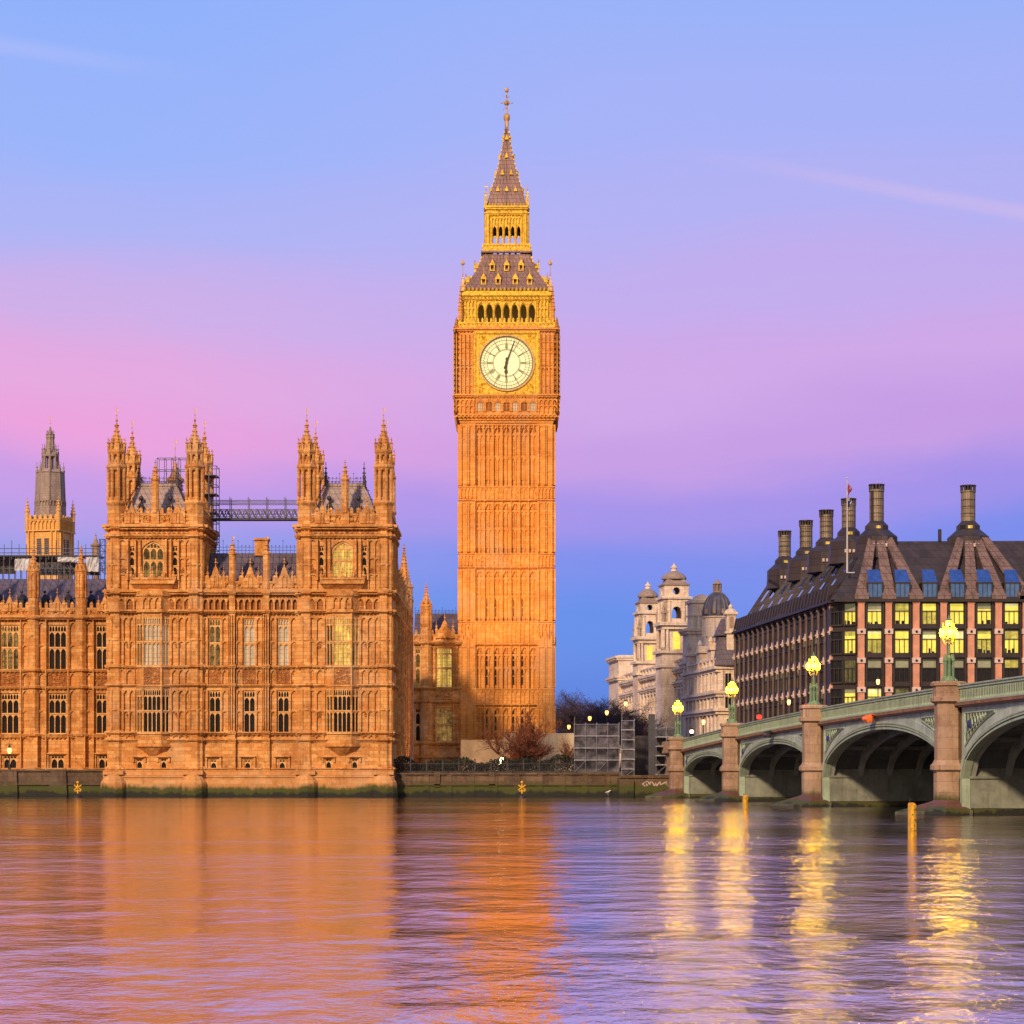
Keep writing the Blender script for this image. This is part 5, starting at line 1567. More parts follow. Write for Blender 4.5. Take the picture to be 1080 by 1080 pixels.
def site_panels():
    D = 271.0
    mb = MB(); x0, x1 = X(684, D), X(691, D)
    for i in range(2): mb.box(x0 + (x1-x0)*i/2 + .01, x0 + (x1-x0)*(i+1)/2 - .01, 0, .12, 2.6, Z(753, D)); 
    mb.box(x0, x1, .12, .25, 2.6, Z(754, D)); mb.box(x0 - .05, x1 + .05, -.05, .2, Z(776, D), Z(775, D))
    tag(mb.build('hoarding', M['greyboard'], None, (0, D, 0)), 'tall plain grey hoarding panel beside the dark panelled scaffold', 'hoarding')
    mb = MB(); D = 274.0; x0, x1 = X(668, D), X(686, D)
    mb.box(x0, x1, 0, .15, 2.6, Z(776, D))
    for i in range(7): mb.box(x0 + (x1-x0)*i/6 - .04, x0 + (x1-x0)*i/6 + .04, -.06, .0, 2.6, Z(776, D))
    tag(mb.build('hoarding', M['iron'], None, (0, D, 0)), 'black screened gap between the scaffold stair tower and the grey panel', 'hoarding')
site_panels()

# ------------------------------------------------------------------ bridge
TH = math.asin(.105)
B0 = Vector((19.35, 258.0, 0))
BD = Vector((math.sin(TH), -math.cos(TH), 0)); BN = Vector((math.cos(TH), math.sin(TH), 0))
BROT = math.atan2(BD.y, BD.x)
def bw_(s, y, z): return B0 + BD * s + BN * y + Vector((0, 0, z))
def zt(s): return 8.85 - 2.25 * ((125 - s) / 125.0) ** 2
PIERS = [0, 30.5, 65, 103.8, 142, 179]
def bridge():
    root = empty('river_bridge', tuple(B0), BROT, 'green painted iron arch bridge on tan granite piers, crossing the river', 'bridge')
    zs = 2.45; WD = 26.0; hp = 1.55
    for i in range(len(PIERS) - 1):
        a, b = PIERS[i] + hp, PIERS[i+1] - hp
        c, hw = (a + b)/2, (b - a)/2
        zc = zt(c) - 2.45
        n = 40
        ts = [-1 + 2*k/n for k in range(n + 1)]
        def ez(t, grow=0.0): return zs - (.0) + (zc - zs + grow) * math.sqrt(max(0, 1 - t*t))
        ar = MB()
        # moulded face rings, stepping back
        def ring(g0, g1, y0, y1):
            pa = [(c + (hw + g0)*t, zs + (zc - zs + g0)*math.sqrt(max(0, 1 - t*t))) for t in ts]; pb = [(c + (hw + g1)*t, zs + (zc - zs + g1)*math.sqrt(max(0, 1 - t*t))) for t in ts]
            # keep the ring round near the springing
            for k in range(n):
                (x0, z0), (x1, z1), (x2, z2), (x3, z3) = pa[k], pa[k+1], pb[k+1], pb[k]
                ar.add([(x0,y0,z0),(x1,y0,z1),(x2,y0,z2),(x3,y0,z3),(x0,y1,z0),(x1,y1,z1),(x2,y1,z2),(x3,y1,z3)], [(0,1,2,3),(0,4,5,1),(3,2,6,7)])
        ar.cur = 0; ring(.0, .16, -.10, .5); ring(.24, .36, -.16, .5); ring(.42, .52, -.12, .5)
        ar.cur = 1; ring(.15, .25, -.02, .5); ring(.35, .43, -.02, .5)
        ar.cur = 2; ring(.51, 1.05, -.06, .3)
        # legs of the ring down to the footing
        for s_, e in ((-1, a), (1, b)):
            ar.cur = 0; ar.box(min(e - s_*.0, e + s_*.5), max(e, e + s_*.5), -.1, .5, .35, zs)
        ar.build('arch_ring', [M['green'], M['green_dark'], M['green_pale']], root)
        # spandrel and parapet
        sp = MB()
        m = 48
        for k in range(m):
            x0, x1 = a - .4 + (b - a + .8)*k/m, a - .4 + (b - a + .8)*(k+1)/m
            def lo(x):
                t = (x - c)/(hw + .9)
                return zs + (zc - zs + .9)*math.sqrt(max(0, 1 - t*t))
            sp.quad((x0, .0, lo(x0)), (x1, .0, lo(x1)), (x1, .0, zt(x1) - 1.5), (x0, .0, zt(x0) - 1.5))
        # sunk triangular tracery panels beside the piers
        for s_, e in ((1, a), (-1, b)):
            tr = MB()
            xe = e + s_*.55; L0 = min(6.2, hw*.36)
            def lo(x):
                t = (x - c)/(hw + 1.1)
                return zs + (zc - zs + 1.25)*math.sqrt(max(0, 1 - t*t)) + .1
            top = lambda x: zt(x) - 1.95
            xs = [xe + s_*L0*k/10 for k in range(11)]
            lower = [(x, min(lo(x), top(x) - .02)) for x in xs]; upper = [(x, top(x)) for x in xs]
            tr.cur = 0
            for k in range(10):
                (x0, z0), (x1, z1) = lower[k], lower[k+1]; (x2, z2), (x3, z3) = upper[k+1], upper[k]
                tr.quad((x0, -.03, z0), (x1, -.03, z1), (x2, -.03, z2), (x3, -.03, z3))
            tr.cur = 1
            for k in range(10):
                for P_ in (lower, upper): tr.tube((P_[k][0], -.05, P_[k][1]), (P_[k+1][0], -.05, P_[k+1][1]), .07, n=4)
            tr.tube((xe, -.05, lower[0][1]), (xe, -.05, upper[0][1]), .09, n=4)
            for k in range(1, 9):
                hgt = upper[k][1] - lower[k][1]
                if hgt > .4:
                    rr = min(.42, hgt*.3); x_, z_ = lower[k][0], (upper[k][1] + lower[k][1])/2
                    pts = [(x_ + rr*math.cos(q*math.pi/5), -.07, z_ + rr*math.sin(q*math.pi/5)) for q in range(10)]
                    for q in range(10): tr.tube(pts[q], pts[(q+1) % 10], .045, n=3)
                    tr.tube((x_, -.06, lower[k][1]), (x_, -.06, z_ - rr), .045, n=3); tr.tube((x_, -.06, z_ + rr), (x_, -.06, upper[k][1]), .045, n=3)
            tr.cur = 2; tr.ball((xe + s_*.95, -.02, upper[1][1] - .75), .22, 8, 6, 1.4)
            tr.build('spandrel_tracery', [M['green_dark'], M['green'], M['bluepaint']], root)
        sp.build('spandrel', M['green_pale'], root)
        pp = MB(); seg = 12
        A, Bx = PIERS[i] + .9, PIERS[i+1] - .9
        for k in range(seg):
            x0, x1 = A + (Bx - A)*k/seg, A + (Bx - A)*(k+1)/seg
            def slab(y0, y1, o0, o1):
                pp.add([(x0,y0,zt(x0)+o0),(x1,y0,zt(x1)+o0),(x1,y1,zt(x1)+o0),(x0,y1,zt(x0)+o0),(x0,y0,zt(x0)+o1),(x1,y0,zt(x1)+o1),(x1,y1,zt(x1)+o1),(x0,y1,zt(x0)+o1)],
                       [(0,3,2,1),(4,5,6,7),(0,1,5,4),(1,2,6,5),(2,3,7,6),(3,0,4,7)])
            pp.cur = 0; slab(-.3, .25, -.1, 0.0); slab(-.12, .12, -1.15, -.1); slab(-.22, .2, -.28, -.1)
            pp.cur = 1; slab(-.42, .2, -1.38, -1.2); slab(-.3, .2, -1.52, -1.38)
            pp.cur = 0; slab(-.34, .2, -1.2, -1.08)
            w_ = (x1 - x0); nn = max(3, int(w_/.32))
            for q in range(nn):
                xx = x0 + w_*(q + .5)/nn; pp.cur = 2
                pp.box(xx - .07, xx + .07, -.135, -.119, zt(xx) - .9, zt(xx) - .42); pp.cur = 0
                pp.box(xx - w_/nn*.5 + .02, xx - w_/nn*.5 + .07, -.17, -.12, zt(xx) - 1.08, zt(xx) - .3)
                pp.cur = 1; pp.box(xx - .06, xx + .06, -.48, -.4, zt(xx) - 1.42, zt(xx) - 1.28)
        pp.build('parapet', [M['green'], M['cornice'], M['green_dark']], root)
        # vault: ribs and dark deck plates
        for j in range(11):
            ub = MB()
            y = .4 + j * 2.5
            for k in range(n):
                t0, t1 = ts[k], ts[k+1]
                p = [(c + hw*t0, ez(t0)), (c + hw*t1, ez(t1)), (c + hw*t1, ez(t1) + .75), (c + hw*t0, ez(t0) + .75)]
                ub.add([(x, yy, z_) for yy in (y, y + .4) for x, z_ in p], [(0,1,2,3), (4,7,6,5), (0,4,5,1)])
            ub.build('arch_rib', M['rib'], root)
        dk = MB()
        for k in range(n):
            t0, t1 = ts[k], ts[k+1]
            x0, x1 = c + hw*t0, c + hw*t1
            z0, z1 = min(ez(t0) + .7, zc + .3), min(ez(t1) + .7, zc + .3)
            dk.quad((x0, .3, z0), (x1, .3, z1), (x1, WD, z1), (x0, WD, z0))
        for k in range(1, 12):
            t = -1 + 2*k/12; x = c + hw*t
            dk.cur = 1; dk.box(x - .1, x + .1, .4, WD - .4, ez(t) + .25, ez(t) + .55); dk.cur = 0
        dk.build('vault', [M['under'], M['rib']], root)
        # far side face and parapet
        fs = MB()
        for k in range(m):
            x0, x1 = a - .4 + (b - a + .8)*k/m, a - .4 + (b - a + .8)*(k+1)/m
            def lo2(x):
                t = (x - c)/hw
                return zs + (zc - zs)*math.sqrt(max(0, 1 - t*t))
            fs.quad((x0, WD, lo2(x0)), (x1, WD, lo2(x1)), (x1, WD, zt(x1)), (x0, WD, zt(x0)))
        fs.build('far_face', M['green_pale'], root)
    # deck
    dk = MB(); seg = 60
    for k in range(seg):
        x0, x1 = -12 + 202*k/seg, -12 + 202*(k+1)/seg
        dk.quad((x0, .1, zt(max(0, x0)) - 1.15), (x1, .1, zt(max(0, x1)) - 1.15), (x1, 26, zt(max(0, x1)) - 1.15), (x0, 26, zt(max(0, x0)) - 1.15))
    dk.build('deck', M['asphalt'], root)
    # piers
    for i, s in enumerate(PIERS):
        pr = MB()
        pr.cur = 1
        pr.box(s - hp, s + hp, .45, 25.6, .45, 2.5); pr.box(s - hp - .12, s + hp + .12, .4, 25.7, 2.45, 2.62); pr.box(s - hp + .05, s + hp - .05, .5, 25.5, 2.6, zt(s) - 1.4)
        pr.box(s - hp - .015, s + hp + .015, .44, 25.61, 1.42, 1.46)
        pr.cur = 0
        r = .98
        prof = [(r + .05, .8), (r + .05, 2.9), (r + .28, 3.05), (r + .28, 3.35), (r + .12, 3.5), (r, 3.75), (r, zt(s) - 1.25), (r + .3, zt(s) - 1.1), (r + .3, zt(s) - .85), (r + .12, zt(s) - .75), (r + .12, zt(s) - .1), (r + .26, zt(s) - .02), (r + .26, zt(s) + .18), (r + .1, zt(s) + .26)]
        pr.lathe(s, -.55, prof, 8)
        pr.cur = 2
        pr.lathe(s, -.55, [(2.1, -2), (2.1, .25), (1.85, .45), (r + .05, 1.0)], 8)
        pr.add([(s - 2.0, .5, -2), (s, -4.3, -2), (s + 2.0, .5, -2), (s - 2.0, .5, .35), (s, -4.3, .2), (s + 2.0, .5, .35), (s, -.9, 1.15)],
               [(0,1,4,3),(1,2,5,4),(3,4,6),(4,5,6),(0,2,1),(3,6,5)])
        pr.cur = 3; pr.box(s - hp - .35, s + hp + .35, .6, 25.4, -2, .42)
        pr.build('pier', [M['granite'], M['skirt'], M['granite_wet'], M['granite_wet']], root)
    # signal discs under the crown of the arches
    for s_, mname in ((83.5, 'orange'), (47.7, 'iron')):
        g = MB(); zz = zt(s_) - 1.6
        for k in (-1, 1): g.lathe(s_ + k*.28, -.7, [(.26, zz - .3), (.3, zz - .15), (.3, zz + .15), (.2, zz + .3)], 10)
        g.box(s_ - .6, s_ + .6, -.62, -.1, zz + .28, zz + .36)
        for k in (0, 1): g.ball((s_ - .28 + .56*k, -.98, zz), .2, 8, 6)
        g.build('navigation_signal', M[mname], root)
    # abutment on the west bank
    ab = MB(); ab.box(-14, -1.1, .3, 25.9, -2, zt(0) - 1.45); ab.box(-14, -1.05, -.1, .3, zt(0) - 1.45, zt(0) - .05); ab.build('abutment', M['granite'], root)
bridge()

# ------------------------------------------------------------------ lamps on the bridge
def lamp_parts(root):
    p = MB()
    p.lathe(0, 0, [(.62, 0), (.62, .12), (.5, .2), (.42, .3), (.3, .4)], 8)
    for q in range(4):
        a = math.pi/4 + q*math.pi/2; x, y = .36*math.cos(a), .36*math.sin(a)
        p.lathe(x, y, [(.11, .15), (.075, .3), (.075, 1.35), (.12, 1.45), (.03, 1.9)], 6)
        p.tube((x, y, 1.4), (.1*math.cos(a), .1*math.sin(a), 1.75), .04, n=4)
    p.lathe(0, 0, [(.17, .3), (.13, 1.2), (.2, 1.5), (.22, 1.65), (.1, 1.8), (.085, 2.75), (.2, 2.85), (.2, 2.95), (.1, 3.05), (.07, 3.45), (.14, 3.55)], 8)
    p.build('post', M['lampgreen'], root)
    a = MB()
    for q in range(3):
        t = q*2*math.pi/3 + .5; c, s = math.cos(t), math.sin(t)
        a.tube((0, 0, 2.75), (.3*c, .3*s, 2.55), .045, n=5); a.tube((.3*c, .3*s, 2.55), (.44*c, .44*s, 2.95), .045, n=5)
        a.lathe(.44*c, .44*s, [(.08, 2.9), (.15, 2.98), (.15, 3.03)], 8)
    a.build('bracket', M['goldleaf'], root)
    gl = MB(); gl.lathe(0, 0, [(.11, 0), (.2, .15), (.225, .34), (.18, .52), (.08, .6)], 8); me = gl.mesh('globe', M['lamp'], True)
    cp = MB(); cp.lathe(0, 0, [(.25, .58), (.2, .68), (.07, .78), (.04, .95), (.01, 1.02)], 8); cme = cp.mesh('lamp_cap', M['lampgreen'])
    for q in range(3):
        t = q*2*math.pi/3 + .5
        g = link_mesh('globe', me, root, (.44*math.cos(t), .44*math.sin(t), 3.03)); link_mesh('lamp_cap', cme, g)
    g = link_mesh('globe', me, root, (0, 0, 3.55)); link_mesh('lamp_cap', cme, g)
proto = empty('bridge_lamp', tuple(bw_(103.8, -.55, zt(103.8) + .24)), 0, 'largest lit green bridge lamp, in front of the yellow-windowed office front', 'street lamp', 'lamps on the bridge piers')
lamp_parts(proto)
for s, lab in ((65, 'lit green bridge lamp before the corner of the dark office building'),
               (30.5, 'lit green bridge lamp where the stone buildings meet the dark office'),
               (0, 'farthest lit green bridge lamp, on the first pier beside the dark scaffold')):
    c = copy_tree(proto); c.location = bw_(s, -.55, zt(s) + .24); c['label'] = lab

def street_lamp(x, y, z0, h, label, group, lantern=.32):
    root = empty('street_lamp', (x, y, z0), 0, label, 'street lamp', group)
    p = MB(); p.lathe(0, 0, [(.16, 0), (.16, .6), (.08, .9), (.055, h - .5), (.12, h - .4), (.05, h - .3)], 8); p.build('post', M['iron'], root)
    g = MB(); g.lathe(0, 0, [(lantern*.5, h - .3), (lantern, h + .1), (lantern*.7, h + .35)], 6); g.build('lantern', M['lamp_far'], root)
    c = MB(); c.lathe(0, 0, [(lantern*.85, h + .36), (lantern*.4, h + .55), (.03, h + .8)], 6); c.build('lamp_cap', M['iron'], root)
    return root
for (px, py, D, lab) in ((600, 767, 372, 'lowest small street lamp before the trees, close to the clock tower foot'),
                         (622, 758, 360, 'lit street lamp above the half of the wide scaffold nearer the clock tower'),
                         (640, 752, 350, 'lit street lamp above the half of the wide scaffold nearer the bridge'),
                         (660, 742.6, 350, 'highest lit street lamp before the trees, above the scaffold stair tower')):
    street_lamp(X(px, D), D, 3.0, Z(py, D) - 3.0, lab, 'lamps before the square trees')
for (px, py, D, lab) in ((926, 719.5, 288, 'orange street lamp low in front of the yellow-windowed office front'),
                         (832, 741, 292, 'orange street lamp before the dark side of the office building'),
                         (742, 762, 300, 'small orange street lamp before the domed stone building at the bridge end')):
    street_lamp(X(px, D), D, 3.0, Z(py, D) - 3.0, lab, 'lamps on the embankment road', .26)
street_lamp(X(10, 272.5), 272.5, Z(812, 272.5), Z(792, 272.5) - Z(812, 272.5), 'short lit lamp standing on the palace terrace wall', 'lamps on the terrace', .3)

def signal(s, y, h, col, label):
    p0 = bw_(s, y, zt(max(0, s)) - 1.15)
    root = empty('traffic_light', tuple(p0), 0, label, 'traffic light', 'traffic lights on the bridge road')
    p = MB(); p.lathe(0, 0, [(.1, 0), (.07, h - .6)], 8); p.build('post', M['iron'], root)
    b = MB(); b.box(-.24, .24, -.1, .2, h - 1.05, h + .42); b.lathe(0, .05, [(.05, h + .42), (.02, h + .5)], 6)
    for k in range(3):
        zz = h - .45*k + .05; b.box(-.18, .18, -.3, -.1, zz + .16, zz + .2)
    b.build('signal_head', M['blackdot'], root)
    l = MB(); n = 14
    l.polyxz([(.24*math.cos(2*math.pi*i/n), h + .24*math.sin(2*math.pi*i/n)) for i in range(n)], -.22, -.1); l.build('red_lens', M[col], root)
    for k in (1, 2): d = MB(); d.polyxz([(.15*math.cos(2*math.pi*i/n), h + .05 - .45*k + .15*math.sin(2*math.pi*i/n)) for i in range(n)], -.14, -.1); d.build('dark_lens', M['o_dark'], root)
signal(19, 1.5, 2.0, 'redlight', 'red traffic light almost touching the second farthest bridge lamp')
signal(33.7, 1.5, 1.85, 'redlight', 'red traffic light above the parapet midway between two bridge lamps')
signal(-2, 1.4, 2.1, 'pinklight', 'traffic light glowing pale red beside the farthest bridge lamp')
# red kiosk-like beacon further along
def beacon():
    root = empty('red_kiosk', tuple(bw_(53, 1.6, zt(53) - 1.14)), 0, 'glowing red narrow kiosk with a rounded top behind the bridge parapet', 'kiosk')
    h = 2.15
    b = MB(); b.box(-.38, .38, -.38, .38, 0, h - .5); b.lathe(0, 0, [(.5, h - .5), (.42, h - .3), (.2, h - .1), (.05, h)], 8)
    for s in (-1, 1): b.box(s*.36 - .05, s*.36 + .05, -.42, .42, 0, h - .48)
    b.build('body', M['redpaint'], root)
    g = MB(); g.box(-.28, .28, -.41, -.39, .9, h - .65); g.build('lit_panel', M['redlight'], root)
beacon()

# ------------------------------------------------------------------ office building with chimneys
def office():
    D = 300.0
    c0 = Vector((X(885, D), D, 3.0))
    root = empty('office_building', tuple(c0), 0, 'dark bronze office building with yellow lit windows, salmon stone piers and tall chimneys', 'office')
    k = D / F
    z = lambda py: Z(py, D) - 3.0
    u = lambda px: (px - 885) * k
    E = z(634)
    rows = [(658.5, 636), (689, 665), (719.5, 695.5), (750, 726), (782, 757)]      # window bottoms and tops, top floor first
    sid_ang = math.atan2(67.0, -6.2)         # the long side runs back along the street
    SL = 67.3
    wl, col, brk = MB(), MB(), MB()
    # front towards the river
    xs = [u(908.2 + 28.95*i) for i in range(10)]
    x_end = xs[-1] + 3
    wl.box(u(903), x_end, .55, 8, 0, E)
    ww = 1.95
    glass_rows = ['o_lit', 'o_lit', 'o_dim', 'o_lit', 'o_dim']
    rnd = random.Random(12)
    meshes = {}; wr = random.Random(44)
    def owin(loc, w, h, g, rz, split=2):
        key = (round(w, 2), round(h, 2), split)
        if key not in meshes:
            fr = MB()
            for s in (-1, 1): fr.box(s*w/2 - .09, s*w/2 + .09, -.02, .3, 0, h)
            fr.box(-w/2, w/2, -.05, .31, -.12, .08); fr.box(-w/2, w/2, -.05, .31, h - .06, h + .1); fr.box(-w/2 + .09, w/2 - .09, -.03, .31, h*.60, h*.60 + .14)
            for i in range(1, split + 1): fr.box(-w/2 + w*i/(split + 1) - .035, -w/2 + w*i/(split + 1) + .035, -.01, .3, .07, h*.6)
            up = MB(); up.box(-w/2 + .05, w/2 - .05, .2, .26, h*.6, h - .02); up.cur = 1; up.box(-w/2 + .05, w/2 - .05, .2, .26, .02, h*.6 - .004)
            meshes[key] = (fr.mesh('window_frame', M['bronze_dark']), up, {})
        fm, up, ca = meshes[key]
        g = g if isinstance(g, tuple) else (g, g)
        if g not in ca: ca[g] = up.mesh('pane', [M[g[0]], M[g[1]]])
        o = link_mesh('window', fm, root, loc, rz); link_mesh('pane', ca[g], o)
        if g[0] in ('o_lit', 'o_pale') and wr.random() < .75:      # blinds and what stands on the sills
            bl = MB(); k_ = wr.uniform(.12, .45); bl.box(-w/2 + .1, w/2 - .1, .14, .17, h*(1 - k_), h - .07); bl.build('roller_blind', M[wr.choice(('o_blind', 'o_pale', 'o_mid'))], o)
            x_ = -w/2 + .15
            while x_ < w/2 - .4:
                d_, e_ = wr.uniform(.15, .55), wr.uniform(.12, .62)
                if wr.random() < .6:
                    it = MB(); it.box(x_, min(x_ + d_, w/2 - .12), .12, .19, .09, .09 + e_); it.build('sill_clutter', M['o_dark'], o)
                x_ += d_ + wr.uniform(.05, .4)
    for i in range(len(xs) - 1):
        c = (xs[i] + xs[i+1]) / 2
        for r, (b, t) in enumerate(rows):
            if r == 4: continue
            q = rnd.random()
            g = 'o_lit' if q < .4 else (('o_pale', 'o_lit') if q < .65 else (('o_lit', 'o_mid') if q < .85 else ('o_pale', 'o_mid')))
            if r == 2: g = ('o_blind', 'o_dark') if q < .7 else ('o_mid', 'o_dark')
            if r == 3: g = 'o_lit' if i in (0, 6) else ('o_dim', 'o_dark')
            owin((c, .25, z(b)), ww, z(t) - z(b), g, 0)
        # shallow bronze bay surround
        for s in (-1, 1): wl.box(c + s*1.12 - .12, c + s*1.12 + .12, .0, .56, 0, E)
        for (b, t) in rows: wl.box(c - 1.0, c + 1.0, .12, .56, z(b) - .55, z(b) - .12)
    for x in xs:
        o = MB(); top = z(636.5)
        o.box(-.42, .42, -.25, .5, 0, top); o.box(-.5, .5, -.3, .5, top, top + .35)
        ob = o.build('stone_pier', M['salmon'], root, (x, 0, 0))
        for py in (665.5, 696, 727, 758):
            bb = MB()
            bb.cur = 0; bb.box(-.55, .55, -.42, .0, z(py) - z(634) + E - .42, z(py) - z(634) + E + .28)
            bb.cur = 1; n = 10; bb.polyxz([(.17*math.cos(2*math.pi*q/n), z(py) - .1 + .17*math.sin(2*math.pi*q/n)) for q in range(n)], -.5, -.4)
            bb.build('bracket', [M['bracket'], M['blackdot']], ob)
    # glazed corner, chamfered
    ca, cb = Vector((u(878) , 2.2)), Vector((u(903.5), .3))
    cm = (ca + cb)/2; cl = (cb - ca).length; crz = math.atan2(cb.y - ca.y, cb.x - ca.x)
    for r, (b, t) in enumerate(rows[:4]):
        for j, (fx, g) in enumerate(((-.25, 'o_dark'), (.25, 'o_lit' if r != 2 else 'o_dim'))):
            p = cm + (cb - ca) * fx
            owin((p.x, p.y, z(b)), cl*.46, z(t) - z(b), g, crz, 2)
    wl.prism([(ca.x, ca.y + .35), (cb.x, cb.y + .35), (cb.x + .2, 8), (ca.x, 8)], 0, E)
    # long side
    sd = Vector((math.cos(sid_ang), math.sin(sid_ang), 0))
    org = Vector((u(879.5), 2.6, 0))
    SR = math.atan2(-sd.y, -sd.x)                # local x runs towards the river, outward is -y
    sv = Matrix.Translation(org) @ Matrix.Rotation(SR, 4, 'Z')
    wl.M = sv; wl.box(-SL, 0, .34, 24, 0, E)
    nb = 18; st = SL / nb
    for i in range(nb):
        a = -SL + st*i
        for (b, t) in rows: wl.box(a, a + st, .1, .35, z(b) - .7, z(b) - .1)
    wl.box(-SL, .2, -.6, .6, E - .1, E + .25)
    wl.M = None
    for i in range(nb + 1):
        a = -SL + st*i
        o = MB(); o.box(-.27, .27, -.14, .36, 0, E - .9); o.lathe(0, .05, [(.28, E - .9), (.38, E - .7), (.27, E - .15)], 10)
        p = sv @ Vector((a, 0, 0))
        ob = o.build('stone_pier', M['salmon'] if i == nb else M['salmon_dark'], root, tuple(p), SR)  # only the pier at the river end keeps the lit colour
        for (py) in (665.5, 696, 727, 758):
            bb = MB()
            bb.box(-.33, .33, -.32, -.1, z(py) - .35, z(py) + .22); bb.taper((-.24, .24, -.28, -.1), z(py) + .22, (-.09, .09, -.22, -.12), z(py) + .7)
            bb.box(-.1, .1, -.5, -.32, z(py) - .1, z(py) + .1)
            bb.build('bracket', M['bracket'], ob)
        if i < nb:
            for r, (b, t) in enumerate(rows[:4]):
                if i == 0 and r > 1: continue
                p2 = sv @ Vector((a + st/2, .04, 0))
                q = rnd.random()
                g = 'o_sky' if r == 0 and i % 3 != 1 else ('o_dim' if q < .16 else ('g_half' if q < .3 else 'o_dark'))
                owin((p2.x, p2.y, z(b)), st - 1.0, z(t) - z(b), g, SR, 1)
    # eaves, roof
    wl.box(u(880), x_end, -.55, .6, E - .1, E + .25)
    wl.prism([(ca.x - .5, ca.y - .3), (cb.x - .2, cb.y - 1.0), (cb.x, 3), (ca.x, 5)], E - .09, E + .24)
    wl.build('wall', M['bronze_dark'], root)
    RZ = z(570) + .6                                     # ridge
    rf = MB()
    P0 = Vector((u(882), 1.0)); far = P0 + Vector((sd.x, sd.y)) * (SL + 1.5)
    run = 5.6
    inn = Vector((math.cos(sid_ang - math.pi/2), math.sin(sid_ang - math.pi/2)))
    e0 = P0 + Vector((-.5, -.4)); e1 = Vector((x_end, .3)); e2 = far
    r0 = P0 + inn*run + Vector((0, run)); r1 = Vector((x_end, .3 + run)); r2 = far + inn*run
    g0 = r0 + inn*14 + Vector((0, 10)); 
    rf.add([(e0.x, e0.y, E + .2), (e1.x, e1.y, E + .2), (e2.x, e2.y, E + .2), (r0.x, r0.y, RZ), (r1.x, r1.y, RZ), (r2.x, r2.y, RZ), (r1.x, r1.y + 8, RZ), (r2.x + 8, r2.y, RZ), (r0.x + 8, r0.y + 8, RZ)],
           [(0,1,4,3), (2,0,3,5), (3,4,6,8), (5,3,8,7)])
    # end gable
    rf.add([(e2.x, e2.y, E), (r2.x, r2.y, RZ), (r2.x + 9, r2.y + 1, RZ), (r2.x + 20, r2.y + 2, E)], [(0,1,2,3)])
    # standing seams on the long slope
    for i in range(64):
        t = (i + .5)/64
        a, b = e2.lerp(e0, t), r2.lerp(r0, t)
        rf.tube((a.x, a.y, E + .22), (b.x, b.y, RZ + .02), .11, n=4)
    for j in range(1, 9):
        t = j/9; a, b = e2.lerp(r2, t), e0.lerp(r0, t); zz = E + .2 + (RZ - E - .2)*t
        rf.tube((a.x, a.y, zz), (b.x, b.y, zz), .06, n=4)
    ro = rf.build('roof', M['bronze'], root)
    # fins along the eaves of the long side
    for i in range(34):
        fn = MB(); fn.M = sv
        a = -SL + SL*(i + .5)/34
        fn.add([(a - .28, -.5, E + .2), (a + .28, -.5, E + .2), (a + .28, 1.7, E + 2.9), (a - .28, 1.7, E + 2.9), (a - .28, -.1, E + 2.2), (a + .28, -.1, E + 2.2)], [(0,1,5,4), (4,5,2,3), (0,4,3), (1,2,5)])
        fn.M = None; fn.build('eaves_fin', M['bronze_dark'], ro)
    # rooflights on the long slope
    for i in range(9):
        for (ta, tb, wd) in ((.16, .42, .010), (.52, .72, .016)):
            sk = MB(); t = (i + .5)/9.4 + (.04 if ta > .5 else 0)
            a0, a1 = e2.lerp(e0, t - wd), e2.lerp(e0, t + wd); b0, b1 = r2.lerp(r0, t - wd), r2.lerp(r0, t + wd)
            pts = []
            for (p_, q_, tt) in ((a0, b0, ta), (a1, b1, ta), (a1, b1, tb), (a0, b0, tb)):
                v = p_.lerp(q_, tt); pts.append((v.x, v.y, E + .42 + (RZ - E - .2)*tt))
            sk.quad(*pts); 
            sk.add([(x, y, zz - .2) for x, y, zz in pts] + pts, [(0,1,5,4),(1,2,6,5),(2,3,7,6),(3,0,4,7)])
            sk.build('rooflight', M['o_sky'], ro)
    # fan of raised slabs on the front slope, closing in on each chimney drum
    chim = [(924.5, 307.5, 511), (1021, 307.5, 512), (1117.5, 307.5, 512)]
    fan, dor = MB(), []
    def slope_y(zz): return .1 + run*(zz - E)/(RZ - E)
    ys0, ys1 = -.45, run - .4
    for (cpx, cD, ctop) in chim:
        cx_ = X(cpx, cD) - c0.x
        mids = [x for x in xs if abs(x - cx_) < 6.6]
        for x in mids:
            # slab from the eaves pier up to the drum
            tx_ = cx_ + (x - cx_) * .30
            w0, w1 = .92, .50
            n = 6
            for j in range(n):
                ta, tb = j/n, (j + 1)/n
                def pt(t, s, lift): return (x + (tx_ - x)*t + s*(w0 + (w1 - w0)*t), -.62 + (ys1 + .62)*t, E + .25 + (RZ - .3 - E)*t + lift)
                A = [pt(ta, -1, 0), pt(ta, 1, 0), pt(tb, 1, 0), pt(tb, -1, 0)]; Bq = [pt(ta, -1, .42), pt(ta, 1, .42), pt(tb, 1, .42), pt(tb, -1, .42)]
                fan.add(A + Bq, [(4,5,6,7), (0,1,5,4), (1,2,6,5), (3,0,4,7)])
                fan.tube(pt(tb, -1, .43), pt(tb, 1, .43), .05, n=4)
            fan.tube(pt(0, 0, .43), pt(1, 0, .43), .05, n=4)
    fan.build('fan_slab', M['bronze_fan'], ro)
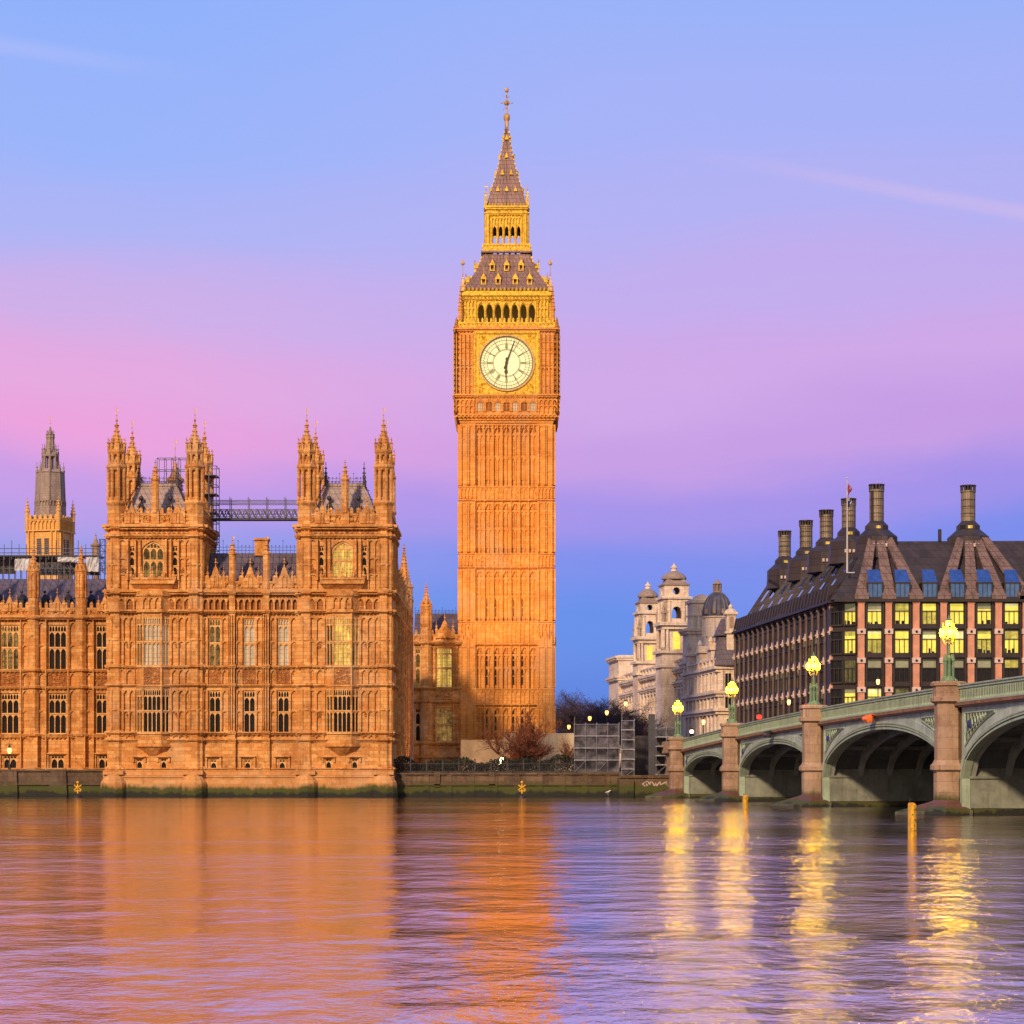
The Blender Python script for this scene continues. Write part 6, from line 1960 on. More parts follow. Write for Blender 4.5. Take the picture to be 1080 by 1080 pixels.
    for i in range(len(xs) - 1):
        c = (xs[i] + xs[i+1])/2
        dm = MB()
        h0, h1 = E + .55, E + 2.3
        for s in (-1, 1): dm.box(c + s*.98 - .09, c + s*.98 + .09, -.35, 2.4, E + .25, h1 + .15)
        dm.box(c - .98, c + .98, -.4, .3, E + .251, h0); dm.box(c - 1.05, c + 1.05, -.42, .1, h1, h1 + .2)
        o = dm.build('dormer', M['bronze_dark'], ro)
        g = MB(); g.box(c - .9, c + .9, -.2, -.12, h0, h1); 
        g.add([(c - .98, -.3, h1 + .22), (c + .98, -.3, h1 + .22), (c + .78, 1.5, h1 + 2.0), (c - .78, 1.5, h1 + 2.0), (c - .98, -.3, h1 + .1), (c + .98, -.3, h1 + .1), (c + .78, 1.6, h1 + 1.85), (c - .78, 1.6, h1 + 1.85)], [(0,1,2,3),(4,7,6,5),(0,4,5,1),(1,5,6,2),(2,6,7,3),(3,7,4,0)])
        for q in (-.3, .3): dm2 = MB(); dm2.box(c + q - .04, c + q + .04, -.26, -.18, h0, h1); dm2.build('glazing_bar', M['bronze_dark'], o)
        g.build('pane', M['o_sky'], o)
    # chimneys: octagonal drum, collar, tall round flue with a crown
    side_ch = [(895, 315.5, 526), (871.5, 329, 538), (850, 343, 549), (827.5, 357.6, 560)]
    for (cpx, cD, ctop) in chim + side_ch:
        x, y = X(cpx, cD) - c0.x, cD - D
        zz = lambda m_: RZ + m_
        tp = Z(ctop, cD) - 3.0
        m_ = MB()
        m_.cur = 1; m_.lathe(x, y, [(3.0, RZ - 2.4), (2.85, RZ - .5), (2.85, RZ + .55), (1.66, RZ + 1.55), (1.6, RZ + 1.6), (1.6, RZ + 2.1), (.95, RZ + 2.75)], 8)
        m_.cur = 0; m_.lathe(x, y, [(.93, RZ + 2.7), (.93, tp - 1.0), (1.05, tp - .95), (1.05, tp - .75)], 14)
        for q in range(14):
            a = 2*math.pi*q/14
            if q % 2 == 0: m_.tube((x + .94*math.cos(a), y + .94*math.sin(a), RZ + 2.8), (x + .94*math.cos(a), y + .94*math.sin(a), tp - .9), .05, n=4)
            m_.cur = 1; m_.box(x + .95*math.cos(a) - .09, x + .95*math.cos(a) + .09, y + .95*math.sin(a) - .09, y + .95*math.sin(a) + .09, tp - .75, tp - .1); m_.cur = 0
        m_.cur = 1; m_.lathe(x, y, [(1.1, tp - .12), (1.1, tp), (.7, tp)], 14); m_.lathe(x, y, [(.5, tp - .8), (.5, tp - .1)], 8)
        nlev = 4
        for j in range(1, nlev): 
            zl = RZ + 2.8 + (tp - 1 - RZ - 2.8)*j/nlev; m_.lathe(x, y, [(.94, zl - .05), (.985, zl), (.94, zl + .05)], 14)
        o = m_.build('chimney', [M['chimney'], M['bronze']], root)
        g = MB()
        g.box(x - .3, x + .3, y - 1.56, y - 1.44, RZ + 1.66, RZ + 2.04); g.build('lit_panel', M['g_lit'], o)
        for q in range(4):
            v = MB(); v.box(x - .95 + q*.55, x - .65 + q*.55, y - 2.95, y - 2.55, RZ - .95, RZ - .5); v.build('vent', M['bracket'], o)
    # dark attic set back between the chimneys
    at = MB(); at.box(r0.x + 2, x_end, run + 3.5, run + 9, RZ - 1.5, RZ + .2); at.box(u(1000), u(1003), run + 1, run + 1.6, RZ, RZ + 1.6)
    at.build('attic', M['bronze_dark'], ro)
    # flag pole on the corner
    fp = empty('flagpole', (X(893.5, 302), 302, Z(604, 302)), 0, 'white flagpole with a limp red, white and blue flag on the office building corner', 'flagpole')
    h = Z(505, 302) - Z(604, 302)
    p = MB(); p.lathe(0, 0, [(.13, 0), (.06, h)], 8); p.ball((0, 0, h + .08), .13, 8, 6); p.box(-.15, 1.0, -.06, .06, -.05, .08); p.build('pole', M['pole'], fp)
    f = MB(); rnd = random.Random(6)
    n, m2 = 26, 6
    vs_ = []
    for i in range(n + 1):
        for j in range(m2 + 1):
            zz = h - .6 - 3.6*i/n
            vs_.append((.08 + .55*j/m2*(.6 + .4*math.sin(i*.5)), .16*math.sin(j*1.9 + i*.35), zz - .35*j/m2))
    for i in range(n):
        for j in range(m2):
            q = i*(m2+1) + j
            f.cur = 0 if (i//2 + j) % 4 in (0,) else (1 if (i//2 + j) % 4 in (1, 3) and i < 14 else 2)
            if i > 12 and f.cur == 1: f.cur = 0
            f.add([vs_[q], vs_[q+1], vs_[q+m2+2], vs_[q+m2+1]], [(0,1,2,3)])
    f.build('flag', [M['whitepaint'], M['redpaint'], M['bluepaint']], fp)
office()

# ------------------------------------------------------------------ domed stone offices beyond the bridge
def ministry():
    # local frame: x runs back along the street front, outward is -y (towards the left of the picture)
    D0 = 412.0
    o0 = Vector((X(731, D0), D0, 3.0))
    root = empty('stone_ministry', tuple(o0), 0, 'pale stone government building with twin cupola towers beyond the bridge', 'building')
    back = Vector((-.105, .9945, 0)).normalized()
    ang = math.atan2(-back.y, -back.x)
    def zf(D): return lambda py: Z(py, D) - 3.0
    wl, orn = MB(), MB()
    T = Matrix.Rotation(ang, 4, 'Z')       # x points to the viewer
    rnd = random.Random(31)
    def block(xa, xb, dep, H, cor, cols=0, win=True, y0=0.0):
        """part of the street front from xa to xb (metres back from the near end)"""
        wl.M = T; orn.M = T
        a, b = -xb, -xa
        wl.box(a, b, y0, y0 + dep, 0, H)
        for h in cor:
            orn.box(a - .35, b + .5, y0 - .8, y0 + dep + .4, h, h + .45); orn.box(a - .2, b + .3, y0 - .45, y0 + dep + .2, h - .5, h - .01)
            n = int((b - a)/.9)
            for i in range(n): orn.box(a + (b-a)*i/n, a + (b-a)*(i+.5)/n, y0 - .65, y0, h - .3, h - .02)
        wl.M = None; orn.M = None
    z = zf(430)
    block(0, 6, 5, z(668), (z(705), z(672)), y0=-.8)            # near pavilion
    block(6, 84, 28, z(706), (z(722), z(708)))
    block(84, 98, 30, zf(500)(692), (zf(500)(716), zf(500)(695)), y0=-.8)
    # attic of the near pavilion: pediment, columns on the face that looks at the river
    wl.M = T; orn.M = T
    wl.box(-5.6, -.6, .0, 3.4, z(668), z(641)); orn.box(-6.0, -.2, -.4, 3.8, z(643), z(640))
    orn.box(-5.8, -.4, -.2, 3.6, z(656), z(654))
    # windows and pilasters along the street front
    for i in range(19):
        x = -8.5 - i*3.9
        for (b, t) in ((716, 709), (742, 728)): orn.box(x - 1.0, x + 1.0, -.3, 0, z(b) - .3, z(b)); orn.box(x - 1.1, x + 1.1, -.4, 0, z(t), z(t) + .3)
        orn.lathe(x - 1.8, -.15, [(.42, z(770)), (.36, z(724))], 8)
        orn.box(x - .25, x + .25, -.25, .3, z(706) + .4, z(706) + 1.4)
        orn.box(x - 2, x + 2, -.3, .2, z(706) + 1.4, z(706) + 1.65)
    wl.M = None; orn.M = None
    # river-facing end of the pavilion: columns, windows, balustrade
    f = -1.0
    TE = Matrix.Rotation(ang + math.pi/2, 4, 'Z')
    wl2 = MB()
    orn.M = Matrix.Rotation(math.atan2(back.x * -1, back.y) * 1.0, 4, 'Z')        # faces the viewer
    for x in (-.6, 1.6, 3.8): orn.lathe(x, -.2, [(.45, z(770)), (.38, z(709)), (.55, z(708)), (.55, z(706))], 10)
    for x in (.5, 2.7, 4.9):
        orn.box(x - .65, x + .65, -.25, .1, z(728) - .3, z(728)); orn.box(x - .7, x + .7, -.3, .1, z(714), z(714) + .3)
    for x in (-.2, 1.1, 2.4, 3.7): orn.lathe(x, .5, [(.4, z(668)), (.34, z(657)), (.5, z(656))], 8)
    orn.polyxz([(-.1, z(640)), (3.5, z(640)), (2.9, z(636.5)), (1.7, z(634)), (.5, z(636.5))], .6, 1.4)
    orn.M = None
    wl.build('wall', M['cream'], root); orn.build('carved_stonework', M['cream'], root)
    dk = [(1.6, 742, 728), (4.2, 742, 728), (1.6, 723, 712), (4.2, 723, 712)]
    # windows: on the river face and on the street front
    fr = MB()
    wb = MB(); wb.box(-.6, .6, 0, .1, 0, 2.6); wme = wb.mesh('pane', M['o_dark'])
    fb = MB()
    for s in (-1, 1): fb.box(s*.66 - .1, s*.66 + .1, -.1, .14, 0, 2.7)
    fb.box(-.8, .8, -.14, .14, 2.61, 2.85); fb.box(-.8, .8, -.14, .14, -.25, 0); fb.box(-.03, .03, -.03, 0, 0, 2.6); fb.box(-.6, .6, -.03, 0, 1.3, 1.38)
    fme = fb.mesh('window_frame', M['cream'])
    erz = math.atan2(back.x * -1, back.y)
    for i in range(17):
        for py in (746, 726):
            p = T @ Vector((-8.5 - i*3.9, -.06, z(py)))
            o = link_mesh('window', fme, root, tuple(p), ang); link_mesh('pane', wme, o)
    for x in (1.0, 4.0):
        for py in (748, 724):
            p = Matrix.Rotation(erz, 4, 'Z') @ Vector((x, -.06, z(py)))
            o = link_mesh('window', fme, root, tuple(p), erz); link_mesh('pane', wme, o)
    # cupola towers
    def cupola(px, D, w_px, lv):
        k = D / F; z = zf(D)
        hw = w_px * k / 2
        c = Vector((X(px, D), D + hw, 3.0)) - o0
        root2 = empty('cupola_tower', tuple(c), R(8)); root2.parent = root
        mb, gr = MB(), MB()
        (f0, f1, f2, f3, f4, f5, f6, f7, f8) = lv   # finial tip, dome top, dome foot, skirt foot, drum foot, arch stage foot, column stage foot, base top, base
        s2 = math.sqrt(2)
        mb.box(-hw, hw, -hw, hw, 0, z(f6)); mb.box(-hw - .5, hw + .5, -hw - .5, hw + .5, z(f6), z(f6) + .5); mb.box(-hw - .35, hw + .35, -hw - .35, hw + .35, z(f7), z(f7) + .5)
        # column stage
        mb.box(-hw*.78, hw*.78, -hw*.78, hw*.78, z(f6) + .49, z(f5))
        mb.box(-hw - .45, hw + .45, -hw - .45, hw + .45, z(f5) - .1, z(f5) + .55); mb.box(-hw*.98, hw*.98, -hw*.98, hw*.98, z(f5) - .8, z(f5) - .11)
        for q in range(4):
            mb.M = Matrix.Rotation(q*math.pi/2, 4, 'Z')
            for x in (-.86, -.62, .62, .86): mb.lathe(x*hw, -hw*.9, [(.3, z(f6) + .5), (.24, z(f5) - .9), (.36, z(f5) - .8)], 8)
            mb.box(-hw, -hw*.55, -hw, -hw*.7, z(f6) + .5, z(f6) + 1.1); mb.box(hw*.55, hw, -hw, -hw*.7, z(f6) + .5, z(f6) + 1.1)
            # arch stage, open through
            a = hw*.86; zo, zt_ = z(f5) + .55, z(f4)
            mb.box(-a, -a*.38, -a, -a*.7, zo, zt_); mb.box(a*.38, a, -a + .01, -a*.7, zo, zt_)
            arch_plate(mb, -a*.38, a*.38, zt_ - 2.6, zt_ - 1.5, zt_, -a, -a*.7, 'round', 12); mb.quad((-a*.38, -a*.7, zt_ - 1.4), (a*.38, -a*.7, zt_ - 1.4), (a*.38, -a*.7, zt_), (-a*.38, -a*.7, zt_))
            mb.box(-a*.38, a*.38, -a, -a*.8, zo, zo + .7)
            for s in (-1, 1):
                mb.lathe(s*a*1.02, -a*1.02, [(.4, zo), (.34, zo + 1.6), (.5, zo + 1.7), (.2, zo + 2.3), (.28, zo + 2.6), (.03, zo + 3.3)], 8)
                mb.lathe(s*a*.55, -a*1.05, [(.24, zo), (.2, zt_ - .6), (.3, zt_ - .5)], 8)
            # drum with round holes
            d = hw*.8; z0, z1 = z(f4) + .4, z(f3)
            rh = min((z1 - z0)*.34, d*.3)
            n = 14; zc = (z0 + z1)/2
            pts = [(rh*math.cos(2*math.pi*i/n), zc + rh*math.sin(2*math.pi*i/n)) for i in range(n)]
            def sq(i):
                t = 2*math.pi*i/n; c_, s_ = math.cos(t), math.sin(t); m_ = max(abs(c_)/d, abs(s_)/((z1 - z0)/2)); return (c_/m_, zc + s_/m_)
            for i in range(n):
                p, p2, q_, q2 = pts[i], pts[(i+1) % n], sq(i), sq(i+1)
                mb.add([(p[0],-d,p[1]),(p2[0],-d,p2[1]),(q2[0],-d,q2[1]),(q_[0],-d,q_[1]),(p[0],-d*.72,p[1]),(p2[0],-d*.72,p2[1])], [(0,1,2,3),(0,4,5,1)])
            # inside corner infill
        mb.M = None
        a = hw*.86
        mb.box(-a - .4, a + .4, -a - .4, a + .4, z(f4) - .05, z(f4) + .4)
        for sx in (-1, 1):
            for sy in (-1, 1): mb.box(min(sx*d*.99, sx*d*.6), max(sx*d*.99, sx*d*.6), min(sy*d*.99, sy*d*.6), max(sy*d*.99, sy*d*.6), z0, z1)
        mb.build('belfry', M['cream'], root2)
        gr.lathe(0, 0, [(d*1.18*s2*.93, z(f3)), (d*1.18*s2*.93, z(f3) + .25), (d*s2*.88, z(f3) + .5), (d*.98, z(f2))], 4)
        h = z(f1) - z(f2)
        gr.lathe(0, 0, [(d*1.0, z(f2)), (d*1.02, z(f2) + .25), (d*.92, z(f2) + h*.4), (d*.72, z(f2) + h*.68), (d*.42, z(f2) + h*.9), (d*.25, z(f1))], 12)
        gr.build('dome', M['cream_grey'], root2)
        fn = MB(); h = z(f0) - z(f1); fn.lathe(0, 0, [(.65, z(f1)), (.5, z(f1) + h*.3), (.75, z(f1) + h*.38), (.45, z(f1) + h*.6), (.2, z(f1) + h*.75), (.03, z(f0))], 8); fn.build('finial', M['cream'], root2)
        wn = MB(); wn.box(-hw*.22, hw*.22, -hw*.8 - .06, -hw*.8 + .02, z(f6) + .8, z(f5) - 1.4); wn.build('lit_window', M['o_lit'], root2)
    cupola(712, 430, 33, (592, 601, 610, 617, 631, 659, 689, 704, 720))
    cupola(684, 470, 27, (612, 620, 629, 636, 647, 674, 700, 712, 725))
ministry()

def corner_building():
    D = 374.0; z = lambda py: Z(py, D) - 3.0
    o0 = Vector((X(757, D), D, 3.0))
    root = empty('stone_corner_building', tuple(o0), 0, 'pale stone corner building with mansard roof and grey dome beside the dark office', 'building')
    back = Vector((-.105, .9945, 0)); ang = math.atan2(-back.y, -back.x); T = Matrix.Rotation(ang, 4, 'Z')
    wl, orn, dkr = MB(), MB(), MB()
    L = 30.0
    wl.M = T; orn.M = T
    wl.box(-L, 0, 0, 16, 0, z(704))
    for h in (750, 731.5, 705.5):
        orn.box(-L - .4, .6, -.75, 16, z(h), z(h) + .5); orn.box(-L - .2, .3, -.4, 15.8, z(h) - .5, z(h) - .01)
    for i in range(9):
        x = -1.6 - i*3.3
        orn.box(x - .35, x + .35, -.3, .02, 0, z(706)); orn.lathe(x - 1.0, -.2, [(.3, z(731) + .5), (.26, z(707))], 8)
        orn.box(x - 2.4, x - 1.0, -.2, .02, z(712), z(711)); orn.box(x - .25, x + .25, -.5, .2, z(705) + .5, z(705) + 1.5)
    orn.box(-L, 0, -.4, -.1, z(705) + 1.45, z(705) + 1.7)
    for i in (1, 4, 7):      # dormer gables standing on the cornice
        x = -2.5 - i*3.3
        wl.box(x - 1.6, x + 1.6, -.3, 4, z(704), z(684)); orn.box(x - 1.9, x + 1.9, -.6, 4, z(684), z(684) + .4); orn.box(x - .9, x + .9, -.4, 4, z(684) + .4, z(676)); orn.lathe(x, 0, [(.35, z(676)), (.5, z(674)), (.03, z(669))], 8)
    for i in range(3):
        x = -3.0 - i*9; orn.box(x - .2, x + .2, -.2, .3, z(704), z(696))
    wl.M = None; orn.M = None
    TE = Matrix.Rotation(ang + math.pi/2, 4, 'Z')
    for x in (.7, 2.6): orn.lathe(x, -.35, [(.32, z(731) + .5), (.28, z(707))], 8)
    wl.box(3.0, 12, -1.2, 8, 0, z(703)); orn.box(2.7, 12, -1.7, 8.2, z(704), z(702)); 
    wl.build('wall', M['cream'], root); orn.build('carved_stonework', M['cream'], root)
    fb = MB()
    for s in (-1, 1): fb.box(s*.6 - .1, s*.6 + .1, -.12, .1, 0, 2.7)
    fb.box(-.8, .8, -.16, .1, 2.6, 2.85); fb.box(-.8, .8, -.16, .1, -.25, 0); fb.box(-.03, .03, -.05, 0, 0, 2.6)
    fme = fb.mesh('window_frame', M['cream']); wb = MB(); wb.box(-.55, .55, -.02, .05, 0, 2.6); wme = wb.mesh('pane', M['o_dark'])
    for i in range(8):
        for h in (748, 727):
            p = T @ Vector((-3.25 - 3.3*i, -.02, z(h))); o = link_mesh('window', fme, root, tuple(p), ang); link_mesh('pane', wme, o)
    for (x, h) in ((1.7, 748), (1.7, 727), (4.4, 749), (4.4, 727)):
        o = link_mesh('window', fme, root, (x, -1.24 if x > 3 else -.1, z(h)), 0); link_mesh('pane', wme, o)
    # mansard
    dkr.M = T
    dkr.taper((-L, -1, .8, 15.5), z(703), (-L + 2, -4, 3.6, 13), z(676)); dkr.taper((-L + 2, -4, 3.6, 13), z(676) + .01, (-L + 5, -7, 7, 10), z(664))
    dkr.M = None
    dkr.taper((-.5, 12, -.9, 8), z(702), (.3, 12, 1.2, 7), z(670)); dkr.taper((-.1, 12, .8, 7.4), z(669), (1.0, 12, 3, 6), z(651)); dkr.box(-.3, 12, .6, 7.2, z(670) + .01, z(669) - .01)
    dkr.build('mansard_roof', M['slate'], root)
    tp = MB(); tp.box(1.5, 3.0, .2, 2.6, z(703), z(646)); tp.box(1.2, 3.3, -.1, 2.9, z(668), z(666)); tp.box(1.2, 3.3, -.1, 2.9, z(648), z(645.5)); tp.lathe(2.25, 1.4, [(1.1, z(645.5)), (.9, z(643)), (.3, z(641)), (.4, z(639)), (.02, z(636))], 8); tp.box(1.55, 1.8, .05, .3, z(665), z(649)); tp.box(2.7, 2.95, .05, .3, z(665), z(649))
    tp.build('chimney_pavilion', M['cream'], root)
    nb = MB(); nb.box(1.95, 2.6, .12, .22, z(662), z(650)); nb.build('niche', M['granite'], root)
    # dome at the back
    D2 = 396.0; z2 = lambda py: Z(py, D2) - 3.0
    c = Vector((X(756.5, D2), D2, 3)) - o0
    dm = MB(); r = 15.3*D2/F
    dr = MB(); dr.lathe(c.x, c.y, [(r*.96, z2(700)), (r*.96, z2(652)), (r*1.06, z2(651.6)), (r*1.06, z2(650.4))], 20)
    for q in range(10): dr.lathe(c.x + r*.97*math.cos(q*math.pi/5), c.y + r*.97*math.sin(q*math.pi/5), [(.28, z2(672)), (.22, z2(652.5))], 8)
    dr.build('drum', M['cream'], root)
    prof = [(r*1.02, z2(650.3)), (r*1.05, z2(650)), (r, z2(649))] + [(r*math.cos(t), z2(649) + (z2(624.5) - z2(649))*math.sin(t)) for t in [R(a) for a in (10, 22, 35, 48, 60, 70, 78)]] + [(r*.16, z2(624.5))]
    dm.lathe(c.x, c.y, prof, 20)
    for q in range(20):
        a = math.pi/20 + 2*math.pi*q/20
        pts = [(c.x + (rr + .02)*math.cos(a), c.y + (rr + .02)*math.sin(a), zz) for rr, zz in prof[2:]]
        for p, q_ in zip(pts[:-1], pts[1:]): dm.tube(p, q_, .12, n=4)
    o = dm.build('dome', M['lead'], root)
    ln = MB(); ln.lathe(c.x, c.y, [(.75, z2(625)), (.75, z2(623.5)), (.5, z2(623)), (.5, z2(616.5)), (.85, z2(616)), (.75, z2(615)), (.3, z2(613)), (.03, z2(610.5))], 8)
    for q in range(8): ln.tube((c.x + .68*math.cos(q*math.pi/4), c.y + .68*math.sin(q*math.pi/4), z2(623.5)), (c.x + .68*math.cos(q*math.pi/4), c.y + .68*math.sin(q*math.pi/4), z2(616.2)), .1, n=5)
    ln.build('dome_lantern', M['cream_grey'], o)
    wn = MB()
    for q in range(10):
        a = 2*math.pi*q/10; wn.box(c.x + r*.99*math.cos(a) - .25, c.x + r*.99*math.cos(a) + .25, c.y + r*.99*math.sin(a) - .25, c.y + r*.99*math.sin(a) + .25, z2(648), z2(643))
    wn.build('dome_window', M['cream_grey'], o)
corner_building()

# ------------------------------------------------------------------ bare trees
def grow_tree(seed, height, spread, levels, trunk_r, twig, low=.28, n_first=7, lean=.9):
    rnd = random.Random(seed)
    tk, cr = MB(), MB()
    def seg(mb, a, b, r0, r1, n): mb.tube(a, b, r0, r1, n)
    def branch(p, d, L, r, lv):
        k = 3 if lv < levels else 2
        a = p
        for i in range(k):
            d = (d + Vector((rnd.uniform(-1,1), rnd.uniform(-1,1), rnd.uniform(-.3,.7))) * .22).normalized()
            b = a + d * (L / k); r1 = r * (1 - .28*(i + 1)/k)
            seg(tk if lv == 0 else cr, a, b, r*(1 - .28*i/k), r1, 6 if lv < 2 else 3)
            if lv < levels:
                m = (n_first if lv == 0 else rnd.choice((2, 2, 3)))
                if lv > 0 or i > 0:
                    for q in range(m if lv else m//2 + 1):
                        ax = Vector((rnd.uniform(-1,1), rnd.uniform(-1,1), rnd.uniform(-.5,.5))).normalized()
                        nd = (d * .62 + ax * lean).normalized(); nd.z = nd.z * .8 + .18
                        branch(a.lerp(b, rnd.uniform(.2, 1)), nd.normalized(), L * rnd.uniform(.5, .78) * (spread if lv == 0 else 1), max(twig, r1 * rnd.uniform(.38, .6)), lv + 1)
            a = b
    branch(Vector((0, 0, 0)), Vector((0, 0, 1)), height * .55, trunk_r, 0)
    return tk, cr
def tree_proto(name, seed, height, spread, levels, trunk_r, twig, mat, label, cat, group, **kw):
    tk, cr = grow_tree(seed, height, spread, levels, trunk_r, twig, **kw)
    root = empty(name, (0, 0, 0), 0, label, cat, group)
    tk.build('trunk', M[mat], root); cr.build('crown', M[mat], root)
    return root
tA = tree_proto('bare_tree', 3, 15, .8, 4, .32, .02, 'bark_far', '', 'tree', 'bare trees of the square')
tB = tree_proto('bare_tree', 8, 15, .85, 4, .34, .02, 'bark_far', '', 'tree', 'bare trees of the square')
tC = tree_proto('bare_tree', 19, 14, .95, 4, .3, .02, 'bark_far', '', 'tree', 'bare trees of the square')
spots = [(597, 400, 722, tA, 'tall bare tree closest to the clock tower'),
         (615, 408, 735, tB, 'bare tree in the dip of the tree line before the blue sky'),
         (630, 396, 734, tC, 'round-headed bare tree behind the wide mesh scaffold'),
         (645, 388, 731, tA, 'dense bare tree at the far end of the stone ministry'),
         (661, 380, 738, tB, 'bare tree covering the foot of the smaller cupola tower'),
         (676, 374, 749, tC, 'small bare tree in front of the ministry near the stair scaffold'),
         (607, 430, 728, tC, 'farthest bare tree, its twigs showing against the blue sky'),
         (655, 420, 732, tA, 'dark bare tree close against the ministry wall'),
         (690, 366, 757, tB, 'low bare tree behind the grey hoarding panel')]
used = set()
rnd = random.Random(77)
for px, D, top, pr, lab in spots:
    first = id(pr) not in used; used.add(id(pr))
    o = pr if first else copy_tree(pr)
    o['label'] = lab
    h = Z(top, D) - 3.0
    zmax = max(v.co.z for c in pr.children for v in c.data.vertices)
    s = h / zmax
    o.location = (X(px, D), D, 3.0); o.scale = (s * 1.05, s * 1.05, s); o.rotation_euler = (0, 0, rnd.uniform(0, 6.3))
D = 292.0
def grow_bush(name, loc, seed, width, height, stems, twig, label):
    """many stems from one root, leaning out and forking into fine twigs"""
    rnd = random.Random(seed)
    tk, cr = MB(), MB()
    def fork(p, d, L, r, lv):
        n = 3
        for i in range(n):
            d = (d + Vector((rnd.uniform(-1,1), rnd.uniform(-1,1), rnd.uniform(-.4,.6))) * .26).normalized()
            b = p + d * (L / n)
            (tk if lv == 0 else cr).tube(p, b, r * (1 - .22*i/n), r * (1 - .22*(i+1)/n), 5 if lv == 0 else 3)
            if lv < 4:
                for q in range(2 if lv < 3 else 1):
                    nd = (d * .8 + Vector((rnd.uniform(-1,1), rnd.uniform(-1,1), rnd.uniform(-.45,.7))) * .75).normalized()
                    fork(p.lerp(b, rnd.uniform(.3, 1)), nd, L * rnd.uniform(.42, .66), max(twig, r * rnd.uniform(.4, .62)), lv + 1)
            p = b
    for k in range(stems):
        a = 2*math.pi*k/stems + rnd.uniform(-.3, .3); t = rnd.uniform(.15, 1.15)
        fork(Vector((rnd.uniform(-.3,.3), rnd.uniform(-.3,.3), 0)), Vector((math.cos(a)*math.sin(t), math.sin(a)*math.sin(t), math.cos(t))), rnd.uniform(.8, 1.15)*3.4, .09, 0)
    root = empty(name, loc, 0, label, 'bush')
    vs_ = tk.v + cr.v
    zx = max(v[2] for v in vs_); wx = max(abs(v[0]) for v in vs_)
    for mb in (tk, cr): mb.v = [(x*width/2/wx, y*width/2/wx, zz*height/zx) for x, y, zz in mb.v]
    tk.build('stems', M['bark_warm'], root); cr.build('crown', M['bark_warm'], root)
grow_bush('bare_bush', (X(553, D), D, 3.0), 41, X(606, D) - X(500, D), Z(744, D) - 3.0, 13, .016, 'large bare reddish bush spreading in front of the clock tower foot')
grow_bush('bare_bush', (X(598, 284), 284, 3.0), 52, 3.2, Z(772, 284) - 3.0, 6, .012, 'small straggly bare bush between the large bush and the mesh scaffold')

# ------------------------------------------------------------------ markers in the river, floodlights, gull
def pile_marker(px, py, D, w, h, label, spike):
    x = X(px, D)
    root = empty('river_marker', (x, D, 0), R(20), label, 'marker post', 'yellow marker posts')
    b = MB(); b.prism([(-w*.5, -w*.45), (-w*.1, -w*.6), (w*.5, -w*.45), (w*.5, w*.5), (-w*.5, w*.5)], -3, h * .93, [(-w*.5, -w*.45), (-w*.1, -w*.6), (w*.45, -w*.4), (w*.4, w*.5), (-w*.5, w*.5)])
    b.taper((-w*.5, w*.45, -w*.45, w*.5), h*.93 + .003, (-w*.48, w*.05, -w*.4, w*.4), h)
    b.build('post', M['yellow'], root)
    s = MB(); s.tube((-w*.4, 0, h - .05), (-w*.4, 0, h + spike), .03, .02); 
    for k in range(5): s.lathe(rnd.uniform(-.3, .3)*w, -w*.58, [(.03, h*(.2 + .15*k)), (.035, h*(.2 + .15*k) + .05)], 6)
    s.build('spike_and_bolts', M['iron'], root)
    return root
pile_marker(962.3, 884, 99.0, .28, 1.55, 'yellow square marker post standing in the river near the largest pier', .22)
pile_marker(786.3, 858, 159, .3, 1.3, 'shorter yellow marker post in the river, farther off before the second arch', .12)
def cross_marker(px, D, label):
    root = empty('cross_marker', (X(px, D), D, 0), 0, label, 'river mark', 'yellow cross marks')
    b = MB(); b.lathe(0, 0, [(.5, -.5), (.5, .18), (.3, .3), (.12, .45)], 10); b.build('float', M['iron'], root)
    p = MB(); p.lathe(0, 0, [(.09, .4), (.07, 1.9)], 8)
    for k in (-1, 1):
        p.tube((-.42, 0, 1.15 + k*.28), (.42, 0, 1.15 - k*.28), .085, n=6)
    p.tube((-.36, 0, .75), (.36, 0, .75), .07, n=6); p.ball((0, 0, 1.75), .17, 8, 6); p.ball((0, 0, 1.15), .2, 8, 6)
    p.build('topmark', M['yellow'], root)
cross_marker(550.5, 262, 'yellow cross topmark on a float before the river wall, in front of the clock tower')
cross_marker(82, 262, 'yellow cross topmark on a float before the palace terrace wall')
def floodlight(x, y, z0, tx_, ty_, tz_, energy, label, size=.45, spot=R(60), col=(1.0, .52, .2), lit=True, mat='flood'):
    root = empty('floodlight', (x, y, z0), 0, label, 'floodlight', 'floodlights at the tower foot')
    d = (Vector((tx_, ty_, tz_)) - Vector((x, y, z0 + 1.0))).normalized()
    q = d.to_track_quat('Z', 'Y').to_matrix().to_4x4()
    st = MB(); st.lathe(0, 0, [(.2, 0), (.08, .1), (.06, .8)], 8); st.box(-.3, .3, -.05, .05, .72, .8); st.build('stand', M['iron'], root)
    h = MB(); h.M = Matrix.Translation((0, 0, 1.0)) @ q; h.lathe(0, 0, [(.18, -.3), (.28, -.1), (.32, .12)], 12); h.M = None; h.build('housing', M['iron'], root)
    g = MB(); g.M = Matrix.Translation((0, 0, 1.0)) @ q; g.lathe(0, 0, [(.28, .121), (.24, .16)], 12); g.M = None; g.build('lens', M[mat], root)
    ld = bpy.data.lights.new('flood_lamp', 'SPOT'); ld.energy = energy; ld.color = col; ld.spot_size = spot; ld.spot_blend = .8; ld.shadow_soft_size = size
    lo = bpy.data.objects.new('flood_lamp', ld); COL.objects.link(lo); lo.parent = root
    lo.location = tuple(Vector((0, 0, 1.0)) + d * .45); lo.rotation_euler = d.to_track_quat('-Z', 'Y').to_euler()
    return root
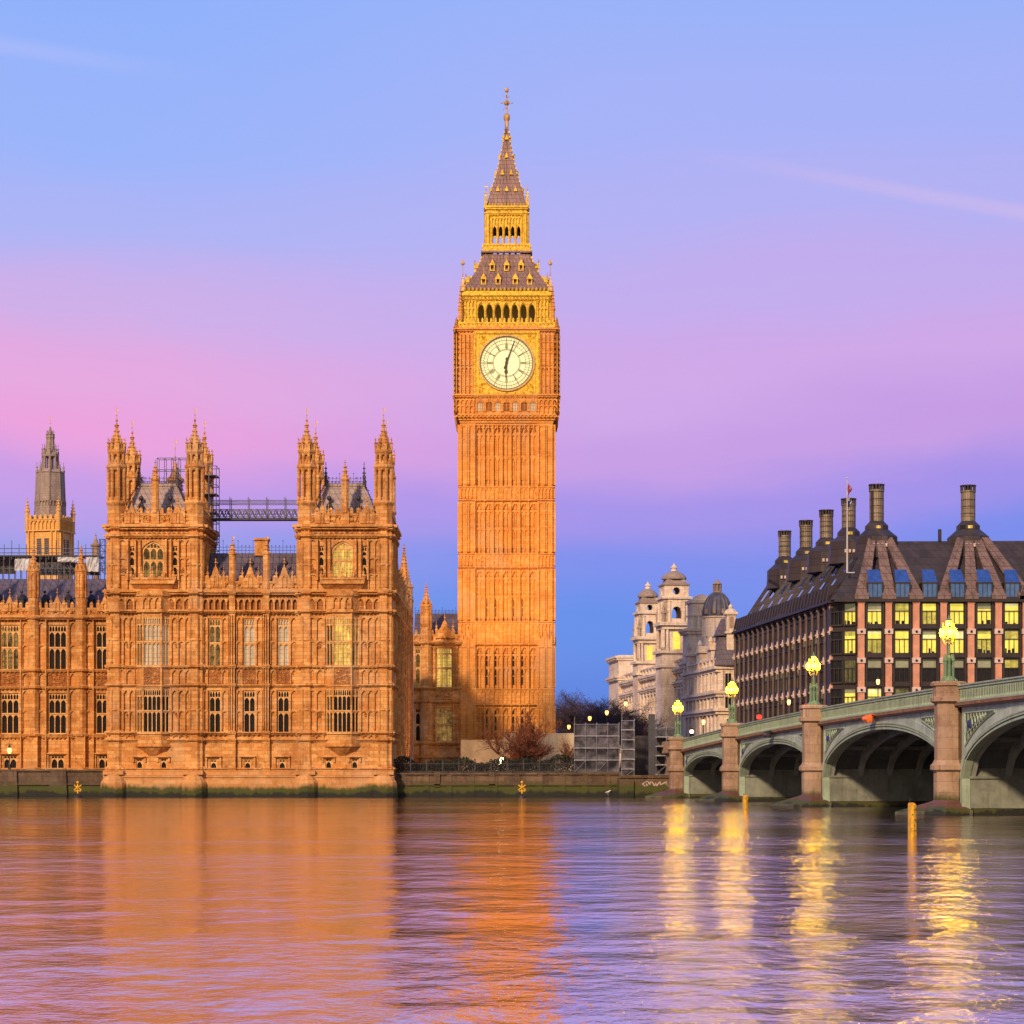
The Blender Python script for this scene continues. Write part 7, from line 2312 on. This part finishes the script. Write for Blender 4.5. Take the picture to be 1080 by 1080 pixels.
TX = X(534.3, 330)
for i, (px, lab) in enumerate(((497, 'floodlight behind the hedge near the palace, aimed up the clock tower'), (571, 'floodlight behind the large bare bush, aimed up the clock tower'))):
    floodlight(X(px, 300), 300, 3.0, TX + (-2 if i == 0 else 2), 330, 38, 28000, lab, spot=R(50))
floodlight(-1.5, 302, 3.0, -14.4, 299, 13, 6000, 'floodlight on the lawn aimed at the shaded flank of the river block', spot=R(110))
floodlight(X(508, 314), 314, 3.0, X(508, 322), 322.5, 4.6, 900, 'small added floodlight brightening the cream hoarding at the clock tower foot', spot=R(120))  # added lamp, stands in for spill from the tower floodlights
def bright_flood():
    D = 279.0
    root = empty('lamp_bollard', (X(529, D), D, 3.0), 0, 'blazing pale yellow lamp on a short post at the foot of the bare bush', 'lamp')
    h = Z(802, D) - 3.0
    p = MB(); p.lathe(0, 0, [(.12, 0), (.07, h - .2), (.2, h - .15), (.2, h - .1)], 8); p.build('post', M['iron'], root)
    g = MB(); g.ball((0, 0, h + .12), .24, 12, 8); g.build('globe', M['flood'], root)
bright_flood()
def gull():
    D = 268.5; root = empty('gull', (X(641, D), D, 0.18), 0, 'small pale gull standing at the foot of the weedy river wall', 'bird')
    me = bpy.data.meshes.new('body'); 
    b = MB(); prof = [(-.34, .0, .32, .02), (-.2, 0, .34, .08), (-.02, 0, .36, .12), (.12, 0, .42, .11), (.2, 0, .52, .065), (.26, 0, .58, .07), (.33, 0, .58, .04), (.42, 0, .56, .012)]
    n = 8; vs_, fs_ = [], []
    for (x, y, z_, r) in prof:
        for k in range(n): a = 2*math.pi*k/n; vs_.append((x, y + r*math.cos(a), z_ + r*math.sin(a)))
    for j in range(len(prof) - 1):
        for k in range(n): fs_.append((j*n+k, j*n+(k+1) % n, (j+1)*n+(k+1) % n, (j+1)*n+k))
    fs_ += [tuple(range(n)), tuple(range((len(prof)-1)*n, len(prof)*n))]
    b.add(vs_, fs_)
    for s in (-1, 1): b.tube((.02, s*.05, .3), (.02, s*.05, 0), .014, n=4); b.box(0, .09, s*.05 - .03, s*.05 + .03, 0, .012)
    b.build('body', M['whitepaint'], root, smooth=True)
    w = MB()
    for s in (-1, 1): w.add([(.1, s*.1, .42), (-.1, s*.125, .4), (-.42, s*.04, .33), (-.1, s*.11, .3), (.08, s*.115, .33), (-.1, s*.14, .36)], [(0,1,5), (1,2,5), (2,3,5), (3,4,5), (4,0,5)])
    w.build('folded_wing', M['steel'], root)
gull()
# road along the embankment at the bridge end
rd = MB(); rd.box(19, 45, 259, 262.5, 2.0, 3.02); rd.box(-5, 40, 282, 292, 3.01, 3.03)
tag(rd.build('embankment_road', M['asphalt']), kind='structure')
